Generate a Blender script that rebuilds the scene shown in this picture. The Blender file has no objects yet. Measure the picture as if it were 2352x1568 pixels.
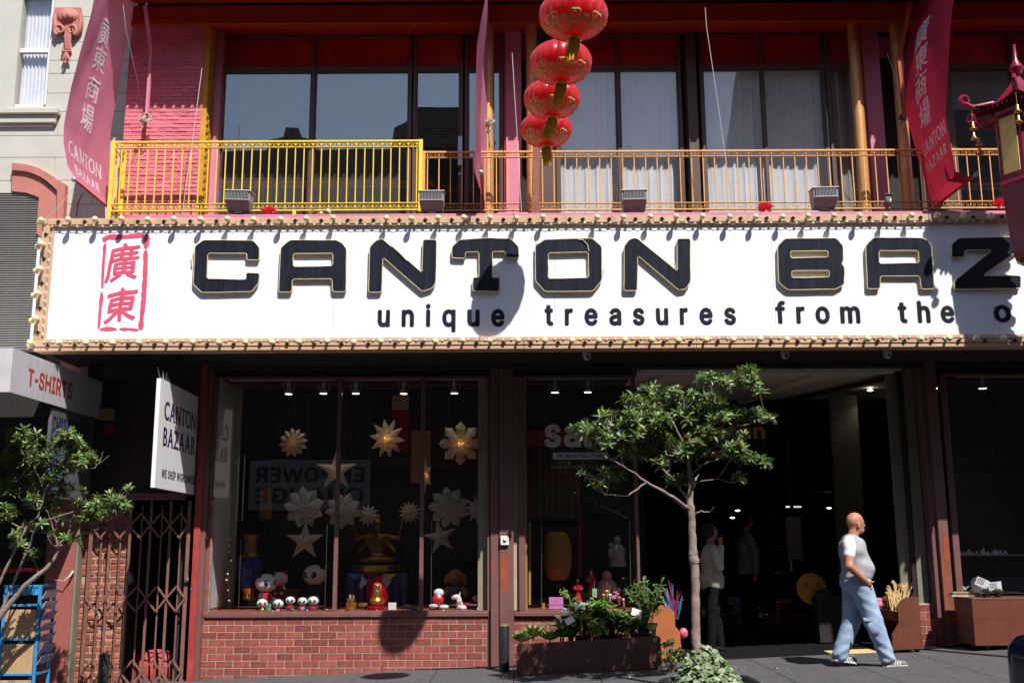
import bpy,math,random
import numpy as np
from mathutils import Vector,Matrix

sc = bpy.context.scene
COL = sc.collection
rad = math.radians

# ---------------------------------------------------------------- camera, sky, sun, exposure
F_PX,CU,CV = 2400.0,1176.0,784.0          # focal length and centre in photo units (2352 wide)
PITCH,ROLL = rad(10.76),0.005
CAM = Vector((0.0,-14.6,1.44))
_f = Vector((0,math.cos(PITCH),math.sin(PITCH)))
_u0 = Vector((0,-math.sin(PITCH),math.cos(PITCH)))
_x0 = Vector((1,0,0))
_r = _x0 * math.cos(ROLL) - _u0 * math.sin(ROLL)
_u = _x0 * math.sin(ROLL) + _u0 * math.cos(ROLL)
cd = bpy.data.cameras.new('camera')
cam = bpy.data.objects.new('camera',cd)
COL.objects.link(cam)
cd.sensor_fit = 'HORIZONTAL'
cd.sensor_width = 36.0
cd.lens = 36.0 * F_PX / 2352.0
cd.clip_start = 0.1
cd.clip_end = 500.0
m4 = Matrix(((_r.x,_u.x,-_f.x,CAM.x),(_r.y,_u.y,-_f.y,CAM.y),(_r.z,_u.z,-_f.z,CAM.z),(0,0,0,1)))
cam.matrix_world = m4
sc.camera = cam

SUN = Vector((0.505,-1.0,1.5))              # towards the sun
w = bpy.data.worlds.new('World')
sc.world = w
w.use_nodes = True
nt = w.node_tree
sky = nt.nodes.new('ShaderNodeTexSky')
sky.sky_type = 'NISHITA'
sky.sun_disc = False
sky.sun_elevation = math.atan2(SUN.z,math.hypot(SUN.x,SUN.y))
sky.sun_rotation = math.atan2(SUN.x,SUN.y)
sky.air_density = 1.0
sky.dust_density = 0.6
bg = nt.nodes['Background']
nt.links.new(sky.outputs[0],bg.inputs[0])
bg.inputs[1].default_value = 0.125
sd = bpy.data.lights.new('sun','SUN')
sd.energy = 5.0
sd.angle = rad(0.5)
sd.color = (1.0,0.965,0.93)
so = bpy.data.objects.new('sun',sd)
COL.objects.link(so)
so.rotation_euler = (-SUN).to_track_quat('-Z','Y').to_euler()
so.location = (6,-12,20)

sc.view_settings.view_transform = 'Standard'
sc.view_settings.look = 'None'
sc.view_settings.gamma = 1.0
sc.view_settings.use_curve_mapping = False
sc.view_settings.exposure = 0.5
sc.render.engine = 'CYCLES'
sc.cycles.use_denoising = True
sc.cycles.max_bounces = 8
sc.cycles.diffuse_bounces = 3
sc.cycles.glossy_bounces = 4
sc.cycles.transparent_max_bounces = 16
sc.cycles.caustics_reflective = False
sc.cycles.caustics_refractive = False
sc.cycles.sample_clamp_indirect = 4.0

# ---------------------------------------------------------------- where photo points stand in the street
def ray(u,v):
 return _f + _r * ((u - CU) / F_PX) + _u * ((CV - v) / F_PX)
def at(u,v,Y):
 d = ray(u,v); return CAM + d * ((Y - CAM.y) / d.y)
def atx(u,v,X):
 d = ray(u,v); return CAM + d * ((X - CAM.x) / d.x)
def X(u,v,Y): return at(u,v,Y).x
def Z(u,v,Y): return at(u,v,Y).z
# detail regions of the photo: (origin u, origin v, scale)
RG = {'R1': (55.1,30.6,.3164),'R2': (459.4,30.6,.3164),'R3': (949.4,30.6,.3164),'R4': (1439.4,30.6,.3163),
      'R5': (1837.5,30.6,.3163),'S1': (55.1,477.8,.2578),'S2': (581.9,477.8,.2578),'S3': (1133.1,477.8,.2578),
      'S4': (1715.0,477.8,.2578),'L1': (55.1,796.3,.3124),'L2': (55.1,1133.1,.2539),'L3': (459.4,826.9,.2344),
      'L4': (796.3,826.9,.2344),'L5': (459.4,1194.4,.2148),'L6': (796.3,1194.4,.2148),'M1': (1133.1,826.9,.2344),
      'M2': (1133.1,1194.4,.2148),'M3': (1470.0,826.9,.2344),'M4': (1531.3,1163.8,.2344),'M5': (1837.5,826.9,.2344),
      'M6': (1837.5,1163.8,.2344)}
def q(r,x,y):
 a = RG[r]; return (a[0] + a[2] * x,a[1] + a[2] * y)
def A(r,x,y,Y):
 return at(*q(r,x,y),Y)
SLOPE = 0.04
def ground(x): return SLOPE * (x - 5.2)

# ---------------------------------------------------------------- mesh builder
LOC = {}
def rot_to(d,up=Vector((0,0,1))):
 return d.to_track_quat('Z','Y').to_matrix()

class B:
 def __init__(s):
  s.v = []; s.f = []; s.m = []; s.s = []
 def add(s,vs,fs,mi=0,sm=False):
  o = len(s.v)
  s.v.extend([tuple(p) for p in vs])
  for f in fs:
   s.f.append(tuple(i + o for i in f)); s.m.append(mi); s.s.append(sm)
  return s
 def obox(s,c,ax,ay,az,ch=0.0,mi=0):
  c = Vector(c); ax,ay,az = Vector(ax),Vector(ay),Vector(az)
  if ch <= 0:
   vs = [c + ax * i + ay * j + az * k for k in (-1,1) for j in (-1,1) for i in (-1,1)]
   s.add(vs,[(0,2,3,1),(4,5,7,6),(0,1,5,4),(2,6,7,3),(0,4,6,2),(1,3,7,5)],mi)
   return s
  lx,ly,lz = ax.length,ay.length,az.length
  ch = min(ch,.45 * lx,.45 * ly,.45 * lz)
  fx,fy,fz = 1 - ch / lx,1 - ch / ly,1 - ch / lz
  vs = []; idx = {}
  for k in (-1,1):
   for j in (-1,1):
    for i in (-1,1):
     for n,(a,b,d) in enumerate(((1,fy,fz),(fx,1,fz),(fx,fy,1))):
      idx[(i,j,k,n)] = len(vs)
      vs.append(c + ax * i * a + ay * j * b + az * k * d)
  fs = []
  for sg in (-1,1):
   loop = [(-1,-1),(1,-1),(1,1),(-1,1)]
   if sg < 0: loop = loop[::-1]
   fs.append([idx[(sg,a,b,0)] for a,b in loop])
   fs.append([idx[(b,sg,a,1)] for a,b in loop])
   fs.append([idx[(a,b,sg,2)] for a,b in loop])
  for a in (-1,1):
   for b in (-1,1):
    t = [idx[(a,b,-1,0)],idx[(a,b,1,0)],idx[(a,b,1,1)],idx[(a,b,-1,1)]]
    fs.append(t if a * b < 0 else t[::-1])
    t = [idx[(-1,a,b,1)],idx[(1,a,b,1)],idx[(1,a,b,2)],idx[(-1,a,b,2)]]
    fs.append(t if a * b < 0 else t[::-1])
    t = [idx[(a,-1,b,2)],idx[(a,1,b,2)],idx[(a,1,b,0)],idx[(a,-1,b,0)]]
    fs.append(t if a * b < 0 else t[::-1])
  for i in (-1,1):
   for j in (-1,1):
    for k in (-1,1):
     t = [idx[(i,j,k,0)],idx[(i,j,k,1)],idx[(i,j,k,2)]]
     fs.append(t if i * j * k > 0 else t[::-1])
  s.add(vs,fs,mi)
  return s
 def box(s,x0,x1,y0,y1,z0,z1,ch=0.0,mi=0):
  if x1 < x0: x0,x1 = x1,x0
  if y1 < y0: y0,y1 = y1,y0
  if z1 < z0: z0,z1 = z1,z0
  return s.obox(((x0 + x1) / 2,(y0 + y1) / 2,(z0 + z1) / 2),((x1 - x0) / 2,0,0),(0,(y1 - y0) / 2,0),(0,0,(z1 - z0) / 2),ch,mi)
 def bar(s,p0,p1,wx,wy,ch=0.0,mi=0,side=Vector((1,0,0))):
  p0,p1 = Vector(p0),Vector(p1)
  d = p1 - p0; L = d.length; d.normalize()
  a = side - d * side.dot(d)
  if a.length < 1e-4: a = Vector((0,1,0)) - d * d.y
  a.normalize(); b = d.cross(a)
  return s.obox((p0 + p1) / 2,a * wx / 2,b * wy / 2,d * L / 2,ch,mi)
 def tube(s,pts,r,n=8,mi=0,caps=True,sm=True):
  pts = [Vector(p) for p in pts]
  N = len(pts)
  rs = list(r) if hasattr(r,'__len__') else [r] * N
  up = None; vs = []; fs = []
  for i in range(N):
   d = (pts[min(i + 1,N - 1)] - pts[max(i - 1,0)])
   if d.length < 1e-9: d = Vector((0,0,1))
   d.normalize()
   if up is None:
    a = d.orthogonal().normalized()
   else:
    a = up - d * up.dot(d)
    if a.length < 1e-6: a = d.orthogonal()
    a.normalize()
   up = a; b = d.cross(a)
   for k in range(n):
    t = 2 * math.pi * k / n
    vs.append(pts[i] + (a * math.cos(t) + b * math.sin(t)) * rs[i])
  for i in range(N - 1):
   for k in range(n):
    k2 = (k + 1) % n
    fs.append((i * n + k,i * n + k2,(i + 1) * n + k2,(i + 1) * n + k))
  if caps:
   fs.append(tuple(range(n - 1,-1,-1))); fs.append(tuple((N - 1) * n + k for k in range(n)))
  return s.add(vs,fs,mi,sm)
 def lathe(s,prof,c,n=16,mi=0,M=None,sm=True,cap=True,mod=None):
  c = Vector(c); vs = []; fs = []
  for (r,z) in prof:
   for k in range(n):
    t = 2 * math.pi * k / n
    rr = r * (mod(t,z) if mod else 1)
    p = Vector((rr * math.cos(t),rr * math.sin(t),z))
    vs.append(c + (M @ p if M else p))
  N = len(prof)
  for i in range(N - 1):
   for k in range(n):
    k2 = (k + 1) % n
    fs.append((i * n + k,i * n + k2,(i + 1) * n + k2,(i + 1) * n + k))
  if cap:
   fs.append(tuple(range(n - 1,-1,-1))); fs.append(tuple((N - 1) * n + k for k in range(n)))
  return s.add(vs,fs,mi,sm)
 def ell(s,c,r,nu=12,nv=8,mi=0,M=None):
  if not hasattr(r,'__len__'): r = (r,r,r)
  prof = []
  c = Vector(c); vs = [c + (M @ Vector((0,0,-r[2])) if M else Vector((0,0,-r[2])))]
  for j in range(1,nv):
   t = math.pi * j / nv
   for k in range(nu):
    a = 2 * math.pi * k / nu
    p = Vector((r[0] * math.sin(t) * math.cos(a),r[1] * math.sin(t) * math.sin(a),-r[2] * math.cos(t)))
    vs.append(c + (M @ p if M else p))
  vs.append(c + (M @ Vector((0,0,r[2])) if M else Vector((0,0,r[2]))))
  fs = [(0,1 + (k + 1) % nu,1 + k) for k in range(nu)]
  for j in range(nv - 2):
   o = 1 + j * nu
   for k in range(nu):
    k2 = (k + 1) % nu
    fs.append((o + k,o + k2,o + nu + k2,o + nu + k))
  o = 1 + (nv - 2) * nu; L = len(vs) - 1
  fs += [(o + k,o + (k + 1) % nu,L) for k in range(nu)]
  return s.add(vs,fs,mi,True)
 def poly(s,loops,mp,d=0.0,mi=0,side=None,back=True):
  """loops: outline and holes in (x, z); mp(x, z, depth) -> point; extruded from depth 0 (front) to d (behind)."""
  flat,tt = fill2d(loops)
  fr = [mp(p[0],p[1],0) for p in flat]
  s.add(fr,tt,mi)
  if d:
   bk = [mp(p[0],p[1],d) for p in flat]
   if back: s.add(bk,[t[::-1] for t in tt],mi if side is None else side)
   o = 0
   for li,l in enumerate(loops):
    n = len(l)
    ar = sum(l[i][0] * l[(i + 1) % n][1] - l[(i + 1) % n][0] * l[i][1] for i in range(n))
    hole = li > 0 and _inside(l[0],loops)
    vs = [mp(p[0],p[1],0) for p in l] + [mp(p[0],p[1],d) for p in l]
    fs = []
    for i in range(n):
     j = (i + 1) % n
     f = (i,i + n,j + n,j)
     fs.append(f if (ar > 0) != hole else f[::-1])
    s.add(vs,fs,mi if side is None else side)
  return s
 def sheet(s,g,mi=0,sm=True):
  """g: grid of points [row][col]"""
  R_,C_ = len(g),len(g[0])
  vs = [p for r_ in g for p in r_]
  fs = [(i * C_ + j,i * C_ + j + 1,(i + 1) * C_ + j + 1,(i + 1) * C_ + j) for i in range(R_ - 1) for j in range(C_ - 1)]
  return s.add(vs,fs,mi,sm)
 def mesh(s,name,mats,off=Vector((0,0,0)),sharp=None):
  me = bpy.data.meshes.new(name)
  vs = np.array(s.v,dtype=float) - np.array(off)
  me.from_pydata(vs.tolist(),[],s.f)
  for m in mats: me.materials.append(m)
  if len(mats) > 1: me.polygons.foreach_set('material_index',s.m)
  me.polygons.foreach_set('use_smooth',s.s)
  me.update()
  if sharp: me.set_sharp_from_angle(angle=rad(sharp))
  return me

def fill2d(loops):
 """triangles that fill an outline with holes"""
 cu = bpy.data.curves.new('outline','CURVE'); cu.dimensions = '2D'; cu.fill_mode = 'BOTH'
 sc_ = 100.0
 for l in loops:
  sp = cu.splines.new('POLY'); sp.points.add(len(l) - 1)
  sp.points.foreach_set('co',[c for p in l for c in (p[0] * sc_,p[1] * sc_,0,1)])
  sp.use_cyclic_u = True
 ob = bpy.data.objects.new('outline',cu)
 me = bpy.data.meshes.new_from_object(ob)
 flat = [(v.co.x / sc_,v.co.y / sc_) for v in me.vertices]
 tt = []
 for p in me.polygons:
  t = tuple(p.vertices); a,b,c = [flat[i] for i in t[:3]]
  ar = (b[0] - a[0]) * (c[1] - a[1]) - (b[1] - a[1]) * (c[0] - a[0])
  tt.append(t if ar > 0 else t[::-1])
 bpy.data.objects.remove(ob); bpy.data.curves.remove(cu); bpy.data.meshes.remove(me)
 return flat,tt
def _inside(p,loops):
 n = 0
 for l in loops:
  if p in l: continue
  k = len(l); c = False
  for i in range(k):
   a,b = l[i],l[(i + 1) % k]
   if (a[1] > p[1]) != (b[1] > p[1]) and p[0] < (b[0] - a[0]) * (p[1] - a[1]) / (b[1] - a[1]) + a[0]: c = not c
  n += c
 return n % 2 == 1

def tag(o,label=None,cat=None,group=None,kind=None):
 if label: o['label'] = label
 if cat: o['category'] = cat
 if group: o['group'] = group
 if kind: o['kind'] = kind
 return o
def wloc(o):
 return LOC.get(o.name,Vector((0,0,0))) if o else Vector((0,0,0))
def thing(name,label,cat,loc,group=None):
 o = bpy.data.objects.new(name,None)
 o.empty_display_size = 0.1
 COL.objects.link(o)
 o.location = loc; LOC[o.name] = Vector(loc)
 return tag(o,label,cat,group)
def build(b,name,mats,parent=None,label=None,cat=None,group=None,kind=None,sharp=40):
 if not isinstance(mats,(list,tuple)): mats = [mats]
 if parent is not None:
  off = wloc(parent)
 else:
  a = np.array(b.v); lo,hi = a.min(0),a.max(0)
  off = Vector(((lo[0] + hi[0]) / 2,(lo[1] + hi[1]) / 2,lo[2]))
 me = b.mesh(name,mats,off,sharp if any(b.s) else None)
 o = bpy.data.objects.new(name,me)
 COL.objects.link(o)
 if parent is not None:
  o.parent = parent
 else:
  o.location = off
 LOC[o.name] = off
 return tag(o,label,cat,group,kind)
def piece(name,me,parent,loc,rot=None,scale=None):
 o = bpy.data.objects.new(name,me)
 COL.objects.link(o)
 loc = Vector(loc)
 if parent is not None: o.parent = parent
 o.location = loc - wloc(parent)
 if rot is not None: o.rotation_euler = rot
 if scale is not None: o.scale = scale
 LOC[o.name] = loc
 return o
def copy_thing(t,loc,label=None,rotz=None,scale=None):
 """a thing with copies of its parts and sub-parts"""
 r = t.copy(); COL.objects.link(r); r.location = loc; LOC[r.name] = Vector(loc)
 if label: r['label'] = label
 if rotz is not None: r.rotation_euler = (0,0,rotz)
 if scale: r.scale = (scale,scale,scale)
 def rec(src,dst):
  for ch in list(src.children):
   c = ch.copy(); COL.objects.link(c); c.parent = dst
   rec(ch,c)
 rec(t,r)
 return r

# ---------------------------------------------------------------- materials
def mat(name,col,rough=.6,var=.12,scale=6.,bump=0.,bscale=80.,metal=0.,rnd=0.,spec=.4,stain=None,sscale=3.,samt=.5,spos=.6,trans=0.,stretch=None,sheen=0.):
 m = bpy.data.materials.new(name); m.use_nodes = True
 n = m.node_tree.nodes; l = m.node_tree.links
 p = n['Principled BSDF']
 p.inputs['Roughness'].default_value = rough
 p.inputs['Metallic'].default_value = metal
 p.inputs['Specular IOR Level'].default_value = spec
 if sheen: p.inputs['Sheen Weight'].default_value = sheen
 tc = n.new('ShaderNodeTexCoord')
 vec = tc.outputs['Object']
 if stretch:
  mp = n.new('ShaderNodeMapping'); mp.inputs['Scale'].default_value = stretch
  l.new(vec,mp.inputs['Vector']); vec = mp.outputs['Vector']
 def noise(s,d=4,r=.6):
  x = n.new('ShaderNodeTexNoise'); x.inputs['Scale'].default_value = s; x.inputs['Detail'].default_value = d; x.inputs['Roughness'].default_value = r
  l.new(vec,x.inputs['Vector']); return x.outputs['Fac']
 def mix(f,a,b,t='MIX'):
  x = n.new('ShaderNodeMix'); x.data_type = 'RGBA'; x.blend_type = t
  for i,s in ((0,f),(6,a),(7,b)):
   if hasattr(s,'links'): l.new(s,x.inputs[i])
   elif i: x.inputs[i].default_value = (*s[:3],1)
   else: x.inputs[0].default_value = s
  return x.outputs[2]
 c = col
 if var:
  rp = n.new('ShaderNodeMapRange'); rp.inputs[1].default_value = .3; rp.inputs[2].default_value = .7
  l.new(noise(scale),rp.inputs[0])
  c = mix(rp.outputs[0],[max(0,x * (1 - var)) for x in col],[min(1,x * (1 + var)) for x in col])
 if stain:
  rp = n.new('ShaderNodeMapRange'); rp.inputs[1].default_value = spos; rp.inputs[2].default_value = spos + .14; rp.inputs[4].default_value = samt
  l.new(noise(sscale,6,.65),rp.inputs[0])
  c = mix(rp.outputs[0],c,stain)
 if rnd:
  oi = n.new('ShaderNodeObjectInfo'); rp = n.new('ShaderNodeMapRange')
  rp.inputs[3].default_value = 1 - rnd; rp.inputs[4].default_value = 1 + rnd
  l.new(oi.outputs['Random'],rp.inputs[0])
  hs = n.new('ShaderNodeHueSaturation'); l.new(rp.outputs[0],hs.inputs['Value'])
  if hasattr(c,'links'): l.new(c,hs.inputs['Color'])
  else: hs.inputs['Color'].default_value = (*c,1)
  c = hs.outputs[0]
 if hasattr(c,'links'): l.new(c,p.inputs['Base Color'])
 else: p.inputs['Base Color'].default_value = (*c,1)
 if rough > .15 and rough < .9:
  rp = n.new('ShaderNodeMapRange'); rp.inputs[3].default_value = rough * .8; rp.inputs[4].default_value = min(1,rough * 1.2)
  l.new(noise(scale * 2.3),rp.inputs[0]); l.new(rp.outputs[0],p.inputs['Roughness'])
 if bump:
  bp = n.new('ShaderNodeBump'); bp.inputs['Strength'].default_value = min(1,bump); bp.inputs['Distance'].default_value = .01
  l.new(noise(bscale,5,.7),bp.inputs['Height']); l.new(bp.outputs[0],p.inputs['Normal'])
 if trans:
  tr = n.new('ShaderNodeBsdfTranslucent'); ms = n.new('ShaderNodeMixShader'); ms.inputs[0].default_value = trans
  if hasattr(c,'links'): l.new(c,tr.inputs[0])
  else: tr.inputs[0].default_value = (*c,1)
  l.new(p.outputs[0],ms.inputs[1]); l.new(tr.outputs[0],ms.inputs[2]); l.new(ms.outputs[0],n['Material Output'].inputs[0])
 return m
def glow(name,col,strength):
 m = bpy.data.materials.new(name); m.use_nodes = True
 p = m.node_tree.nodes['Principled BSDF']
 p.inputs['Base Color'].default_value = (*col,1)
 p.inputs['Emission Color'].default_value = (*col,1)
 p.inputs['Emission Strength'].default_value = strength
 return m
def glass(name,tint=(.92,.95,.95),refl=1.0,ior=1.5):
 m = bpy.data.materials.new(name); m.use_nodes = True
 n = m.node_tree.nodes; l = m.node_tree.links
 n.remove(n['Principled BSDF'])
 t = n.new('ShaderNodeBsdfTransparent'); t.inputs[0].default_value = (*tint,1)
 g = n.new('ShaderNodeBsdfGlossy'); g.inputs['Roughness'].default_value = 0.0; g.inputs[0].default_value = (refl,refl * .94,refl * .86,1)
 fr = n.new('ShaderNodeFresnel')
 ge = n.new('ShaderNodeNewGeometry'); rg = n.new('ShaderNodeMapRange'); rg.inputs[3].default_value = ior; rg.inputs[4].default_value = 1 / ior
 l.new(ge.outputs['Backfacing'],rg.inputs[0]); l.new(rg.outputs[0],fr.inputs[0])
 tc = n.new('ShaderNodeTexCoord'); nz = n.new('ShaderNodeTexNoise'); nz.inputs['Scale'].default_value = 1.1; nz.inputs['Detail'].default_value = 1
 bp = n.new('ShaderNodeBump'); bp.inputs['Strength'].default_value = .05; bp.inputs['Distance'].default_value = .02
 l.new(tc.outputs['Object'],nz.inputs['Vector']); l.new(nz.outputs['Fac'],bp.inputs['Height']); l.new(bp.outputs[0],g.inputs['Normal'])
 mx = n.new('ShaderNodeMixShader')
 l.new(fr.outputs[0],mx.inputs[0]); l.new(t.outputs[0],mx.inputs[1]); l.new(g.outputs[0],mx.inputs[2])
 l.new(mx.outputs[0],n['Material Output'].inputs[0])
 return m

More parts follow.
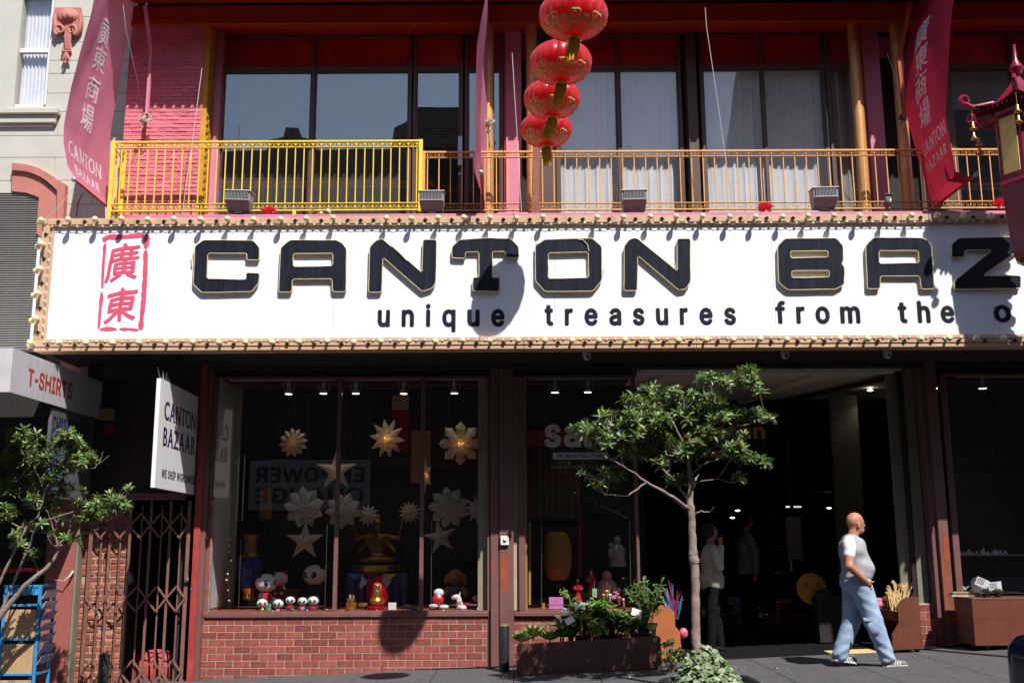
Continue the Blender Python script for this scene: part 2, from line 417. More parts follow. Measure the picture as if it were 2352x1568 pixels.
# ---------------------------------------------------------------- letter outlines (1000 units to the em)
# each row: style (0 sans, 1 serif, 2 brush), letter code, then the outlines as x, y pairs
LETTER_ROWS = [
[0,117,[125,-25,212,-30,262,-15,294,-29,350,-30,381,-12,388,12,388,356,382,381,369,395,300,400,269,380,262,131,250,97,212,76,169,79,146,112,144,356,138,381,119,398,94,401,50,399,26,381,19,356,21,100,49,31,88,-7]],
[0,110,[40,-25,112,-30,141,-6,145,256,169,290,200,301,244,290,262,250,263,12,270,-12,288,-27,312,-31,356,-30,381,-13,388,12,388,244,373,312,331,372,300,391,250,407,194,406,138,385,94,401,50,399,30,388,19,356,19,12,25,-10]],
[0,105,[40,-25,112,-30,133,-19,144,6,144,362,134,388,112,400,50,399,31,389,20,369,20,6],[75,412,125,429,155,475,141,519,100,543,62,543,38,531,8,488,25,442]],
[0,113,[296,-162,369,-167,389,-156,399,-138,400,369,388,390,362,400,312,399,281,384,219,407,138,399,75,366,48,338,16,281,1,219,8,119,55,25,102,-12,175,-37,273,-25,277,-138],[175,75,150,92,133,125,127,219,142,269,162,290,188,300,225,300,253,281,273,238,274,144,263,106,238,79,212,70]],
[0,101,[166,-31,238,-36,275,-28,325,-3,365,31,390,81,376,106,319,126,288,119,250,79,225,70,169,77,135,112,129,138,138,144,362,145,388,155,399,175,393,256,359,331,314,375,238,406,169,406,88,371,38,319,16,275,2,219,2,144,43,44,106,-11],[138,247,134,256,148,281,188,300,238,295,268,256,256,245]],
[0,116,[118,-25,206,-30,227,-19,237,0,237,25,222,62,200,75,162,78,157,94,159,294,219,311,230,331,232,362,212,395,160,406,156,462,144,484,119,494,69,494,44,483,35,469,29,406,-6,394,-18,381,-24,338,-12,312,25,299,32,288,35,56,73,0]],
[0,114,[40,-25,112,-30,141,-6,145,256,175,293,238,295,262,312,269,369,250,401,188,407,138,390,100,400,56,400,25,380,19,12,25,-10]],
[0,97,[117,-31,181,-37,244,-17,275,-29,325,-30,350,-20,362,0,362,288,338,342,300,378,269,394,222,406,175,407,112,393,62,366,29,331,13,300,14,281,25,270,94,246,119,254,138,283,169,299,219,299,237,281,238,254,106,231,50,206,23,181,4,144,-4,94,24,25,62,-11],[138,73,120,100,131,127,194,144,241,144,237,106,212,79,188,70]],
[0,115,[135,-31,200,-37,268,-19,300,-2,328,25,355,75,354,138,317,194,262,223,141,262,147,294,181,305,219,297,244,262,269,251,319,260,344,281,345,306,311,362,256,395,219,406,154,406,81,381,35,338,14,288,21,231,50,186,106,154,212,125,230,112,226,81,188,69,138,80,115,119,94,130,31,118,11,106,4,81,38,17,81,-15]],
[0,102,[65,-25,138,-30,158,-19,168,0,170,288,181,300,238,307,257,338,256,369,244,390,225,400,181,401,170,412,175,439,237,450,260,481,268,506,263,525,225,550,154,550,100,527,56,474,41,406,-6,394,-23,369,-23,331,-13,312,38,299,44,288,45,6]],
[0,111,[161,-31,231,-36,269,-28,319,-2,350,22,375,56,406,135,406,238,372,319,312,378,238,406,169,406,88,371,38,319,2,225,8,119,36,56,81,5,125,-21],[175,75,150,92,133,125,127,219,141,262,162,290,188,300,225,300,254,281,275,250,288,188,281,138,269,106,244,79,212,70]],
[0,109,[40,-25,112,-30,141,-6,145,262,166,294,188,301,219,298,237,281,238,6,250,-19,275,-30,325,-30,356,-12,363,12,364,256,388,296,425,301,450,291,463,262,467,-6,475,-19,500,-30,550,-30,575,-20,588,6,588,256,573,319,547,362,512,388,462,407,394,406,319,368,244,407,181,405,138,387,94,401,50,399,31,389,20,362,19,12,25,-10]],
[0,104,[40,-25,112,-30,141,-6,145,256,166,288,194,300,225,300,244,290,262,250,263,12,270,-12,294,-29,356,-30,377,-19,388,6,388,244,363,331,331,372,256,406,200,407,150,392,143,500,131,522,106,532,44,528,30,519,20,494,19,12,25,-10]],
[0,108,[98,-25,169,-28,196,-12,206,12,190,62,150,78,145,88,143,500,119,529,56,532,31,521,20,494,20,62,38,17,69,-14]],
[0,98,[186,-31,244,-37,281,-28,325,-8,365,25,412,119,419,169,412,250,388,314,338,372,250,407,200,407,150,392,144,494,134,519,106,532,50,530,30,519,20,494,21,0,31,-19,50,-29,106,-30,138,-13],[194,73,161,100,146,138,145,231,154,262,175,290,200,300,238,300,260,288,281,262,294,212,293,156,285,119,259,81,225,70]],
[0,99,[161,-31,231,-36,312,-6,352,25,387,88,370,119,306,138,281,127,244,79,194,70,161,81,135,119,126,156,127,219,144,269,168,294,188,300,231,298,256,282,281,249,306,238,356,247,384,275,363,331,335,362,288,391,238,406,169,406,88,371,38,319,2,225,8,119,36,56,81,5,125,-21]],
[0,122,[27,-25,325,-31,358,-19,369,4,369,44,351,75,186,88,356,319,363,362,350,390,325,400,56,401,23,388,14,369,13,331,31,301,50,295,181,294,190,288,19,62,8,38,7,6]],
[0,65,[2,-25,75,-30,100,-20,152,106,169,113,312,112,325,100,360,0,375,-20,400,-30,456,-30,487,-12,490,0,469,62,331,438,307,500,288,526,200,530,179,519,166,500,-15,6,-11,-12],[200,222,201,250,238,336,278,225]],
[0,66,[46,-25,231,-31,306,-23,375,4,403,25,425,56,444,106,443,169,425,214,381,269,418,325,425,400,397,462,356,501,269,532,62,532,32,512,26,488,26,12,31,-10],[156,85,151,112,156,198,275,200,313,169,318,112,294,88,269,82],[156,310,151,338,156,423,244,425,291,406,300,388,300,350,275,317,238,307]],
[0,67,[235,-31,269,-37,319,-30,400,4,459,56,499,144,494,164,475,179,406,180,381,165,359,119,338,98,269,76,206,89,175,111,154,144,132,219,133,288,154,362,206,415,238,425,281,426,325,413,351,394,387,331,406,321,469,320,497,344,498,362,476,419,412,492,356,523,294,538,200,531,110,488,47,412,16,338,7,288,14,175,29,125,61,69,99,25,144,-5,206,-29]],
[0,68,[46,-25,212,-30,306,-17,388,23,444,81,472,138,487,194,487,312,447,419,375,491,331,512,256,532,62,532,32,512,26,488,26,12,31,-10],[156,85,151,100,153,419,162,425,231,425,288,412,334,375,362,306,363,206,347,150,319,113,275,89,250,82]],
[0,69,[46,-25,369,-30,400,-12,406,50,381,79,162,82,151,100,156,198,350,202,371,212,382,244,376,288,350,306,156,310,153,419,169,426,375,429,389,438,400,462,400,500,381,526,356,532,69,532,44,525,32,512,26,488,26,12,31,-10]],
[0,71,[235,-31,269,-37,325,-30,412,10,444,35,469,69,507,169,506,244,488,270,462,276,288,275,262,264,254,250,254,194,281,171,369,167,374,150,353,112,319,85,250,76,200,93,157,138,133,212,133,288,154,362,206,415,238,425,281,426,325,413,353,388,381,336,406,321,475,322,499,350,476,419,419,485,356,523,294,538,194,530,110,488,50,418,26,369,7,294,7,212,21,150,74,50,138,-2,206,-29]],
[0,72,[46,-25,112,-30,144,-12,151,12,151,194,169,207,350,205,357,194,357,12,364,-12,394,-30,456,-30,477,-19,488,12,488,488,475,522,450,532,400,532,367,519,357,494,356,325,338,313,156,316,145,512,112,532,62,532,36,519,26,488,26,12,31,-10]],
[0,73,[15,-25,262,-30,288,-20,297,-6,300,44,290,69,269,81,219,85,213,100,214,412,225,425,269,427,294,444,300,500,281,526,256,532,31,532,0,512,-5,462,6,438,25,427,75,424,82,406,81,94,69,82,19,78,1,62,-5,6]],
[0,76,[46,-25,350,-30,377,-19,388,6,385,56,362,79,153,88,150,494,138,522,112,532,50,528,36,519,26,494,26,12,31,-10]],
[0,77,[46,-25,119,-30,147,-6,156,229,248,6,269,-24,331,-30,365,-12,462,223,469,200,473,-6,481,-19,506,-30,562,-30,583,-19,594,12,594,488,581,522,556,532,481,532,448,512,312,181,172,519,138,532,62,532,38,521,26,488,26,12,31,-10]],
[0,78,[46,-25,119,-30,139,-19,149,0,156,297,362,-19,388,-30,450,-31,483,-19,494,12,494,488,481,522,456,532,400,532,375,521,366,506,363,231,356,214,156,522,131,532,69,532,36,519,26,488,26,12,31,-10]],
[0,79,[228,-31,275,-37,344,-23,419,17,475,81,506,144,519,200,518,312,478,419,394,503,350,525,294,538,200,531,103,481,67,444,35,388,7,288,14,175,29,125,61,69,99,25,144,-5],[231,81,180,106,148,156,132,219,133,288,154,362,185,400,231,424,294,425,338,404,366,375,385,338,394,300,393,200,375,144,338,98,288,77]],
[0,80,[46,-25,112,-30,144,-12,156,154,256,157,319,172,371,200,413,250,438,325,431,394,397,462,344,507,256,532,62,532,32,512,26,488,26,12,31,-10],[156,266,151,294,156,423,238,425,291,406,304,388,313,344,294,285,238,264]],
[0,82,[46,-25,112,-30,144,-13,151,12,151,156,169,169,228,162,331,-20,356,-30,419,-30,450,-12,448,12,355,188,358,200,391,225,413,256,431,294,438,338,437,375,420,431,404,456,356,501,262,532,62,532,32,512,26,488,26,12,31,-10],[156,278,151,306,156,423,244,425,281,415,300,398,313,344,305,312,290,294,238,276]],
[0,83,[166,-31,262,-36,350,-6,402,38,438,125,426,188,409,219,375,253,319,285,175,329,146,356,145,388,156,409,212,432,281,416,297,400,312,362,331,352,400,352,425,369,429,381,419,425,392,469,356,501,262,537,188,537,100,506,66,481,42,450,20,400,20,350,29,319,80,256,125,229,275,182,298,169,310,150,312,125,294,95,262,79,219,70,150,93,122,144,106,154,44,157,17,144,8,106,38,42,81,1]],
[0,84,[177,-25,256,-30,284,-6,289,412,300,425,406,426,431,436,443,456,444,494,434,519,419,529,38,532,12,521,4,506,2,456,19,432,38,426,144,425,155,419,157,6]],
[0,87,[140,-25,219,-30,252,-12,338,275,354,250,431,-19,456,-30,519,-30,550,-15,574,50,695,494,688,522,662,532,606,532,575,512,499,231,488,216,412,494,389,525,306,532,276,512,194,217,184,225,106,514,75,532,19,532,-6,520,-14,500,2,431,114,19,126,-12]],
[0,90,[27,-25,388,-30,419,-13,425,50,400,79,178,88,413,438,426,481,412,522,381,532,50,532,17,519,8,500,7,462,18,438,31,429,244,426,259,419,19,62,8,38,7,6]],
[0,45,[102,169,331,164,359,188,362,238,350,259,325,269,112,268,92,256,82,231,83,194]],
[1,65,[-68,0,187,0,187,31,150,35,143,44,206,191,212,200,231,203,450,200,522,44,519,36,481,31,479,6,488,-3,738,0,737,31,681,36,667,56,411,631,412,645,450,650,450,681,206,681,206,650,238,646,246,638,233,600,-5,50,-19,35,-68,31],[262,291,255,306,317,456,331,463,401,312,402,294]],
[1,66,[57,0,319,-3,394,3,494,42,539,88,565,150,558,244,506,315,412,362,481,417,501,456,509,494,495,575,472,612,425,652,381,670,300,684,56,681],[206,91,197,106,200,300,288,303,325,297,375,276,397,256,414,225,415,175,388,122,312,91],[206,391,197,406,200,593,231,597,306,582,340,556,353,531,359,500,339,438,300,405,250,391]],
[1,67,[366,-6,481,-9,538,-3,656,36,689,56,690,150,681,159,638,158,550,111,456,85,388,86,288,124,241,162,192,238,172,338,192,438,219,490,279,550,344,583,394,597,462,597,538,576,619,536,669,535,678,544,678,625,656,645,588,670,494,690,369,690,288,676,175,626,138,597,86,538,49,469,28,400,22,319,49,206,92,131,156,66,225,24,312,-3]],
[1,68,[57,0,350,-3,425,3,519,30,581,61,628,100,670,150,701,206,728,312,728,375,708,462,677,525,640,575,588,620,531,651,431,678,356,684,57,681],[206,91,197,106,200,593,362,590,419,576,469,552,525,502,564,431,578,369,578,312,551,225,528,188,481,141,431,111,356,91]],
[1,69,[57,0,494,0,497,75,488,90,212,91,200,94,197,106,200,300,462,303,475,307,478,319,478,381,469,390,200,394,200,593,475,597,484,612,481,681,56,681]],
[1,70,[0,0,250,0,250,31,206,35,197,44,200,312,456,316,465,325,465,394,450,403,200,406,197,588,212,597,456,597,466,612,462,681,56,681,53,44,44,35,0,31]],
[1,73,[0,0,238,-3,253,6,250,31,206,35,197,50,197,638,206,646,250,650,253,675,244,684,12,684,-3,675,0,650,50,644,53,625,53,44,44,35,0,31]],
[1,76,[50,0,488,-3,503,6,503,81,494,90,212,91,197,100,197,638,206,646,250,650,253,675,244,684,6,684,-9,675,-6,650,38,646,46,638]],
[1,77,[-6,0,238,-3,253,6,250,31,206,35,197,44,200,458,341,288,362,268,381,266,425,269,581,458,584,44,575,35,532,31,529,6,544,-3,787,0,787,31,744,35,735,44,734,625,738,644,788,650,788,681,525,681,525,650,550,646,557,638,422,469,388,438,230,631,229,644,256,650,256,681,-6,681,-6,650,43,644,47,625,46,44,38,35,-6,31]],
[1,78,[-6,0,231,-3,246,6,243,31,200,35,191,44,194,458,558,44,556,36,525,31,525,0,781,0,781,31,738,35,729,44,728,625,732,644,781,650,781,681,550,684,535,675,538,650,581,646,590,638,588,223,553,250,217,638,219,645,250,650,250,681,-6,681,-6,650,43,644,47,625,46,44,38,35,-6,31]],
[1,79,[353,-6,512,-3,581,17,644,49,706,97,739,138,776,206,795,269,803,325,797,412,745,538,709,581,656,626,588,664,525,683,456,691,306,684,238,664,188,639,131,597,81,540,49,481,30,425,22,300,49,200,81,142,131,85,200,36,300,-1],[381,86,288,124,225,179,186,250,172,306,172,375,186,431,217,494,269,547,331,583,381,597,438,597,538,558,590,512,633,444,653,331,633,238,575,153,538,124,488,99,438,85]],
[1,82,[0,0,256,0,256,31,212,35,204,44,203,281,212,294,250,282,297,244,427,56,433,38,394,31,394,0,669,0,668,31,612,35,597,44,469,240,392,319,394,328,456,373,482,412,497,462,497,525,483,569,469,596,429,638,440,656,437,681,0,681,0,650,50,644,53,625,53,44,44,35,0,31],[212,385,203,400,204,588,219,597,281,589,312,572,339,538,347,500,339,450,322,419,300,405,244,385]],
[1,84,[175,0,431,0,431,31,388,35,379,44,379,588,394,597,600,597,609,612,606,681,-6,681,-9,606,0,597,212,597,228,588,228,44,219,35,175,31]],
[1,85,[150,-6,562,-6,560,38,620,94,664,188,672,231,672,638,681,646,725,650,725,681,475,681,475,650,519,646,528,638,528,300,522,219,502,162,475,128,425,99,362,84,319,86,248,119,205,162,185,225,185,638,194,646,237,650,238,681,-19,681,-18,650,25,646,34,638,34,256,42,194,55,150,86,94,151,38]],
[1,89,[175,0,431,0,431,31,388,35,379,44,380,362,600,644,668,650,668,681,394,681,394,650,419,646,425,638,300,484,179,638,181,645,212,650,212,681,-62,681,-62,650,-6,647,15,631,226,362,228,44,219,35,175,31]],
[1,90,[-2,0,650,0,653,75,644,90,244,91,231,100,619,629,649,681,19,681,16,606,25,597,406,597,419,588,19,40]],
[2,24291,[87,-175,112,-179,128,-169,171,-81,204,300,212,330,262,350,438,391,506,396,519,381,512,369,300,329,257,300,253,138,267,38,288,18,350,25,362,19,206,-94,199,-112,225,-146,244,-156,262,-151,512,3,522,19,509,44,550,59,631,59,643,50,652,19,673,6,881,-62,925,-69,944,-59,964,-12,956,7,797,56,810,69,869,80,888,100,888,375,862,387,650,372,630,388,644,403,844,418,938,435,969,452,981,494,969,513,800,495,783,500,779,512,782,531,794,541,900,559,931,575,940,612,925,636,794,627,781,637,780,656,800,680,956,708,973,731,962,778,931,788,781,768,619,762,596,775,556,836,531,841,481,828,464,812,461,794,474,762,465,750,269,709,162,678,138,662,128,638,128,500,97,300,83,19,62,-81,40,-144,50,-161],[381,112,361,131,364,150,375,159,481,176,506,163,506,144,494,131],[638,137,618,156,631,180,744,189,769,175,769,155,756,143],[375,230,360,250,375,271,488,291,509,275,506,256,494,247],[631,256,618,275,631,295,744,302,769,288,756,262],[238,430,235,475,250,499,288,489,381,511,401,500,397,475,381,460],[531,481,518,488,515,506,523,525,538,532,650,534,671,519,669,494,656,485],[250,549,241,588,251,612,369,647,400,641,403,612,394,597,288,570],[525,617,518,650,538,668,650,670,669,656,670,631,656,618]],
[2,26481,[98,-175,125,-174,212,-111,419,101,433,88,462,-88,481,-106,538,-104,567,-81,548,81,549,112,556,120,775,-14,894,-59,919,-59,938,-46,974,12,969,39,844,73,782,100,678,162,660,181,669,194,700,200,838,212,859,231,894,500,889,606,862,620,600,604,581,609,574,625,578,638,594,645,781,653,950,681,964,694,971,719,963,762,950,780,925,787,781,768,575,762,558,775,538,837,481,845,443,825,444,762,431,745,125,668,75,644,66,619,66,575,73,556,88,549,400,628,444,633,459,612,444,590,219,538,175,522,157,500,122,300,126,131,138,119,156,117,294,151,314,144,206,17,52,-106,51,-131],[250,243,238,250,234,269,250,296,400,334,419,335,431,325,419,281],[556,298,546,306,545,325,550,344,562,353,731,359,757,344,755,319,738,306],[262,398,253,425,269,452,400,484,438,489,451,481,452,450,438,434],[575,449,566,462,567,481,588,503,756,509,775,505,782,494,775,463,762,454,662,445]],
[2,21830,[139,-181,206,-164,229,-131,229,-75,197,131,197,175,206,190,238,176,269,188,281,181,306,-19,319,-43,344,-47,388,-35,412,5,431,13,687,38,699,62,694,252,706,260,744,245,775,254,783,238,798,12,781,-1,675,-13,662,-25,664,-44,694,-80,769,-85,844,-76,894,-43,910,6,890,138,889,294,919,527,900,545,744,535,728,538,722,550,780,650,925,674,960,688,971,719,957,762,931,770,781,749,600,743,581,752,525,830,500,840,431,810,431,788,454,744,444,729,262,688,94,640,68,625,59,575,75,548,100,548,262,592,278,581,321,506,306,487,131,437,99,400,84,300,86,138,117,-162],[406,93,394,101,385,131,386,169,398,181,550,202,584,194,589,131,581,114],[206,252,198,262,197,294,214,369,319,403,363,406,344,371,231,266],[350,261,369,297,455,388,456,425,488,435,567,438,570,425,555,400,559,388,632,325,653,294,638,286],[769,342,669,415,661,438,712,448,799,444,804,425,793,356,781,338],[444,516,399,606,403,625,556,645,625,645,643,638,619,574,588,533]],
[2,22580,[590,-94,620,-88,679,-19,782,206,806,225,819,223,827,206,811,19,788,-4,712,-8,703,-19,710,-50,727,-81,769,-92,844,-82,894,-51,911,-25,923,19,939,306,931,322,912,325,781,310,550,303,535,312,542,331,569,348,781,354,944,381,979,406,985,456,962,467,781,441,550,432,344,401,311,375,304,344,309,319,331,312,412,328,423,319,420,306,375,249,362,248,344,273,325,279,256,242,247,256,248,300,275,475,288,487,373,519,383,538,382,575,362,597,288,590,262,763,238,778,188,765,164,738,172,656,169,556,153,544,69,516,47,469,50,438,62,429,144,446,158,438,141,300,141,162,119,131,31,64,29,31,56,-12,81,-14,244,113,294,71,325,66,441,194,494,207,503,194,494,175,429,81,333,-31,350,-53,388,-72,406,-71,522,50,619,200,638,213,662,213,673,206,673,194,631,100,589,25,533,-44,537,-56],[449,456,781,473,888,488,915,500,926,525,928,662,903,819,862,834,550,815,426,794,414,769,429,662,427,475],[550,548,538,558,535,581,540,594,556,602,806,612,821,594,818,569,788,555],[544,687,530,712,550,732,794,740,806,735,813,719,804,700,781,692]]]
GL = {}
for row in LETTER_ROWS:
 GL['srk'[row[0]] + chr(row[1])] = [[(l[k],l[k + 1]) for k in range(0,len(l),2)] for l in row[2:]]
def _bb(g):
 xs = [p[0] for l in g for p in l]; ys = [p[1] for l in g for p in l]
 return min(xs),max(xs),min(ys),max(ys)
def lay(s,style,x0,x1,zb,h,ref=None,gap=60,space=260):
 """outlines of a line of writing fitted between x0 and x1, letter height h (of the ref letter) above the base line zb"""
 ref = ref or next(c for c in s if style + c in GL)
 k = h / _bb(GL[style + ref])[3]
 out = []; cur = 0
 for c in s:
  if c == ' ': cur += space; continue
  g = GL[style + c]; b = _bb(g)
  out.append((g,cur - b[0])); cur += b[1] - b[0] + gap
 tot = cur - gap
 kx = (x1 - x0) / tot
 return [[[(x0 + (p[0] + o) * kx,zb + p[1] * k) for p in l] for l in g] for g,o in out]
def letters(b,glyphs,mp,d=.002,mi=0):
 for g in glyphs:
  # split into separate bodies: every outer loop with its holes
  outer = [l for l in g if not _inside(l[0],[x for x in g if x is not l])]
  for o in outer:
   holes = [l for l in g if l is not o and _inside(l[0],[x for x in g if x is not l]) and _inside(l[0],[o])]
   b.poly([o] + holes,mp,d,mi,back=False)
 return b
def lparts(glyphs,mp,d,m,parent,name='letter'):
 for g in glyphs:
  build(letters(B(),[g],mp,d),name,m,parent)
def front(Y,sgn=1):
 return lambda x,z,d: Vector((x,Y + d,z))

# ---------------------------------------------------------------- soft bodies (cloth, people, toys): smooth unions of rounded limbs, meshed on a grid
def smin(a,b,k):
 h = np.clip(.5 + .5 * (b - a) / k,0,1)
 return b + (a - b) * h - k * h * (1 - h)
def s_cap(P,a,b,ra,rb):
 a = np.array(a,float); b = np.array(b,float); ba = b - a
 t = np.clip(((P - a) @ ba) / max(ba @ ba,1e-9),0,1)
 return np.linalg.norm(P - a - t[...,None] * ba,axis=-1) - (ra + (rb - ra) * t)
def s_ell(P,c,r,R=None):
 Q = P - np.array(c,float)
 if R is not None: Q = Q @ R
 r = np.array(r,float)
 k0 = np.linalg.norm(Q / r,axis=-1); k1 = np.linalg.norm(Q / (r * r),axis=-1)
 return k0 * (k0 - 1) / np.maximum(k1,1e-6)
def blob(fn,lo,hi,h):
 """surface of fn = 0 as vertices and quads"""
 n = [int(math.ceil((hi[i] - lo[i]) / h)) + 1 for i in range(3)]
 ax = [lo[i] + h * np.arange(n[i]) for i in range(3)]
 G = np.stack(np.meshgrid(*ax,indexing='ij'),-1)
 D = fn(G)
 S = D < 0
 nx,ny,nz = n
 acc = np.zeros((nx - 1,ny - 1,nz - 1,3)); cnt = np.zeros((nx - 1,ny - 1,nz - 1))
 def sl(ax_,o):
  return [slice(None)] * 3
 for axis in range(3):
  s0 = [slice(None)] * 3; s1 = [slice(None)] * 3
  s0[axis] = slice(0,-1); s1[axis] = slice(1,None)
  d0,d1 = D[tuple(s0)],D[tuple(s1)]
  cr = S[tuple(s0)] != S[tuple(s1)]
  t = np.where(cr,d0 / np.where(d0 - d1 == 0,1,d0 - d1),0)
  p = G[tuple(s0)].copy(); p[...,axis] += t * h
  o = [a for a in range(3) if a != axis]
  for i in (0,1):
   for j in (0,1):
    ss = [slice(None)] * 3
    ss[o[0]] = slice(i,None if i else -1) if True else None
    ss[o[1]] = slice(j,None if j else -1)
    if i == 0: ss[o[0]] = slice(0,-1)
    else: ss[o[0]] = slice(1,None)
    if j == 0: ss[o[1]] = slice(0,-1)
    else: ss[o[1]] = slice(1,None)
    # the cell on the other side of the edge
    acc += np.where(cr[tuple(ss)][...,None],p[tuple(ss)],0)
    cnt += cr[tuple(ss)]
 on = cnt > 0
 idx = -np.ones(on.shape,int); idx[on] = np.arange(on.sum())
 V = acc[on] / cnt[on][:,None]
 Fq = []
 for axis in range(3):
  s0 = [slice(1,-1)] * 3; s1 = [slice(1,-1)] * 3
  s0[axis] = slice(0,-1); s1[axis] = slice(1,None)
  a,b_ = S[tuple(s0)],S[tuple(s1)]
  o = [x for x in range(3) if x != axis]
  I = np.argwhere(a != b_)
  flip = a[tuple(I.T)]
  base = I.copy(); base[:,o[0]] += 0; base[:,o[1]] += 0
  def cell(di,dj):
   c = base.copy(); c[:,o[0]] += di; c[:,o[1]] += dj
   return idx[tuple(c.T)]
  qd = np.stack([cell(0,0),cell(1,0),cell(1,1),cell(0,1)],1)
  if axis == 1: flip = ~flip
  qd = np.where(flip[:,None],qd,qd[:,::-1])
  Fq.append(qd)
 return V,np.concatenate(Fq)
def blob_b(b,fn,lo,hi,h,mi=0,mv=None):
 V,Fq = blob(fn,lo,hi,h)
 if mv: V = mv(V)
 b.add([tuple(p) for p in V],[tuple(int(i) for i in f) for f in Fq],mi,True)
 return b
# ---------------------------------------------------------------- material set
random.seed(11)
M = {}
M['pink'] = mat('pink_paint',(.62,.17,.215),.75,.16,5,.8,30,rnd=.12,stain=(.62,.30,.34),sscale=9,samt=.5)
M['pink2'] = mat('pink_pilaster_paint',(.60,.20,.29),.6,.08,3,.15,60,stain=(.45,.1,.16),sscale=4,samt=.3)
M['yellow_wall'] = mat('ochre_paint',(.55,.27,.02),.7,.2,6,.5,40)
M['redpanel'] = mat('red_panel_paint',(.42,.014,.010),.55,.4,1.5,.1,30)
M['orange'] = mat('orange_red_paint',(.42,.05,.015),.5,.2,3,.1,30)
M['bronze'] = mat('bronze_frame',(.11,.065,.05),.45,.12,5,.05,60)
M['gold'] = mat('gold_column_paint',(.62,.33,.12),.38,.12,14,.4,90,metal=.35)
M['yellow'] = mat('yellow_rail_paint',(.86,.60,.07),.42,.1,20,.1,90,stain=(.45,.26,.03),sscale=14,samt=.5,spos=.64)
M['orail'] = mat('weathered_orange_paint',(.70,.36,.11),.5,.2,20,.2,90,stain=(.3,.12,.04),sscale=25,samt=.6,spos=.58)
M['tan'] = mat('tan_sign_paint',(.56,.36,.22),.55,.12,4,.2,60,stain=(.30,.13,.06),sscale=7,samt=.7,spos=.57)
M['white_sign'] = mat('white_sign_face',(.80,.79,.83),.4,.03,2.0,.03,20,stain=(.62,.57,.54),sscale=2.2,samt=.45,spos=.58,stretch=(3,3,.55))
M['navy'] = mat('navy_black_letter',(.014,.017,.027),.32,.35,3,.1,60,stain=(.04,.045,.06),sscale=6,samt=.6,stretch=(6,6,.7))
M['cream'] = mat('cream_trim',(.62,.52,.30),.5,.2,20,.2,60,stain=(.35,.24,.08),sscale=18,samt=.7,spos=.55)
M['seal'] = mat('faded_red_print',(.60,.075,.14),.6,.12,5)
M['bulb'] = mat('cream_bulb_glass',(.78,.64,.36),.22,.06,12,spec=.5)
M['bulbcap'] = mat('white_bulb_neck',(.7,.66,.55),.4,.1,20)
M['socket'] = mat('rusty_socket',(.16,.09,.06),.55,.3,40,metal=.3)
M['dark'] = mat('dark_hole',(.01,.01,.01),.8,0)
M['ledm'] = mat('clear_white_plastic',(.62,.56,.46),.35,.15,30)
M['soffit'] = mat('shade_dark_soffit',(.022,.018,.018),.8,.3,4,.3,40)  # near-black colour stands for the deep shade under the canopy
M['brown'] = mat('red_brown_paint',(.17,.075,.068),.5,.14,3,.25,50,stain=(.10,.045,.04),sscale=6,samt=.5)
M['patch'] = mat('orange_brown_paint_patch',(.30,.062,.025),.5,.2,6,.2,40)
M['redpost'] = mat('red_post_paint',(.36,.05,.045),.45,.2,5,.2,50)
M['darkwood'] = mat('dark_brown_wood',(.035,.018,.015),.5,.25,4,.2,60)
M['brick'] = mat('glazed_red_brick',(.255,.070,.050),.32,.12,9,.12,60,rnd=.22,stain=(.38,.22,.21),sscale=4,samt=.5,spos=.58)
M['mortar'] = mat('white_mortar',(.39,.34,.32),.85,.3,9,.4,120)
M['oldbrick'] = mat('old_rough_brick',(.30,.085,.05),.85,.3,12,.8,70,rnd=.35,stain=(.12,.06,.07),sscale=14,samt=.7)
M['oldmortar'] = mat('old_lime_mortar',(.38,.30,.25),.9,.25,20,.8,90)
M['wallwhite'] = mat('white_window_return',(.62,.60,.57),.6,.08,4,.1,40,stain=(.3,.27,.24),sscale=7,samt=.5,spos=.66)
M['beige'] = mat('beige_plaster',(.40,.33,.22),.7,.15,4,.2,50,stain=(.25,.18,.1),sscale=5,samt=.5)
M['woodlight'] = mat('light_wood_edge',(.45,.24,.09),.5,.2,10,.1,60,stretch=(8,8,1))
M['glass'] = glass('shop_glass',(.955,.965,.965),1.0)
M['glass_up'] = glass('upper_glass',(.95,.96,.965),1.0,2.25); M['glass_r'] = glass('clear_upper_glass',(.96,.965,.97),1.0,1.75)
M['curtain'] = mat('white_curtain_cloth',(.88,.87,.87),.9,.06,3,.1,60,stain=(.52,.47,.42),sscale=2.2,samt=.55,spos=.56,trans=.15,stretch=(5,5,.8))
M['greycurtain'] = mat('grey_curtain_cloth',(.45,.43,.41),.9,.1,6,.1,60)
M['roomdark'] = mat('shade_dark_room',(.030,.028,.028),.9,.2,2)  # near-black: the dark of the unlit rooms is in the colour
M['roomgrey'] = mat('shade_grey_room',(.10,.10,.105),.9,.15,2)  # grey held down likewise, room shade included in it
M['shopdark'] = mat('shade_dark_shop',(.020,.017,.016),.85,.4,1.5)  # near-black: deep shade inside the shop is put into the colour
M['shopfloor'] = mat('near_black_floor',(.012,.011,.012),.95,.3,20,.5,200,spec=.02)
M['ceilwhite'] = mat('white_shop_ceiling',(.74,.66,.58),.8,.1,3)
M['pave'] = mat('dark_concrete_pavement',(.080,.075,.077),.85,.2,7,.5,140,rnd=.06,stain=(.06,.056,.056),sscale=3,samt=.6,spos=.56)
M['joint'] = mat('pavement_joint_dirt',(.03,.028,.026),.95,.3,30)
M['kerb'] = mat('kerb_concrete',(.26,.25,.24),.85,.15,8,.4,120)
M['asphalt'] = mat('asphalt',(.055,.055,.058),.9,.25,12,.6,200)
M['greywall'] = mat('pale_grey_green_stucco',(.50,.485,.415),.8,.07,3,.35,70,stain=(.36,.36,.33),sscale=2.5,samt=.5)
M['terracotta'] = mat('terracotta_pink_paint',(.46,.17,.135),.7,.1,6,.3,50,stain=(.3,.12,.1),sscale=10,samt=.4)
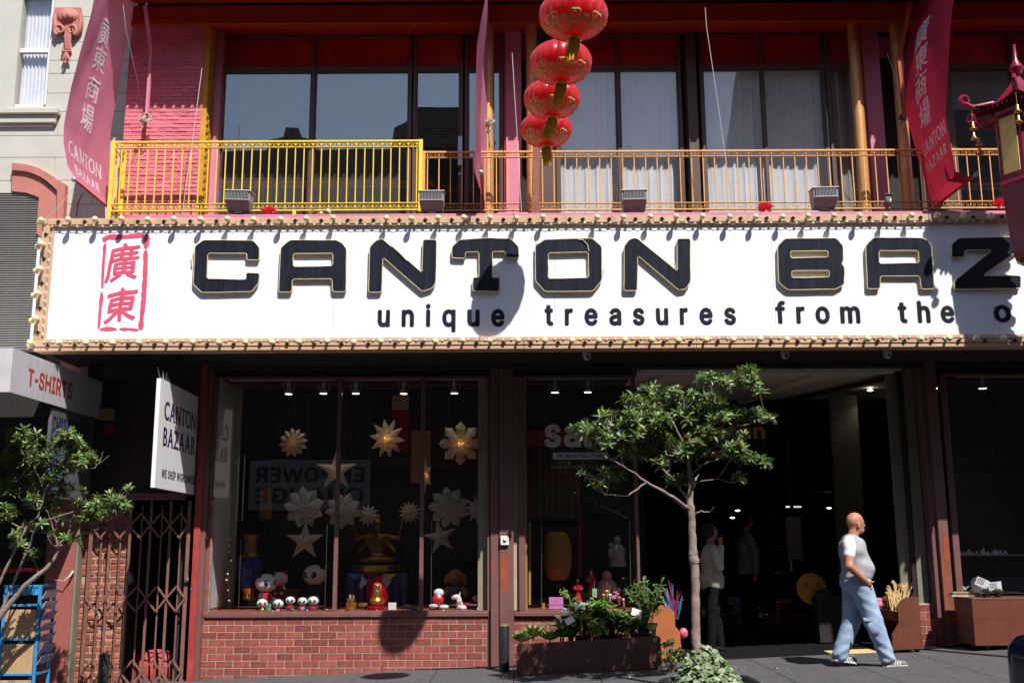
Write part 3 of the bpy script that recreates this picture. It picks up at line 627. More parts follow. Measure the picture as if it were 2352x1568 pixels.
M['lace'] = mat('white_lace_curtain',(.90,.89,.92),.85,.08,5,trans=.1)
M['sashwhite'] = mat('white_sash_paint',(.72,.71,.66),.5,.05,8)
M['slat'] = mat('grey_metal_slat',(.30,.29,.28),.4,.1,10,metal=.2)
M['tilepier'] = mat('red_mosaic_tile',(.36,.115,.095),.5,.08,2,0)
M['iron'] = mat('brown_gate_paint',(.21,.098,.075),.5,.18,8,.3,70,stain=(.16,.05,.02),sscale=12,samt=.6)
M['black'] = mat('black_paint',(.018,.018,.02),.4,.25,8,.15,60,stain=(.07,.07,.07),sscale=20,samt=.6,spos=.68)
M['steel'] = mat('grey_steel',(.42,.42,.44),.32,.1,20,metal=.9)
M['whitepl'] = mat('white_plastic',(.72,.72,.72),.35,.05,10)
M['paper'] = mat('white_paper',(.72,.71,.70),.8,.04,8)
M['rope'] = mat('pale_rope',(.52,.47,.40),.9,.2,60,.5,150)
M['wire'] = mat('thin_dark_wire',(.06,.05,.05),.6,0)
M['dimbeige'] = mat('darkened_beige_paint',(.20,.18,.13),.7,.15,4,.2,50)  # beige taken down: the posts' shade is in it; pier edge brownish itself
# mosaic tile joints on the pier
def mosaic(m,sx,sz):
 n = m.node_tree.nodes; l = m.node_tree.links
 p = n['Principled BSDF']
 tc = n.new('ShaderNodeTexCoord'); mp = n.new('ShaderNodeMapping'); mp.inputs['Rotation'].default_value = (rad(90),0,0)
 br = n.new('ShaderNodeTexBrick'); br.inputs['Scale'].default_value = 1; br.inputs['Brick Width'].default_value = sx; br.inputs['Row Height'].default_value = sz
 br.inputs['Mortar Size'].default_value = .0016; br.offset = 0
 br.inputs['Color1'].default_value = (.36,.115,.095,1); br.inputs['Color2'].default_value = (.33,.10,.085,1); br.inputs['Mortar'].default_value = (.2,.07,.06,1)
 l.new(tc.outputs['Object'],mp.inputs['Vector']); l.new(mp.outputs[0],br.inputs['Vector']); l.new(br.outputs['Color'],p.inputs['Base Color'])
mosaic(M['tilepier'],.042,.027)

# ---------------------------------------------------------------- ground, road
b = B(); b.add([(-16,-4.07,ground(-16) - .03),(14,-4.07,ground(14) - .03),(14,.45,ground(14) - .03),(-16,.45,ground(-16) - .03)],[(0,1,2,3)])
pavement = build(b,'pavement',M['joint'],kind='structure')
gs = 1.02; ax = Vector((1,0,SLOPE)).normalized()
bb = B(); bb.obox((0,0,0),ax * (gs / 2 - .004),(0,gs / 2 - .004,0),Vector((-SLOPE,0,1)).normalized() * .02,.004)
slab_me = bb.mesh('paving_slab',[M['pave']])
for i in range(-9,9):
 for j in range(-1,3):
  cx,cy = (i + .5) * gs,-3.03 + (j + .5) * gs
  piece('paving_slab',slab_me,pavement,(cx,cy,ground(cx) - .02 + random.uniform(-.001,.001)))
bb = B(); bb.obox((0,0,0),ax * (gs / 2 - .004),(0,.2,0),Vector((-SLOPE,0,1)).normalized() * .02,.004)
slab_me2 = bb.mesh('paving_slab',[M['pave']])
for i in range(-9,9):
 cx = (i + .5) * gs
 piece('paving_slab',slab_me2,pavement,(cx,.238,ground(cx) - .02))
b = B(); b.obox((0,-4.22,ground(0) - .08),ax * 16,(0,.145,0),(0,0,.08),.02)
build(b,'kerb',M['kerb'],kind='structure')
b = B(); b.obox((0,-11.2,ground(0) - .2),ax * 40,(0,8.2,0),(0,0,.04))
build(b,'road',M['asphalt'],kind='structure')
b = B(); b.obox((0,-14.6,ground(0) - .12),ax * 40,(0,2.4,0),(0,0,.06),.02)
build(b,'opposite_pavement',M['kerb'],kind='structure')
b = B(); b.obox((0,0,ground(0) - .8),ax * 220,(0,220,0),(0,0,.2))
build(b,'ground',M['asphalt'],kind='structure')

# ---------------------------------------------------------------- the shop building
shop = thing('shop_building','pink and red shop building with balcony above and dark glass shopfront below','building',(0,0,0))
XL,XR = -5.62,9.6
Zfloor = 5.40                                  # balcony floor
Ztr = Z(1700,160,.12)                        # transom rail
Ztop = Z(1700,78,.12)
def jit(b,a):
 b.v = [(x + random.uniform(-a,a),y + random.uniform(-a,a),z + random.uniform(-a,a)) for x,y,z in b.v]; return b
def bricks(parent,x0,x1,z0,z1,Yf,L,H,gap,m,mm,depth=.05,rec=.006,jx=.0,ch=.004,limit=300,jy=.0015,nvar=3,base='brick',tilt=0.0):
 """bricks in running bond, each its own object, over a mortar bed"""
 bed = B(); bed.box(x0,x1,Yf + rec,Yf + depth + .02,z0,z1); bed = build(bed,'mortar_bed' if parent is shop else 'mortar_bed',mm,parent)
 mes = {}
 def me(l):
  k = round(l,2)
  if k not in mes:
   mes[k] = []
   for i in range(nvar):
    bb = B(); bb.obox((0,0,0),(l / 2,0,0),(0,depth / 2,0),(0,0,H / 2 - gap / 2),ch)
    if jx: jit(bb,jx)
    mes[k].append(bb.mesh('brick',[m]))
  return random.choice(mes[k])
 n = 0; extra = B(); r = 0; z = z0
 par = bed
 while z + H <= z1 + .02:
  x = x0 - (L / 2 if r % 2 else 0)
  while x < x1 - .01:
   a,c = max(x,x0),min(x + L,x1)
   if c - a > .03:
    yy = Yf + depth / 2 + random.uniform(-jy,jy)
    if n < limit:
     piece(base,me(c - a - gap),par,((a + c) / 2,yy,z + H / 2)); n += 1
    else:
     extra.box(a + gap / 2,c - gap / 2,Yf,Yf + depth,z + gap / 2,z + H - gap / 2,ch)
   x += L
  z += H; r += 1
 if extra.v: build(extra,'upper_bricks',m,par,kind='stuff')
 return bed
# left painted brick wall beside the balcony
xw0,xw1 = XL,X(462,260,-.28)
pw = bricks(shop,xw0,xw1,Zfloor,9.0,-.28,.205,.0605,.009,M['pink'],M['pink'],depth=.30,rec=.008,jx=.0035,ch=.006,jy=.004,nvar=8)
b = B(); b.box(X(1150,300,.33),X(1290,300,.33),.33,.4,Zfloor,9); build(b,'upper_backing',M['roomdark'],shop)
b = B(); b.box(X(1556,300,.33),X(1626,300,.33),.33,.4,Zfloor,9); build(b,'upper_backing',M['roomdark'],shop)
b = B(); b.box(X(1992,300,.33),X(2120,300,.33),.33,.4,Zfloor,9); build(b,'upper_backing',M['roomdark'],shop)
b = B(); b.box(xw1 + .001,xw1 + .075,-.275,.12,Zfloor,9.0)
jw = build(b,'jamb',M['yellow_wall'],shop)
z = Zfloor
bb = B(); bb.obox((0,0,0),(.006,0,0),(0,.09,0),(0,0,.026),.005)
jit(bb,.002); yb = bb.mesh('brick',[M['yellow_wall']])
r = 0
while z < 8.95:
 for yc in ((-.17,.02) if r % 2 else (-.08,)):
  piece('brick',yb,jw,(xw1 + .078,yc,z + .03))
 z += .0605; r += 1
b = B(); b.box(xw1 + .09,xw1 + .19,-.02,.14,Zfloor,9.0,.004)
build(b,'pilaster',M['pink2'],shop)

def post(name,u0,u1,v,y0,y1,z0,z1,m,ch=.006,parent=None):
 b = B(); b.box(X(u0,v,y0),X(u1,v,y0),y0,y1,z0,z1,ch)
 return build(b,name,m,parent or shop)
post('pilaster',1162,1199,400,0.,.3,Zfloor,9.1,M['pink2'])
post('pilaster',1158,1162,400,.03,.3,Zfloor,9.1,M['orange'])
post('pilaster',2003,2040,400,0.,.3,Zfloor,9.1,M['pink2'])
post('pilaster',1997,2003,400,.03,.3,Zfloor,9.1,M['orange'])
for u in (1121,1223,1982,2082):
 cx = X(u,400,-.2)
 b = B(); b.lathe([(.088,Zfloor),(.088,Zfloor + .1),(.083,Zfloor + .1),(.083,9.0),(.1,9.0),(.1,9.1)],(cx,-.2,0),20)
 build(b,'column',M['gold'],shop)
# beams over the windows, soffit and tiled eave
b = B(); b.box(XL + .02,XR,-.12,.1,Ztop + .0,Ztop + .13,.01); build(b,'lintel',M['redpanel'],shop)
zb = Z(1700,53,-.3)
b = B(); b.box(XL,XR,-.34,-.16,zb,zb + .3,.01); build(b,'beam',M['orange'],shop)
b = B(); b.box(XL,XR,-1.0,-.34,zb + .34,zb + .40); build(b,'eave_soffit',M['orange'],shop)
b = B(); b.box(XL,XR,.3,.5,Ztop - .3,12.5); build(b,'upper_wall',M['pink2'],shop)
b = B()
b.add([(XL - .1,-1.12,9.01),(XR,-1.12,9.01),(XR,.3,9.83),(XL - .1,.3,9.83),(XL - .1,-1.12,8.96),(XR,-1.12,8.96),(XR,.3,9.73),(XL - .1,.3,9.73)],
      [(0,1,2,3),(7,6,5,4),(0,4,5,1),(3,2,6,7),(0,3,7,4),(1,5,6,2)])
roof = build(b,'tiled_eave',M['orange'],shop)
bb = B(); bb.lathe([(.045,0),(.045,1.62)],(0,0,0),8,M=Matrix.Rotation(rad(-60),3,'X'))
bb.lathe([(.052,-.02),(.052,.0)],(0,0,0),10,M=Matrix.Rotation(rad(-60),3,'X'))
tile_me = bb.mesh('roof_tile',[M['orange']])
x = XL
k = 0
while x < XR - .1:
 piece('roof_tile',tile_me,roof,(x,-1.15,8.995)); x += .135; k += 1
# window bays: frame > pane
def bay(us,v,zlo,zhi,panels=True,Yw=.12,fw=.035,glassm=None,name='window',door=None):
 """us: list of (u0, u1) panes at height v"""
 fr = B(); x0 = X(us[0][0],v,Yw); x1 = X(us[-1][1],v,Yw)
 zs = Ztr
 edges = [(X(a,v,Yw),X(c,v,Yw)) for a,c in us]
 xs = [edges[0][0] - fw * 1.2] + [0] * 0
 # verticals
 prev = edges[0][0] - fw * 1.4
 for (a,c) in edges:
  fr.box(prev,a,Yw - .05,Yw + .05,zlo,zhi,.004); prev = c
 fr.box(prev,prev + fw * 1.4,Yw - .05,Yw + .05,zlo,zhi,.004)
 for (a,c) in edges:
  fr.box(a,c,Yw - .045,Yw + .045,zs,zs + .06,.004)
  fr.box(a,c,Yw - .045,Yw + .045,zlo,zlo + .07,.004)
  fr.box(a,c,Yw - .045,Yw + .045,zhi - .05,zhi,.004)
 w_ = build(fr,name,M['bronze'],shop)
 for (a,c) in edges:
  g = B(); g.box(a,c,Yw - .004,Yw + .004,zlo + .07,zs); build(g,'pane',glassm or M['glass_up'],w_)
  p = B(); p.box(a,c,Yw - .012,Yw + .012,zs + .06,zhi - .05,.004); build(p,'transom_panel',M['redpanel'],w_)
  bd = B()
  t = .018
  bd.box(a,a + t,Yw - .03,Yw - .005,zlo + .07,zs); bd.box(c - t,c,Yw - .03,Yw - .005,zlo + .07,zs); bd.box(a + t,c - t,Yw - .03,Yw - .005,zs - t * 1.6,zs)
  build(bd,'glazing_bead',M['bronze'],w_)
 return w_,edges
w1,e1 = bay([(500,713),(722,938)],300,Zfloor,Ztop)
w2,e2 = bay([(956,1056)],300,Zfloor,Ztop,name='balcony_door')
w3,e3 = bay([(1075,1149)],300,Zfloor,Ztop)
w4,e4 = bay([(1284,1417),(1425,1560)],300,Zfloor,Ztop,glassm=M['glass_r'])
w5,e5 = bay([(1618,1752),(1758,1892)],300,Zfloor,Ztop,glassm=M['glass_r'])
w6,e6 = bay([(1912,1985)],300,Zfloor,Ztop)
w7,e7 = bay([(2110,2160),(2190,2330),(2340,2480)],300,Zfloor,Ztop)
post('window_post',1583,1606,330,.02,.3,Zfloor,Ztop,M['bronze'])
post('window_post',1236,1276,330,.08,.3,Zfloor,Ztop,M['bronze'])
# door handle and lock on the balcony door
b = B(); hx,hz = X(1055,345,.06),Z(1055,345,.06)
b.box(hx - .02,hx + .05,.0,.06,hz - .26,hz + .2,.006); build(b,'handle',M['steel'],w2)
b = B(); b.lathe([(.02,0),(.022,.03)],(hx + .01,.06,hz - .38),10,M=Matrix.Rotation(rad(90),3,'X')); build(b,'lock',M['steel'],w2)
# rooms behind the upper windows
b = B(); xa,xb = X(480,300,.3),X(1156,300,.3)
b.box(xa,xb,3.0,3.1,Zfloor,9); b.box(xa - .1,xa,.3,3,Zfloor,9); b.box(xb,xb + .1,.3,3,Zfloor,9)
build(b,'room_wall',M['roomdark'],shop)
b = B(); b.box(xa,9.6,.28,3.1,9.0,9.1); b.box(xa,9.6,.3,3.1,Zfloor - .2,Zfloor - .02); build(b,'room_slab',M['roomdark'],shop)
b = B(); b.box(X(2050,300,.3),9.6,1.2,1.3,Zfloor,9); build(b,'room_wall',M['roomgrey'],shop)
# curtains: pleated cloth just behind the glass
def curtain(u0,u1,v,Yc,z0,z1,m,label,amp=.012,step=.16,group=None):
 x0,x1 = X(u0,v,Yc),X(u1,v,Yc)
 g = []; N = int((x1 - x0) / .02)
 ph = random.random() * 6
 for k in range(7):
  zz = z0 + (z1 - z0) * k / 6
  row = []
  for i in range(N + 1):
   xx = x0 + (x1 - x0) * i / N
   s_ = (xx / step + ph) % 1.0
   dy = -amp * (abs(s_ - .5) * 2) ** 6 * 1.6 + .006 * math.sin(xx * 5 + k * .6 + ph)
   row.append((xx,Yc + dy,zz))
  g.append(row)
 b = B(); b.sheet(g)
 return build(b,'curtain',m,None,label,'curtain',group)
curtain(1276,1421,300,.24,Zfloor,Ztr + .08,M['curtain'],'white hanging curtain behind the balcony pane next to the lanterns')
curtain(1423,1566,300,.25,Zfloor,Ztr + .08,M['curtain'],'white stained curtain left of the broad bronze window post')
curtain(1612,1755,300,.24,Zfloor,Ztr + .08,M['curtain'],'white curtain right of the broad bronze window post')
curtain(1757,1896,300,.25,Zfloor,Ztr + .08,M['curtain'],'white curtain behind the balcony pane left of the gold column')
curtain(1905,1995,300,.3,Zfloor,Ztr + .08,M['greycurtain'],'grey gathered curtain half hidden by the gold column',.03,.1)
# venetian blind behind the balcony door
bl = thing('venetian_blind','grey venetian blind lowered behind the balcony door glass','blind',at(1006,240,.2))
x0,x1 = X(958,240,.2),X(1054,240,.2); zz = Ztr - .04
sl = B(); sl.obox((0,0,0),((x1 - x0) / 2,0,0),(0,.011,.007),(0,0,.0008)); slm = sl.mesh('slat',[M['slat']])
zend = Z(1006,338,.2)
while zz > zend:
 piece('slat',slm,bl,((x0 + x1) / 2,.2,zz)); zz -= .026
b = B(); b.box(x0,x1,.185,.215,Ztr - .035,Ztr,.003); build(b,'head_rail',M['slat'],bl)
M['shade'] = mat('dark_grey_shade',(.095,.09,.09),.9,.2,3)  # grey lifted slightly; haze on the panes is put into this colour
# wide shades drawn behind the two big panes
for (u0,u1,drop,lb) in ((500,713,440,'grey roller shade behind the leftmost big balcony pane'),(722,938,440,'grey roller shade behind the big pane left of the balcony door')):
 b = B(); x0,x1 = X(u0,300,.3),X(u1,300,.3)
 b.box(x0,x1,.30,.304,Zfloor + .05,Ztr + .05); build(b,'roller_shade',M['shade'],None,lb,'roller shade')
b = B(); x0,x1 = X(2188,300,.3),X(2480,300,.3)
b.box(x0,x1,.34,.345,Z(2200,250,.3),Ztr + .05); build(b,'roller_shade',M['greycurtain'],None,'grey roller shade half drawn behind the pane right of the right banner','roller shade')
# balcony floor and its pink edge
b = B(); b.box(XL,XR,-1.12,.4,Zfloor - .12,Zfloor,.0); build(b,'balcony_floor',M['pink2'],shop)
zl = Z(1300,490,-1.15)
b = B(); b.box(X(300,490,-1.15),XR,-1.17,-1.12,Zfloor - .1,zl,.006); build(b,'balcony_edge',M['pink2'],shop)

# ---------------------------------------------------------------- shopfront below the canopy
Zsof = 3.86
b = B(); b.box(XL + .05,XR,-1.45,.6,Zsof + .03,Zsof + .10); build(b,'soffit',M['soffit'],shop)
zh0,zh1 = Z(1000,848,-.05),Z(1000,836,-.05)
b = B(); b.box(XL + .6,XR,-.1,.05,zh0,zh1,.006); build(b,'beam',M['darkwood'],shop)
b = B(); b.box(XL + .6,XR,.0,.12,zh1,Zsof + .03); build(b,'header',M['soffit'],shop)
zwt = Z(800,866,.05)                         # head of the display windows
zsl = Z(800,1406,0.0)                        # sill of the display windows
b = B(); b.box(X(466,1000,.04),X(1128,1000,.04),.02,.12,zwt,zh0,.004); build(b,'window_head',M['darkwood'],shop)
b = B(); b.box(X(1180,1000,.04),X(1466,1000,.04),.02,.12,zwt,zh0,.004); build(b,'window_head',M['darkwood'],shop)
b = B(); b.box(X(2160,1000,.04),XR,.02,.12,zwt,zh0,.004); build(b,'window_head',M['darkwood'],shop)
# brick bulkheads
zg = -1.0
bk1 = bricks(shop,X(459,1450,-.02),X(1119,1450,-.02),zsl - .06 - 11 * .0935,zsl - .06,-.02,.2315,.0935,.008,M['brick'],M['mortar'],depth=.10,rec=.0035,ch=.003,jy=.001,jx=.0006)
bk2 = bricks(shop,X(1180,1450,.0),X(1466,1450,.0),zsl - .06 - 8 * .0935,zsl - .06,.0,.2315,.0935,.008,M['brick'],M['mortar'],depth=.10,rec=.0035,ch=.003,jy=.001,jx=.0006)
bk3 = bricks(shop,X(2112,1450,.02),X(2148,1450,.02),-.1,Z(2125,1385,.02),.02,.2,.0935,.008,M['brick'],M['mortar'],depth=.10,rec=.0035,ch=.003,jy=.001)
b = B(); b.box(X(1119,1450,.0) + .003,X(1119,1450,.0) + .06,.0,.12,-.9,zsl - .02); build(b,'bulkhead_end',M['darkwood'],shop)
# sills
def sill(u0,u1):
 b = B(); b.box(X(u0,1408,-.05),X(u1,1408,-.05),-.05,.1,zsl - .058,zsl,.006); return build(b,'window_sill',M['brown'],shop)
sill(470,1122); sill(1181,1468); sill(2195,2480)
# window frames (each a part) with panes
def shopwin(u0,u1,muls,v=1180,Yw=.0,top=None):
 x0,x1 = X(u0,v,Yw),X(u1,v,Yw)
 f = B()
 f.box(x0 - .09,x0,Yw - .03,Yw + .07,zsl,zwt,.006); f.box(x1,x1 + .03,Yw - .03,Yw + .07,zsl,zwt,.004)
 xs = [x0]
 for mu in muls:
  xm = X(mu,v,Yw); f.box(xm - .027,xm + .027,Yw - .03,Yw + .05,zsl,zwt,.004); xs += [xm - .027,xm + .027]
 xs.append(x1)
 f.box(x0,x1,Yw - .028,Yw + .048,zwt - .03,zwt,.003); f.box(x0,x1,Yw - .028,Yw + .048,zsl,zsl + .02,.003)
 o = build(f,'display_window',M['brown'],shop)
 for i in range(0,len(xs),2):
  g = B(); g.box(xs[i],xs[i + 1],Yw + .004,Yw + .012,zsl + .02,zwt - .03); build(g,'pane',M['glass'],o)
 return o
sw1 = shopwin(486,1119,[774,969])
sw2 = shopwin(1206,1460,[])
sw3 = shopwin(2196,2480,[])
# display floors and backs
for (u0,u1,dep) in ((480,1122,1.5),(1183,1462,1.5),(2190,2480,1.4)):
 b = B(); x0,x1 = X(u0,1200,.08),X(u1,1200,.08)
 b.box(x0,x1,.08,dep,zsl - .08,zsl + .012); build(b,'display_floor',M['patch'],shop)
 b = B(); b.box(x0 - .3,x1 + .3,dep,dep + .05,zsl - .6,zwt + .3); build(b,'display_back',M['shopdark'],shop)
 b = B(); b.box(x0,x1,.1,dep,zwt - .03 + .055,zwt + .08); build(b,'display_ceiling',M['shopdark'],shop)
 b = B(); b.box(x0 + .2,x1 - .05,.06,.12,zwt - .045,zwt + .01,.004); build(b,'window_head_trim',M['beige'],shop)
# white return at the left of the first window, beige one at the left of the second, and others
xr_ = X(486,1180,.08)
b = B(); b.box(xr_ - .02,xr_ + .012,.055,1.0,zsl + .012,zwt - .0,.003); build(b,'window_return',M['wallwhite'],shop)
b = B(); b.box(xr_ + .012,xr_ + .022,.16,.90,zsl + .05,zwt - .1,.003); build(b,'return_panel',M['wallwhite'],shop)
b = B(); b.box(xr_ - .0,xr_ + .1,1.0,1.1,zsl + .012,zwt,.003); build(b,'window_return',M['beige'],shop)
xr_ = X(1186,1300,.05)
b = B(); b.box(xr_ - .05,xr_ + .115,.03,.5,zsl + .012,zwt - .0,.003); build(b,'window_return',M['beige'],shop)
b = B(); b.box(xr_ + .118,xr_ + .15,.035,.09,zsl + .012,zwt - .0,.003); build(b,'window_edge',M['woodlight'],shop)
b = B(); b.box(X(1100,1000,.5),X(1124,1000,.1),.1,.9,zsl,zwt); build(b,'window_return',M['beige'],shop)
# pillars
def pillar(u0,u1,v,y0,y1,m,name='pillar',z0=-1.0,z1=None,ch=.006,parent=None):
 b = B(); b.box(X(u0,v,y0),X(u1,v,y0),y0,y1,z0,z1 if z1 else Zsof + .03,ch); return build(b,name,m,parent or shop)
p1 = pillar(1127,1146,1300,-.05,.15,M['brown'])
p2 = pillar(1147,1180,1300,-.08,.15,M['brown'])
def patchy(par,u0,u1,v0,v1,Yp,m):
 """a patch of newer paint: irregular thin skin"""
 x0,x1 = X(u0,(v0 + v1) / 2,Yp),X(u1,(v0 + v1) / 2,Yp); z1,z0 = Z(u0,v0,Yp),Z(u0,v1,Yp)
 n = 9
 pts = [(x0 + (x1 - x0) * i / n,z0 + random.uniform(-.02,.05)) for i in range(n + 1)] + [(x1,z0 + .1),(x1,z1 - .05)] + [(x1 - (x1 - x0) * i / n,z1 + random.uniform(-.04,.03)) for i in range(n + 1)]
 b = B(); b.poly([pts],front(Yp - .0015),.003); return build(b,'paint_patch',m,par)
patchy(p2,1151,1167,1275,1360,-.08,M['patch']); patchy(p1,1128,1134,1283,1315,-.05,M['patch'])
p3 = pillar(438,453,1350,-.12,.1,M['redpost']); p4 = pillar(453.8,466,1350,-.09,.1,M['brown'])
b = B(); bx = X(467,1350,-.05); zz = zsl - .06
bricks(shop,bx + .003,bx + .075,zsl - .05,zsl + 1.5,-.03,.075,.0935,.008,M['brick'],M['mortar'],depth=.08,ch=.003)
p5 = pillar(2149,2164,1350,-.1,.15,M['brown']); p6 = pillar(2166,2189,1350,-.16,.15,M['brown'])
patchy(p6,2168,2187,1275,1445,-.16,mat('rust_brown_paint',(.23,.072,.04),.5,.15,6,.2,40)); patchy(p6,2167,2180,1228,1290,-.1617,M['patch'])
p7 = pillar(1462,1470,1300,.0,.1,M['brown'],z0=-.3)
b = B(); b.box(X(1470,852,.05),X(2052,852,.05),.02,.1,Z(1700,858,.05),Z(1700,848,.05),.003); build(b,'door_head',M['ceilwhite'],shop)
# the room inside
b = B()
zc = Z(1700,853,.12)
b.box(X(1000,900,.12),9.4,.12,3.2,zc,zc + .05); build(b,'shop_ceiling',M['ceilwhite'],shop)
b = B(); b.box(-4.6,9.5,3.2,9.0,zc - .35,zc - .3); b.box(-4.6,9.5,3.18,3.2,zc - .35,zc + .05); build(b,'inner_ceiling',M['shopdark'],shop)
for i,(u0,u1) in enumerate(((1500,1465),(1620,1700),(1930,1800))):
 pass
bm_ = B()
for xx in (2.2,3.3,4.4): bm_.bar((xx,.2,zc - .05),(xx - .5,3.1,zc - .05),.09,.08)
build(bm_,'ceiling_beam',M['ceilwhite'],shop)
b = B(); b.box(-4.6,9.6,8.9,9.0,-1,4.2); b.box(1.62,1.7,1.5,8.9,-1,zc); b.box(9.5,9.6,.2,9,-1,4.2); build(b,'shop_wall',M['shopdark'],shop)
b = B(); b.add([(-4.6,-.22,ground(-4.6) + .006),(9.5,-.22,ground(9.5) + .006),(9.5,9,ground(9.5) + .0),(-4.6,9,ground(-4.6) + .0)],[(0,1,2,3)])
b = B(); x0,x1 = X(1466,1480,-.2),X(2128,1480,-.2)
b.add([(x0,-.50,ground(x0) + .004),(x1,-.38,ground(x1) + .004),(9.5,.46,ground(9.5) + .004),(9.5,9,ground(9.5)),(-4.6,9,ground(-4.6)),(-4.6,.46,ground(-4.6) + .004)],[(0,1,2,3,4,5)])  # near-black floor carried out to the doorstep, where it stands for shade
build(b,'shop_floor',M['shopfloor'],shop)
# splayed display case at the right of the entrance: posts and glass
b = B()
for (u,Yp,w_) in ((2062,.15,.17),(2098,.1,.15)):
 xx = X(u,1050,Yp); b.box(xx - w_ / 2,xx + w_ / 2,Yp,Yp + .06,.0,zwt + .1,.004)
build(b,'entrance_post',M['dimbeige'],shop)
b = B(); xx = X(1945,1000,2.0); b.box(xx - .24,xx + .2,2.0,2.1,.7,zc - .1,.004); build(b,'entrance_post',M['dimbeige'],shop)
xa,xb = X(2078,1050,.1),X(1812,1050,3.0)
b = B(); b.bar((xa,.1,.3),(xa,.1,zwt),.05,.05); b.bar((xb,3.0,.3),(xb,3.0,zwt),.05,.05)
b.bar((xa,.12,.32),(xb,2.98,.32),.05,.05); b.bar((xa,.12,zwt),(xb,2.98,zwt),.06,.06)
cw = build(b,'entrance_window',M['darkwood'],shop)
b = B(); d = Vector((xb - xa,2.9,0)).normalized(); n_ = Vector((d.y,-d.x,0)) * .004
b.obox(((xa + xb) / 2,1.55,(.32 + zwt) / 2),(Vector((xb - xa,2.86,0)) / 2),n_,(0,0,(zwt - .36) / 2)); build(b,'pane',M['glass'],cw)
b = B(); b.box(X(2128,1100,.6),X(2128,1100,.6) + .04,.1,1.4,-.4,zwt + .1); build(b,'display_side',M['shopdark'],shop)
# dark wall over the gate and the passage behind it
b = B(); b.box(-6.6,X(492,900,0),.0,.08,Z(350,1140,-.05),Zsof + .6); build(b,'passage_wall',M['darkwood'],shop)
b = B(); b.box(-6.0,X(438,1000,0),-.14,-.02,Z(350,1148,-.05),Z(350,1132,-.05),.006); build(b,'gate_lintel',M['brown'],shop)
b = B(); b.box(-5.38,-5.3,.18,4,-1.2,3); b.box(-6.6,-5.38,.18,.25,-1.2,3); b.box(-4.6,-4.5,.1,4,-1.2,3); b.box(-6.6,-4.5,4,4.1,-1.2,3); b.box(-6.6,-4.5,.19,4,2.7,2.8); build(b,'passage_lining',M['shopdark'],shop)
ob = bricks(shop,X(160,1400,.06),X(282,1400,.06),-1.1,2.4,.06,.205,.083,.014,M['oldbrick'],M['oldmortar'],depth=.11,rec=.008,jx=.005,ch=.008,jy=.006,nvar=6)

# ---------------------------------------------------------------- the long sign on the canopy
YF = -1.55                                      # white face
YB = -1.60                                      # front of the frame boards
sign = thing('shop_sign','long white sign with raised black letters in a tan frame of bulbs','shop sign',(1.5,YF,Zsof))
zt_o,zt_i = Z(1200,496,YB),Z(1200,519,YF)
zb_i,zb_o = Z(1200,774.5,YF),Z(1200,797,YB)
zlip_t = Z(1200,511,YB)
xl_o,xl_i = X(88,650,YB),X(116,650,YF)
XE = 9.7
# panels
seams = [xl_i,X(768,650,YF),X(1273.5,650,YF),X(1777,650,YF),X(2275,650,YF),XE - .1]
for a,c in zip(seams,seams[1:]):
 b = B(); b.box(a + .0015,c - .0015,YF,YF + .03,zb_i - .02,zt_i + .02,.001); build(b,'face_panel',M['white_sign'],sign)
b = B(); b.box(xl_i,XE - .1,YF + .028,YF + .05,zb_i,zt_i); build(b,'backing',M['dark'],sign)
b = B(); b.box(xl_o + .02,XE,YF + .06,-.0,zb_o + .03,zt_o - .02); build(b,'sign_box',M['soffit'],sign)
# frame boards with butt joints
def board(x0,x1,y0,y1,z0,z1,ch=.004):
 b = B(); b.box(x0,x1,y0,y1,z0,z1,ch); return build(b,'frame_board',M['tan'],sign)
cuts_t = [xl_o,X(700,500,YB),X(975,500,YB),X(1500,500,YB),X(2070,500,YB),XE]
for a,c in zip(cuts_t,cuts_t[1:]):
 board(a + .001,c - .001,YB,YF + .06,zlip_t,zt_o + random.uniform(-.004,.004))
cuts_b = [xl_o,X(185,790,YB),X(640,790,YB),X(1203,790,YB),X(1600,790,YB),X(2010,790,YB),XE]
for a,c in zip(cuts_b,cuts_b[1:]):
 board(a + .001,c - .001,YB,YF + .06,zb_o + .035,zb_i)
 board(a + .002,c - .002,YB + .012,YF + .2,zb_o - .02,zb_o + .033)
board(xl_o,X(104,650,YB),YB,YF + .06,zb_i + .001,zlip_t - .001)
board(X(104,650,YB) + .001,xl_i,YB + .03,YF + .055,zb_i + .001,zt_i - .003)
board(xl_i - .03,XE,YB + .03,YF + .058,zt_i - .002,zlip_t - .002)
board(xl_o - .012,xl_o - .001,YB + .002,-.05,zb_o,zt_o,.002)
# bulbs and sockets
bb = B(); bb.lathe([(.004,-.066),(.018,-.063),(.029,-.052),(.034,-.038),(.033,-.022),(.026,-.006),(.017,.008),(.014,.02)],(0,0,0),16,M=Matrix.Rotation(rad(-90),3,'X') @ Matrix.Diagonal((1,1,-1)).to_3x3() if False else Matrix(((1,0,0),(0,0,1),(0,-1,0))))
bulb_me = bb.mesh('bulb',[M['bulb']])
bb = B(); bb.lathe([(.0145,.018),(.0155,.032),(.0155,.06)],(0,0,0),12,M=Matrix(((1,0,0),(0,0,1),(0,-1,0)))); neck_me = bb.mesh('bulb_neck',[M['bulbcap']])
bb = B(); bb.lathe([(.0165,-.018),(.021,-.014),(.021,.0)],(0,0,0),12,cap=False,M=Matrix(((1,0,0),(0,0,1),(0,-1,0))))
bb.lathe([(.0165,-.018),(.014,.0)],(0,0,0),12,cap=False,M=Matrix(((1,0,0),(0,0,1),(0,-1,0))))
bb.lathe([(.014,-.006),(.001,-.006)],(0,0,0),12,1,cap=False,M=Matrix(((1,0,0),(0,0,1),(0,-1,0))))
bb.box(-.03,.03,-.003,.0,-.008,.008)
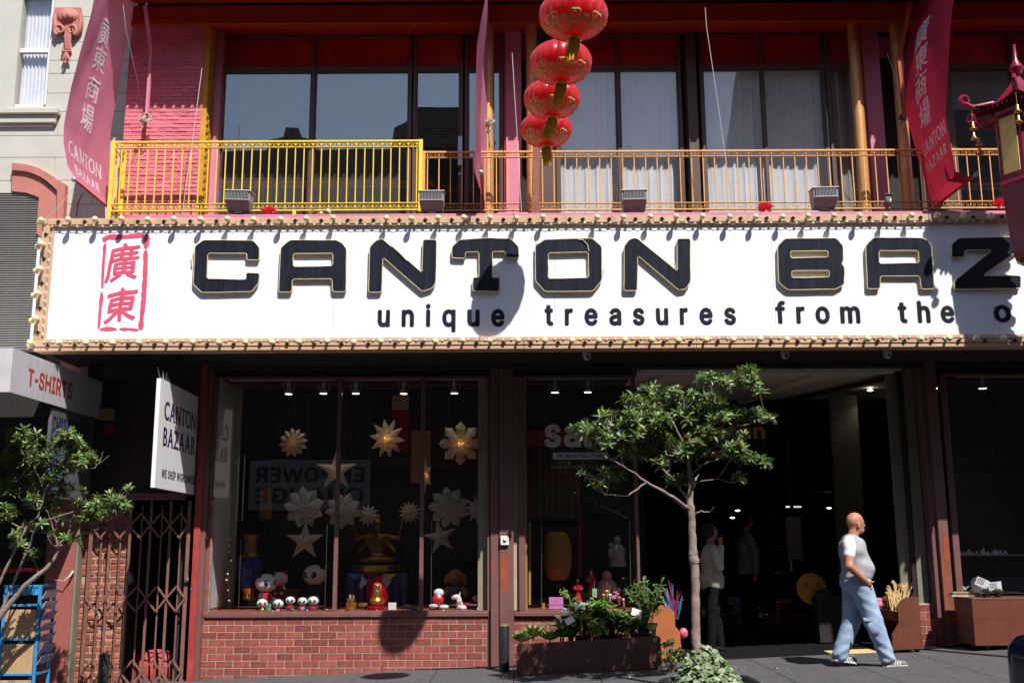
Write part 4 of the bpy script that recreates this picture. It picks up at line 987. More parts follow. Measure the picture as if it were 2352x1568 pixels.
sock_me = bb.mesh('bulb_socket',[M['socket'],M['dark']])
# (lathe z axis maps to +Y: the bulb points to -Y, out of the frame)
def bulb(u,v,Y=YB,z=None,rot=None,x=None):
 px = X(u,v,Y - .05) if x is None else x
 pz = z if z is not None else Z(u,v,Y - .05)
 tilt = (rad(random.uniform(-6,6)),0,rad(random.uniform(-8,8)))
 if rot: tilt = rot
 o = piece('bulb',bulb_me,sign,(px,Y - .06,pz),tilt,(1.14,1.1,1.14))
 n = bpy.data.objects.new('bulb_neck',neck_me); COL.objects.link(n); n.parent = o
 return o
def socket(u,v,Y=YB):
 piece('bulb_socket',sock_me,sign,(X(u,v,Y),Y - .001,Z(u,v,Y)),(0,rad(random.uniform(-15,15)),0))
S = lambda r,xs: [q(r,x,0)[0] for x in xs]
tb = S('S1',[168,405,645,880,1115,1350,1585,1820,2055]) + S('S2',[250,480,715,1187,1413,1648,1880,2110]) + S('S3',[207,443,920,1155,1393,1628,1860,2100]) + S('S4',[75,310,540,772,1000,1230,1457,1685,1915,2160,2395])
ts = S('S1',[310,545,780,1017,1250,1485,1717,1950]) + S('S2',[140,375,607,842,957,1072,1302,1533,1768,2000]) + S('S3',[90,325,560,680,797,1033,1267,1503,1738,1970,2203]) + S('S4',[178,412,638,868,1095,1322,1550,1783,2020,2275])
ztb,zts = Z(1200,501.5,YB - .05),Z(1200,504.0,YB)
for u in tb:
 bulb(u,502,z=ztb + random.uniform(-.008,.008))
for u in ts: piece('bulb_socket',sock_me,sign,(X(u,505,YB),YB - .001,zts),(0,rad(random.uniform(-15,15)),0))
bbl = S('S1',[70,320,560,798,1035,1270,1508,1745,1980]) + S('S2',[175,415,657,895,1138,1382,1625,1867,2110]) + S('S3',[215,460,697,935,1170,1410,1645,1890,2130]) + S('S4',[115,355,592,828,1070,1308,1545,1792,2033,2275,2500])
bs = S('S1',[215,455,692,930,1165,1400,1635,1870,2105]) + S('S2',[62,303,543,785,1025,1265,1507,1747,1987,2230]) + S('S3',[335,577,815,1048,1283,1518,1755,1997]) + S('S4',[218,455,692,930,1168,1405,1648,1890,2122,2390])
zbb,zbs = Z(1200,783.5,YB - .05),Z(1200,787,YB)
for u in bbl: bulb(u,785,z=zbb + random.uniform(-.006,.006))
for u in bs: piece('bulb_socket',sock_me,sign,(X(u,787,YB),YB - .001,zbs),(0,rad(random.uniform(-15,15)),0))
for x,y in ((150,325),(130,545),(108,762),(92,985)): bulb(*q('S1',x,y),x=X(96,650,YB))
for x,y in ((180,235),(160,450),(140,668),(120,890),(100,1108)):
 u,v = q('S1',x,y); piece('bulb_socket',sock_me,sign,(X(97,650,YB),YB - .001,Z(u,v,YB)))
for y in (137,355,570,788,1010,1232):
 u,v = q('S1',60,y)
 bulb(u,v,Y=YB + .2,x=xl_o - .075,z=Z(u,v,YB + .2),rot=(0,0,rad(-90)))
 o = piece('bulb_socket',sock_me,sign,(xl_o - .013,YB + .14,Z(u,v,YB + .2)),(0,0,rad(-90)))
# little light modules on a wire along the frame: more than one could pick apart
b = B()
def module(x,z,Y=YB + .028):
 a = random.uniform(-.06,.06)
 b.obox((x,Y - .008,z),(.014,0,.014 * a),(0,.008,0),(-.013 * a,0,.013),.003)
zm_t,zm_b = Z(1200,513.5,YB),Z(1200,779.5,YB)
xs_ = xl_i - .02; wt = []; wb = []
while xs_ < XE - .1:
 zt_ = zm_t + random.uniform(-.008,.008); zb_ = zm_b + random.uniform(-.006,.006)
 module(xs_,zt_,YB + .012); module(xs_ + .03,zb_,YB + .0); wt.append((xs_,YB + .004,zt_)); wb.append((xs_ + .03,YB - .004,zb_))
 wt.append((xs_ + .055,YB - .002,zm_t - .012 + random.uniform(-.01,.01))); wb.append((xs_ + .085,YB - .006,zm_b + random.uniform(-.012,.004)))
 xs_ += .1095
zz = zm_b + .1; wl = []
xm_ = X(99 + 8,650,YB)
while zz < zm_t - .05:
 module(xm_ + .0,zz,YB + .004); wl.append((xm_,YB - .004,zz)); zz += .108
build(b,'light_modules',M['ledm'],sign,kind='stuff')
b = B(); b.tube(wt,.0035,5); b.tube(wb,.0035,5); b.tube(wl,.0035,5)
b.tube([A('S1',215,100,YB - .03),A('S1',170,150,YB - .02),A('S1',160,280,YB - .02),A('S1',170,340,YB - .03),A('S1',150,420,YB - .02),A('S1',162,540,YB - .03),A('S1',160,610,YB - .03),A('S1',145,665,YB - .01)],.006,6)
build(b,'wiring',M['rope'],sign)
# raised letters: shape traced in the sign's own plane, 45 mm deep, pale rim
LT = {
 'C': ('S1',[[(1600,287),(2042,290),(2098,350),(2096,465),(1985,462),(1985,405),(1638,405),(1630,632),(1940,640),(1978,636),(1982,578),(2100,580),(2090,668),(2028,745),(1582,752),(1508,680),(1522,345)]]),
 'A': ('S2',[[(330,288),(742,288),(790,315),(830,365),(825,747),(705,747),(700,632),(348,632),(343,750),(225,750),(245,355),(285,318)],[(355,405),(710,403),(707,515),(355,522)]]),
 'N': ('S2',[[(1037,350),(1090,292),(1150,278),(1503,578),(1512,283),(1633,285),(1625,665),(1592,715),(1505,743),(1155,440),(1143,750),(1025,750)]]),
 'T': ('S2',[[(1770,350),(1835,285),(2100,268),(2290,272),(2363,345),(2366,442),(2248,442),(2243,388),(2130,388),(2127,618),(2196,620),(2192,742),(1953,740),(1957,620),(2010,618),(2010,390),(1890,392),(1887,450),(1768,445)]]),
 'O': ('S3',[[(455,283),(880,272),(965,345),(968,640),(890,740),(460,742),(375,650),(375,340)],[(490,402),(845,392),(850,622),(488,628)]]),
 'N2': ('S3',[[(1165,345),(1210,285),(1255,268),(1285,275),(1640,565),(1637,275),(1755,275),(1757,655),(1715,720),(1655,732),(1630,715),(1285,425),(1280,735),(1162,735)]]),
 'B': ('S4',[[(340,272),(795,270),(858,340),(860,465),(846,495),(870,530),(868,680),(795,722),(365,728),(285,660),(275,340)],[(390,385),(722,382),(725,440),(392,447)],[(400,560),(733,558),(736,615),(402,622)]]),
 'A2': ('S4',[[(1135,265),(1560,268),(1610,295),(1645,335),(1670,720),(1555,722),(1540,605),(1190,607),(1188,718),(1075,720),(1060,340),(1085,310)],[(1178,380),(1530,380),(1535,490),(1180,495)]]),
 'Z': ('S4',[[(1825,325),(1890,265),(2370,258),(2430,325),(2418,380),(2105,600),(2440,605),(2440,715),(1850,722),(1850,650),(2185,375),(1945,375),(1940,437),(1825,440)]]),
}
D_ = .045
def raised(r,loops,dx=0.):
 lw = [[(X(*q(r,x,y),YF - D_) + dx,Z(*q(r,x,y),YF - D_) + random.uniform(-.003,.003)) for x,y in l] for l in loops]
 # round the corners a little
 def rnd(l,k=.12):
  o = []
  n = len(l)
  for i in range(n):
   a,c,d = Vector(l[i - 1]),Vector(l[i]),Vector(l[(i + 1) % n])
   t1 = min(.02,(c - a).length * k); t2 = min(.02,(d - c).length * k)
   o.append(tuple(c + (a - c).normalized() * t1)); o.append(tuple(c + (d - c).normalized() * t2))
  return o
 lw = [rnd(l) for l in lw]
 lw = [l if sum(l[i][0] * l[(i + 1) % len(l)][1] - l[(i + 1) % len(l)][0] * l[i][1] for i in range(len(l))) > 0 else l[::-1] for l in lw]
 b = B(); b.poly(lw,front(YF - D_),D_ - .002,0,1,back=False)
 o = build(b,'raised_letter',[M['navy'],M['cream']],sign)
 b = B()
 for l in lw:
  pts = [Vector((x,YF - D_ - .003,z)) for x,z in l]
  ring = []
  for i in range(len(pts)):
   ring.append(pts[i])
   n_ = pts[(i + 1) % len(pts)]
   if (n_ - pts[i]).length > .15:
    for t in (.33,.66): ring.append(pts[i].lerp(n_,t) + Vector((random.uniform(-.003,.003),0,random.uniform(-.003,.003))))
  b.tube(ring + [ring[0]],.0055,5,caps=False)
 build(b,'rim',M['cream'],o)
for k_,(r,loops) in LT.items(): raised(r,loops)
for i in (1,2): raised('S4',LT['A2'][1],X(2200,600,YF) * 0 + i * 1.135 + 1.10)
# peeled bits of rim
b = B()
for (r,pts) in (('S3',[(755,278),(800,285),(840,330),(850,385)]),('S3',[(375,345),(395,318),(372,330)]),('S3',[(968,560),(985,545),(975,610)]),('S3',[(1575,510),(1590,492),(1615,505),(1620,530)]),('S2',[(1230,335),(1300,395),(1370,470)]),('S1',[(1498,395),(1505,480),(1495,460)])):
 b.tube([A(r,x,y,YF - D_ - .012) for x,y in pts],.006,5)
build(b,'peeled_trim',M['cream'],sign)
# tag line
def line(b,s,u0,u1,vb,xh,style='s',ref=None,Yp=YF - .004,**k):
 vm = vb
 x0,x1 = X(u0,vb,Yp),X(u1,vb,Yp); z0 = Z((u0 + u1) / 2,vb,Yp); h = Z((u0 + u1) / 2,vb - xh,Yp) - z0
 lparts(lay(s,style,x0,x1,z0,h,ref,**k),front(Yp),.003,M['navy'],sign)
for s,u0,u1,vb,gap in (('unique',867,1159,747.5,345),('treasures',1251,1691,744,345),('from',1782,1977,740.3,300),('the',2064,2194,738.8,300),('o',2284,2324,737,0)):
 line(None,s,u0,u1,vb,37,ref=next((c for c in s if c in 'unreasom'),s[0]),gap=gap)
# the red seal
def stroke(b,pts,ws,mp,d=.003):
 L = []; R_ = []
 P = []
 for i in range(len(pts) - 1):
  a,c = Vector(pts[i]),Vector(pts[i + 1]); n = max(2,int((c - a).length / .05))
  for k in range(n): P.append((a.lerp(c,k / n),ws[i] + (ws[i + 1] - ws[i]) * k / n))
 P.append((Vector(pts[-1]),ws[-1]))
 for i,(p,w_) in enumerate(P):
  t = (P[min(i + 1,len(P) - 1)][0] - P[max(i - 1,0)][0]).normalized(); n = Vector((-t.y,t.x))
  w1_ = w_ / 2 * random.uniform(.8,1.2)
  if i in (0,len(P) - 1): w1_ *= .5
  L.append(tuple(p + n * w1_)); R_.append(tuple(p - n * w1_ * random.uniform(.8,1.2)))
 l = L + R_[::-1]
 if sum(l[i][0] * l[(i + 1) % len(l)][1] - l[(i + 1) % len(l)][0] * l[i][1] for i in range(len(l))) < 0: l = l[::-1]
 b.poly([l],mp,d,back=False)
b = B()
wp = lambda x,y: (X(*q('S1',x,y),YF - .004),Z(*q('S1',x,y),YF - .004))
px_ = .2578 / 2400 * 13.6
for pts,ws in (([(722,300),(712,275),(760,255),(870,258),(980,248),(1068,240)],[32,36,42,40,42,54]),([(1095,232),(1092,300),(1084,362)],[50,46,34]),([(1085,372),(1080,560),(1066,800),(1045,1000),(1040,1085)],[38,38,40,38,42]),
    ([(722,312),(712,430),(703,560),(696,715)],[30,22,24,26]),([(689,745),(690,800),(675,940),(664,1075)],[18,32,24,26]),([(676,1082),(740,1074),(826,1077)],[32,34,28]),([(850,1077),(930,1078),(1020,1085)],[24,26,34])):
 stroke(b,[wp(x,y) for x,y in pts],[w_ * px_ for w_ in ws],front(YF - .004))
def glyph_fit(b,key,x0,x1,z0,z1,mp,d=.003,shear=0.):
 g = GL[key]; bx = _bb(g)
 gg = [[(x0 + (p[0] - bx[0]) / (bx[1] - bx[0]) * (x1 - x0),z0 + (p[1] - bx[2]) / (bx[3] - bx[2]) * (z1 - z0)) for p in l] for l in g]
 if shear:
  zm = (z0 + z1) / 2; gg = [[(x + (z - zm) * shear,z) for x,z in l] for l in gg]
 letters(b,[gg],mp,d)
glyph_fit(b,'k廣',*[wp(x,500)[0] for x in (735,1022)],wp(880,668)[1],wp(880,312)[1],front(YF - .0045),shear=.06)
glyph_fit(b,'k東',*[wp(x,870)[0] for x in (728,1002)],wp(870,1032)[1],wp(870,708)[1],front(YF - .0045),shear=.06)
build(b,'seal_print',M['seal'],sign)

# ---------------------------------------------------------------- railings on the balcony
bb = B()
def scroll_mesh(name,m,w_,h,flip):
 """a pair of C scrolls about a leaf, w_ wide and h high"""
 bb = B()
 for sgn in (-1,1):
  pts = []
  for k in range(15):
   t = k / 14
   a = -math.pi * .5 + t * math.pi * 1.75
   r = h * .36 * (1 - .45 * t)
   cx = sgn * (w_ * .27); cz = -h * .02
   pts.append((cx + sgn * r * math.cos(a) * 1.05 - sgn * (.0),0,(cz + r * math.sin(a)) * (1 if not flip else -1)))
  bb.tube(pts,h * .055,5)
  bb.tube([(0,0,-h * .5 * (1 if not flip else -1)),(sgn * h * .06,0,0),(sgn * h * .22,0,h * .42 * (1 if not flip else -1))],[h * .05,h * .07,h * .03],5)
 bb.tube([(0,0,-h / 2),(0,0,h / 2)],h * .06,5)
 return bb.mesh('scroll',[m])
def railing(name,label,u0,u1,vt,vb,Yr,m,step_px,gap_v,first,rw=.03,vref=400,pw_=.055,ends=(True,True)):
 x0,x1 = X(u0,vref,Yr),X(u1,vref,Yr)
 um = (u0 + u1) / 2
 um = min(um,2000)
 zt,zb_ = Z(um,vt,Yr),Z(um,vb,Yr)
 zt2,zb2 = Z(um,vt + gap_v,Yr),Z(um,vb - gap_v,Yr)
 t = thing(name,label,'railing',((x0 + x1) / 2,Yr,Zfloor))
 def rail(z,hh,nm='rail'):
  b = B(); b.box(x0,x1,Yr - .016,Yr + .016,z - hh,z,.003); build(b,nm,m,t)
 rail(zt,.026,'top_rail'); rail(zt2 + .008,.012); rail(zb2 + .008,.014); rail(zb_ + .012,.022)
 h = zt - .026 - zt2 - .008
 sm_ = scroll_mesh('scroll',m,step_px,h,False); sm2 = scroll_mesh('scroll',m,step_px,h,True)
 bb = B(); bb.box(-.0075,.0075,-.0075,.0075,zb2 + .0085,zt2 - .0045,.0015); bal = bb.mesh('baluster',[m])
 x = x0 + first
 while x < x1 - .04:
  piece('baluster',bal,t,(x,Yr,0)); piece('scroll',sm_,t,(x,Yr,(zt - .026 + zt2 + .008) / 2)); piece('scroll',sm2,t,(x,Yr,(zb2 + .008 - .014 + zb_ + .012) / 2))
  x += step_px
 for i,xx in enumerate((x0,x1)):
  if ends[i]:
   b = B(); b.box(xx - pw_ / 2,xx + pw_ / 2,Yr - .022,Yr + .022,Zfloor - .05,zt + .004,.003); build(b,'post',m,t)
 return t,x0,x1,zt,zt2,zb2,zb_
sx = lambda n,u0,u1,Yr: (X(u1,400,Yr) - X(u0,400,Yr)) / n
st = X(459.4 + 1280 * .3164,400,-.72) - X(459.4 + 230 * .3164,400,-.72); st /= 16.6
yr,rx0,rx1,rzt,rzt2,rzb2,rzb = railing('yellow_railing','bright yellow iron railing with scrollwork at the left end of the balcony',257,966,323.5,484,-.72,M['yellow'],st,16,.12)
b = B()
for u in (524,676): xx = X(u,488,-.72); b.box(xx - .025,xx + .025,-.74,-.70,Zfloor - .02,rzb,.002)
build(b,'foot',M['yellow'],yr)
# its return to the wall at the left end
b = B()
y1_ = -.30
b.box(rx0 - .016,rx0 + .016,-.695,y1_,rzt - .026,rzt,.003); b.box(rx0 - .012,rx0 + .012,-.695,y1_,rzt2 - .004,rzt2 + .008,.002); b.box(rx0 - .012,rx0 + .012,-.695,y1_,rzb2,rzb2 + .012,.002); b.box(rx0 - .016,rx0 + .016,-.695,y1_,rzb,rzb + .02,.003)
b.box(rx0 - .03,rx0 + .03,y1_ - .03,y1_,Zfloor,rzt + .0,.003)
for k in range(1,4): b.box(rx0 - .007,rx0 + .007,-.70 + k * .1 - .007,-.70 + k * .1 + .007,rzb2 + .012,rzt2 - .004)
build(b,'return_panel',M['yellow'],yr)
st2 = X(1439.4 + 1490 * .3163,400,-.62) - X(1439.4 + 70 * .3163,400,-.62); st2 /= 17.0
orl = railing('orange_railing','weathered orange iron railing with scrollwork along the right of the balcony',972,2420,344.5,480.5,-.62,M['orail'],st2,15,.06,ends=(True,False))

# ---------------------------------------------------------------- floodlights over the sign
M['lampgrey'] = mat('weathered_grey_metal',(.33,.32,.33),.5,.12,8,.15,60,metal=.2,stain=(.2,.19,.19),sscale=10,samt=.5)
M['whitetop'] = mat('pale_grey_top',(.62,.61,.62),.5,.08,8)  # paler grey for the lid
def floodlight(u,v,label,tilt=0.):
 Yl = -1.0
 c = at(u,v,Yl)
 t = thing('floodlight',label,'floodlight',c,'floodlights on the balcony edge')
 t.rotation_euler = (0,tilt,0)
 o = wloc(t)
 W,H = .165,.12
 b = B()
 b.add([o + Vector(p) for p in ((-W,-.10,.115),(W,-.10,.115),(W,.12,.13),(-W,.12,.13),(-W,-.09,-.02),(W,-.09,-.02),(W,.12,-.02),(-W,.12,-.02),(-W * .88,.0,-.135),(W * .88,.0,-.135),(W * .88,.12,-.135),(-W * .88,.12,-.135))],
          [(3,2,1,0),(0,1,5,4),(1,2,6,5),(3,0,4,7),(2,3,7,6),(4,5,9,8),(5,6,10,9),(7,4,8,11),(8,9,10,11),(6,7,11,10)])
 build(b,'housing',M['lampgrey'],t)
 b = B(); b.obox(o + Vector((0,.008,.127)),(W + .012,0,0),(0,.125,.0085),(0,-.0004,.006),.003); build(b,'lid',M['whitetop'] ,t)
 b = B(); b.obox(o + Vector((0,-.101,.048)),(W - .018,0,0),(0,.003,0),(0,0,.052)); build(b,'vent_shade_plate',M['dark'],t)  # flat near-black plate; the shade between the fins is its colour
 fb = B(); fb.obox((0,0,0),(.003,0,0),(0,.007,0),(0,0,.052)); fm = fb.mesh('fin',[M['lampgrey']])
 for k in range(15): piece('fin',fm,t,o + Vector((-W + .03 + k * (2 * W - .06) / 14,-.107,.048)))
 b = B(); b.obox(o + Vector((0,-.108,-.012)),(W - .01,0,0),(0,.01,0),(0,0,.008),.002); b.obox(o + Vector((0,.03,-.155)),(.05,0,0),(0,.03,0),(0,0,.02),.003)
 build(b,'visor',M['lampgrey'],t)
 b = B()
 for s_ in (-1,1): b.bar(o + Vector((s_ * .03,.04,-.16)),o + Vector((s_ * .22,.12,-.25)),.018,.018)
 b.bar(o + Vector((0,.05,-.15)),o + Vector((0,.08,-.3)),.03,.03)
 build(b,'bracket',M['steel'],t)
 return t
floodlight(549,462,'grey floodlight in front of the yellow railing',.04)
floodlight(992,463,'grey floodlight at the corner where yellow and orange railings meet')
floodlight(1456,461,'grey floodlight in front of the white curtains, third from the left',-.02)
floodlight(1893,455,'grey floodlight below the gold column, nearest the right banner',-.02)
# red spiky ornaments on the ledge
M['redgl'] = mat('red_plastic',(.55,.012,.02),.25,.1,10)
def burst(u,v,label):
 c = at(u,v,-1.12); b = B()
 b.lathe([(.045,-.06),(.03,-.02),(.035,.0)],c,10)
 for k in range(11):
  a = -1.25 + 2.5 * k / 10
  for dy in (-.02,.02):
   b.tube([c + Vector((.02 * math.sin(a),dy,0)),c + Vector((.075 * math.sin(a),dy * 2,.065 * math.cos(a))),c + Vector((.115 * math.sin(a),dy * 2.2,.085 * math.cos(a) + .01))],[.014,.011,.002],6)
 build(b,'spiky_ornament',M['redgl'],None,label,'ornament','red spiky ornaments on the canopy edge')
burst(617,489,'red spiky ornament in front of the yellow railing'); burst(1758,480,'red spiky ornament in front of the orange railing under the curtains'); burst(2297,470,'red spiky ornament beside the pagoda lamp')
b = B(); c = at(736,492,-1.05)
b.ell(c,(.05,.04,.045)); b.tube([c + Vector((-.13,0,-.03)),c + Vector((-.12,0,.03)),c + Vector((-.09,0,.05))],[.02,.03,.03],8); b.tube([c + Vector((.13,0,-.03)),c + Vector((.12,0,.03)),c + Vector((.09,0,.05))],[.02,.03,.03],8)
build(b,'gold_lamp_cluster',mat('gold_lamp_metal',(.7,.42,.1),.25,.1,8,metal=.8),None,'small gold lamp cluster peeping out below the yellow railing','lamp')

# ---------------------------------------------------------------- brown post that carries the lantern line, small camera on the railing
b = B()
pa,pb = at(1229,492,-.95),at(1247,330,-.95)
b.bar(pa,(pa.x + .03,-.95,pb.z + .02),.10,.10,.006); b.bar(pa - Vector((0,.0,.05)),pa + Vector((.004,0,.23)),.13,.125,.01)
build(b,'timber_post',mat('red_brown_timber',(.25,.085,.05),.6,.2,8,.3,50),None,'red brown timber post standing behind the lowest lantern','post')
c = at(2041,458,-.64); b = B()
b.box(c.x - .045,c.x + .045,c.y - .03,c.y + .03,c.z - .05,c.z + .06,.01); b.box(c.x - .06,c.x + .06,c.y - .05,c.y + .03,c.z + .06,c.z + .072,.003); b.lathe([(.026,0),(.03,.03),(.02,.05)],(c.x,c.y - .05,c.z - .07),10)
build(b,'security_camera',M['steel'],None,'small grey camera clamped to the orange railing by the pink pilaster','security camera')

# ---------------------------------------------------------------- red silk lanterns on a line towards the street
def silk():
 m = mat('red_lantern_silk',(.74,.014,.022),.30,.06,3,.1,120,spec=1.0,trans=.5,sheen=.2)
 return m
M['silk'] = silk()
M['goldprint'] = mat('gold_print',(.80,.52,.16),.5,.15,12)
M['goldtassel'] = mat('gold_tassel',(.92,.56,.08),.4,.25,20,trans=.5)
M['goldband'] = mat('gold_foil_band',(.7,.42,.08),.22,.1,8,metal=.8)
def lantern(u,v,d,label,rz,sway):
 c = at(u,v,CAM.y + d)
 t = thing('red_lantern',label,'lantern',c,'red lanterns strung towards the street')
 R_,H = .315,.192
 def rib(a,z): return 1 - .045 * abs(math.cos(a * 9)) ** 8 * (1 - abs(z / H) ** 3)
 prof = []
 n = 16
 for k in range(n + 1):
  th = math.pi * k / n
  rr = R_ * abs(math.sin(th)) ** .78; zz = -H * math.cos(th)
  if rr < .085: rr = .085; zz = math.copysign(H * .965,zz)
  prof.append((rr,zz))
 b = B(); b.lathe(prof,c,72,0,mod=rib,cap=False); sh = build(b,'shade',M['silk'],t)
 def surf(a,z):
  th = math.acos(max(-1,min(1,-z / H))); rr = max(.085,R_ * math.sin(th) ** .78) * rib(a,z)
  nrm = Vector((math.cos(a) * rr / R_ ** 2,math.sin(a) * rr / R_ ** 2,z / H ** 2)).normalized()
  return c + Vector((rr * math.cos(a),rr * math.sin(a),z)) + nrm * .0025
 # printed gold pattern: key frets round the foot and a ring of cloud heads
 b = B()
 def band(pts,w_=.0055):
  w_ *= 1.55
  L = []
  for (a,z) in pts:
   L.append(surf(a,z))
  for i in range(len(pts) - 1):
   a0,z0 = pts[i]; a1,z1 = pts[i + 1]
   k = max(1,int(abs(a1 - a0) / .14))
   for s_ in range(k):
    p0 = surf(a0 + (a1 - a0) * s_ / k,z0 + (z1 - z0) * s_ / k); p1 = surf(a0 + (a1 - a0) * (s_ + 1) / k,z0 + (z1 - z0) * (s_ + 1) / k)
    dd = (p1 - p0); up_ = (p0 - c).normalized(); sd_ = dd.cross(up_).normalized() * w_ / 2
    e = dd.normalized() * w_ * .3
    b.add([p0 - sd_ - e,p1 - sd_ + e,p1 + sd_ + e,p0 + sd_ - e],[(0,1,2,3)])
 zz = lambda f: -H * f
 for f in (.955,.90,.76): band([(2 * math.pi * i / 60,zz(f)) for i in range(61)],.005)
 N = 12
 for i in range(N):
  a = 2 * math.pi * i / N; s_ = 2 * math.pi / N
  band([(a + .1 * s_,zz(.79)),(a + .9 * s_,zz(.79)),(a + .9 * s_,zz(.87)),(a + .3 * s_,zz(.87)),(a + .3 * s_,zz(.825)),(a + .7 * s_,zz(.825))],.005)
  band([(a + .1 * s_,zz(.92)),(a + .45 * s_,zz(.92)),(a + .45 * s_,zz(.94)),(a + .9 * s_,zz(.94))],.004)
 N = 8
 for i in range(N):
  a0 = 2 * math.pi * i / N
  pts = []
  for k in range(25):
   t_ = 2 * math.pi * k / 24
   pts.append((a0 + .17 * math.sin(t_) * (1 + .25 * math.cos(3 * t_)),zz(.58) + .034 * -math.cos(t_) * (1 + .2 * math.cos(3 * t_))))
  band(pts,.009)
  band([(a0 - .06,zz(.60)),(a0 - .05,zz(.54)),(a0 + .05,zz(.54)),(a0 + .06,zz(.60)),(a0,zz(.63)),(a0 - .06,zz(.60))],.008)
  for s2 in (-1,1):
   band([(a0 + s2 * .20,zz(.70)),(a0 + s2 * .27,zz(.66)),(a0 + s2 * .33,zz(.60)),(a0 + s2 * .38,zz(.64)),(a0 + s2 * .36,zz(.69))],.009)
   band([(a0 + s2 * .1,zz(.72)),(a0 + s2 * .26,zz(.72))],.008)
 build(b,'gold_pattern',M['goldprint'],sh)
 b = B(); b.lathe([(.088,H * .93),(.09,H * 1.0),(.075,H * 1.03)],c,24); build(b,'cap',M['goldband'],t)
 b = B(); b.lathe([(.062,-H * 1.0 - .055),(.07,-H * 1.0 - .05),(.066,-H * .98)],c,20); build(b,'collar',M['goldband'],t)
 b = B(); rr = random.Random(int(u))
 L = .205
 for k in range(110):
  a = rr.random() * 6.283; r0 = .058 * math.sqrt(rr.random())
  p0 = c + Vector((r0 * math.cos(a),r0 * math.sin(a),-H - .05))
  sw = Vector(sway) * rr.uniform(.7,1.25); l_ = L * rr.uniform(.75,1.1)
  p1 = p0 + Vector((sw.x * .35 + rr.uniform(-.006,.006),sw.y * .4,-l_ * .5)); p2 = p0 + Vector((sw.x + rr.uniform(-.012,.012) - .3 * (p0.x - c.x),sw.y - .3 * (p0.y - c.y),-l_))
  b.tube([p0,p1,p2],[.0035,.0045,.002],3,caps=False)
 build(b,'tassel',M['goldtassel'],t)
 return t,c
ln = []
for args in ((1317,36,8.75,'red lantern nearest the street, topmost and largest on the line',0,(-.04,-.02,0)),
             (1288,144,9.8,'second red lantern from the top of the line',.4,(-.05,.02,0)),
             (1268,227,10.75,'third red lantern from the top of the line',.9,(-.06,.02,0)),
             (1255,297,11.85,'lowest and smallest red lantern, in front of the timber post',1.3,(.01,.01,0))):
 ln.append(lantern(*args)[1])
b = B(); H = .2
top = [c + Vector((0,0,H + .05)) for c in ln]
b.tube([top[0] + (top[0] - top[1]) * 6] + top + [Vector((pa.x + .03,-.95,pb.z + .3))],.005,6)
for c,t_ in zip(ln,top): b.tube([t_,c + Vector((0,0,H * .9))],.004,5)
build(b,'lantern_line',M['wire'],None,'dark cable the red lanterns hang from','cable')

# ---------------------------------------------------------------- banners
def bannermat(name,c1,tr):
 return mat(name,c1,.7,.08,2.5,.05,30,trans=tr,stain=(min(1,c1[0] * 1.15),min(1,c1[1] * 1.8),min(1,c1[2] * 1.5)),sscale=1.6,samt=.4)
M['banner_faded'] = bannermat('faded_pink_banner_cloth',(.70,.23,.315),.4)
M['banner_red'] = bannermat('crimson_banner_cloth',(.36,.018,.04),.45)
M['bannerprint'] = mat('white_banner_print',(.88,.82,.86),.8,.05,10,trans=.3)
M['polered'] = mat('red_pole_paint',(.45,.02,.03),.35,.15,10)
def banner(label,pin,pout,ein,eout,m,side,text,bul=lambda f: 0.):
 """pin/pout: ends of the pole (photo points on the wall side and the street side); ein/eout: the cloth's two edges as photo points"""
 yi,yo = pin.y,pout.y
 t = thing('banner',label,'banner',pin)
 def edge(pts,Yp,last):
  P = [at(u,v,Yp) for u,v in pts] + [last]
  P.sort(key=lambda p: p.z)
  zz = [p.z for p in P]; xx = [p.x for p in P]; yy = [p.y for p in P]
  return lambda z: Vector((float(np.interp(z,zz,xx)),float(np.interp(z,zz,yy)),z)),zz[-1]
 last_o = pout + (pin - pout).normalized() * .13
 ei,zi = edge(ein,yi,pin); eo,zo = edge(eout,yo + .1,last_o)
 zlo,zhi = pin.z,min(zi,zo)
 NU,NV_ = 14,44
 def pt(s_,z):
  p = ei(z).lerp(eo(z),s_)
  f = (z - zlo) / (zhi - zlo)
  e = min(1,f * 8)
  p.x += bul(f) * math.sin(math.pi * s_) * e + .010 * math.sin(s_ * 8 + z * 2.3) * e + .004 * math.sin(s_ * 21 + z * 5) * e
  return p
 g = [[pt(j / NU,zhi + (zlo - zhi) * i / NV_) for j in range(NU + 1)] for i in range(NV_ + 1)]
 b = B(); b.sheet(g); cl = build(b,'cloth',m,t)
 if text:
  def mp(x,z,d):
   s_ = 1 - x if side > 0 else x
   p = pt(s_,z); e = pt(s_ + .01,z) - pt(s_ - .01,z); f_ = pt(s_,z + .02) - pt(s_,z - .02)
   n = e.cross(f_).normalized()
   if n.x * side < 0: n = -n
   return p + n * .005
  for kind,s_,x0,x1,z0,z1 in text:
   if kind == 'k':
    g_ = GL['k' + s_]; bx = _bb(g_)
    gg = [[((x0 + (p[0] - bx[0]) / (bx[1] - bx[0]) * (x1 - x0)),z0 + (p[1] - bx[2]) / (bx[3] - bx[2]) * (z1 - z0)) for p in l] for l in g_]
    lparts([gg],mp,0,M['bannerprint'],cl)
   else:
    lparts(lay(s_,'r',x0,x1,z0,z1 - z0,gap=70),mp,0,M['bannerprint'],cl)
 b = B(); b.tube([pin,pout],.017,10); pl = build(b,'pole',M['polered'],t)
 b = B(); b.ell(pout,.034); b.lathe([(.02,-.03),(.02,.03)],pout + (pin - pout).normalized() * .04,8,M=rot_to(pin - pout)); build(b,'finial',M['lampgrey'],pl)
 return t
def poleends(ui,vi,uo,vo,Yi):
 a = at(ui,vi,Yi); c = atx(uo,vo,a.x); c.z = a.z; return a,c
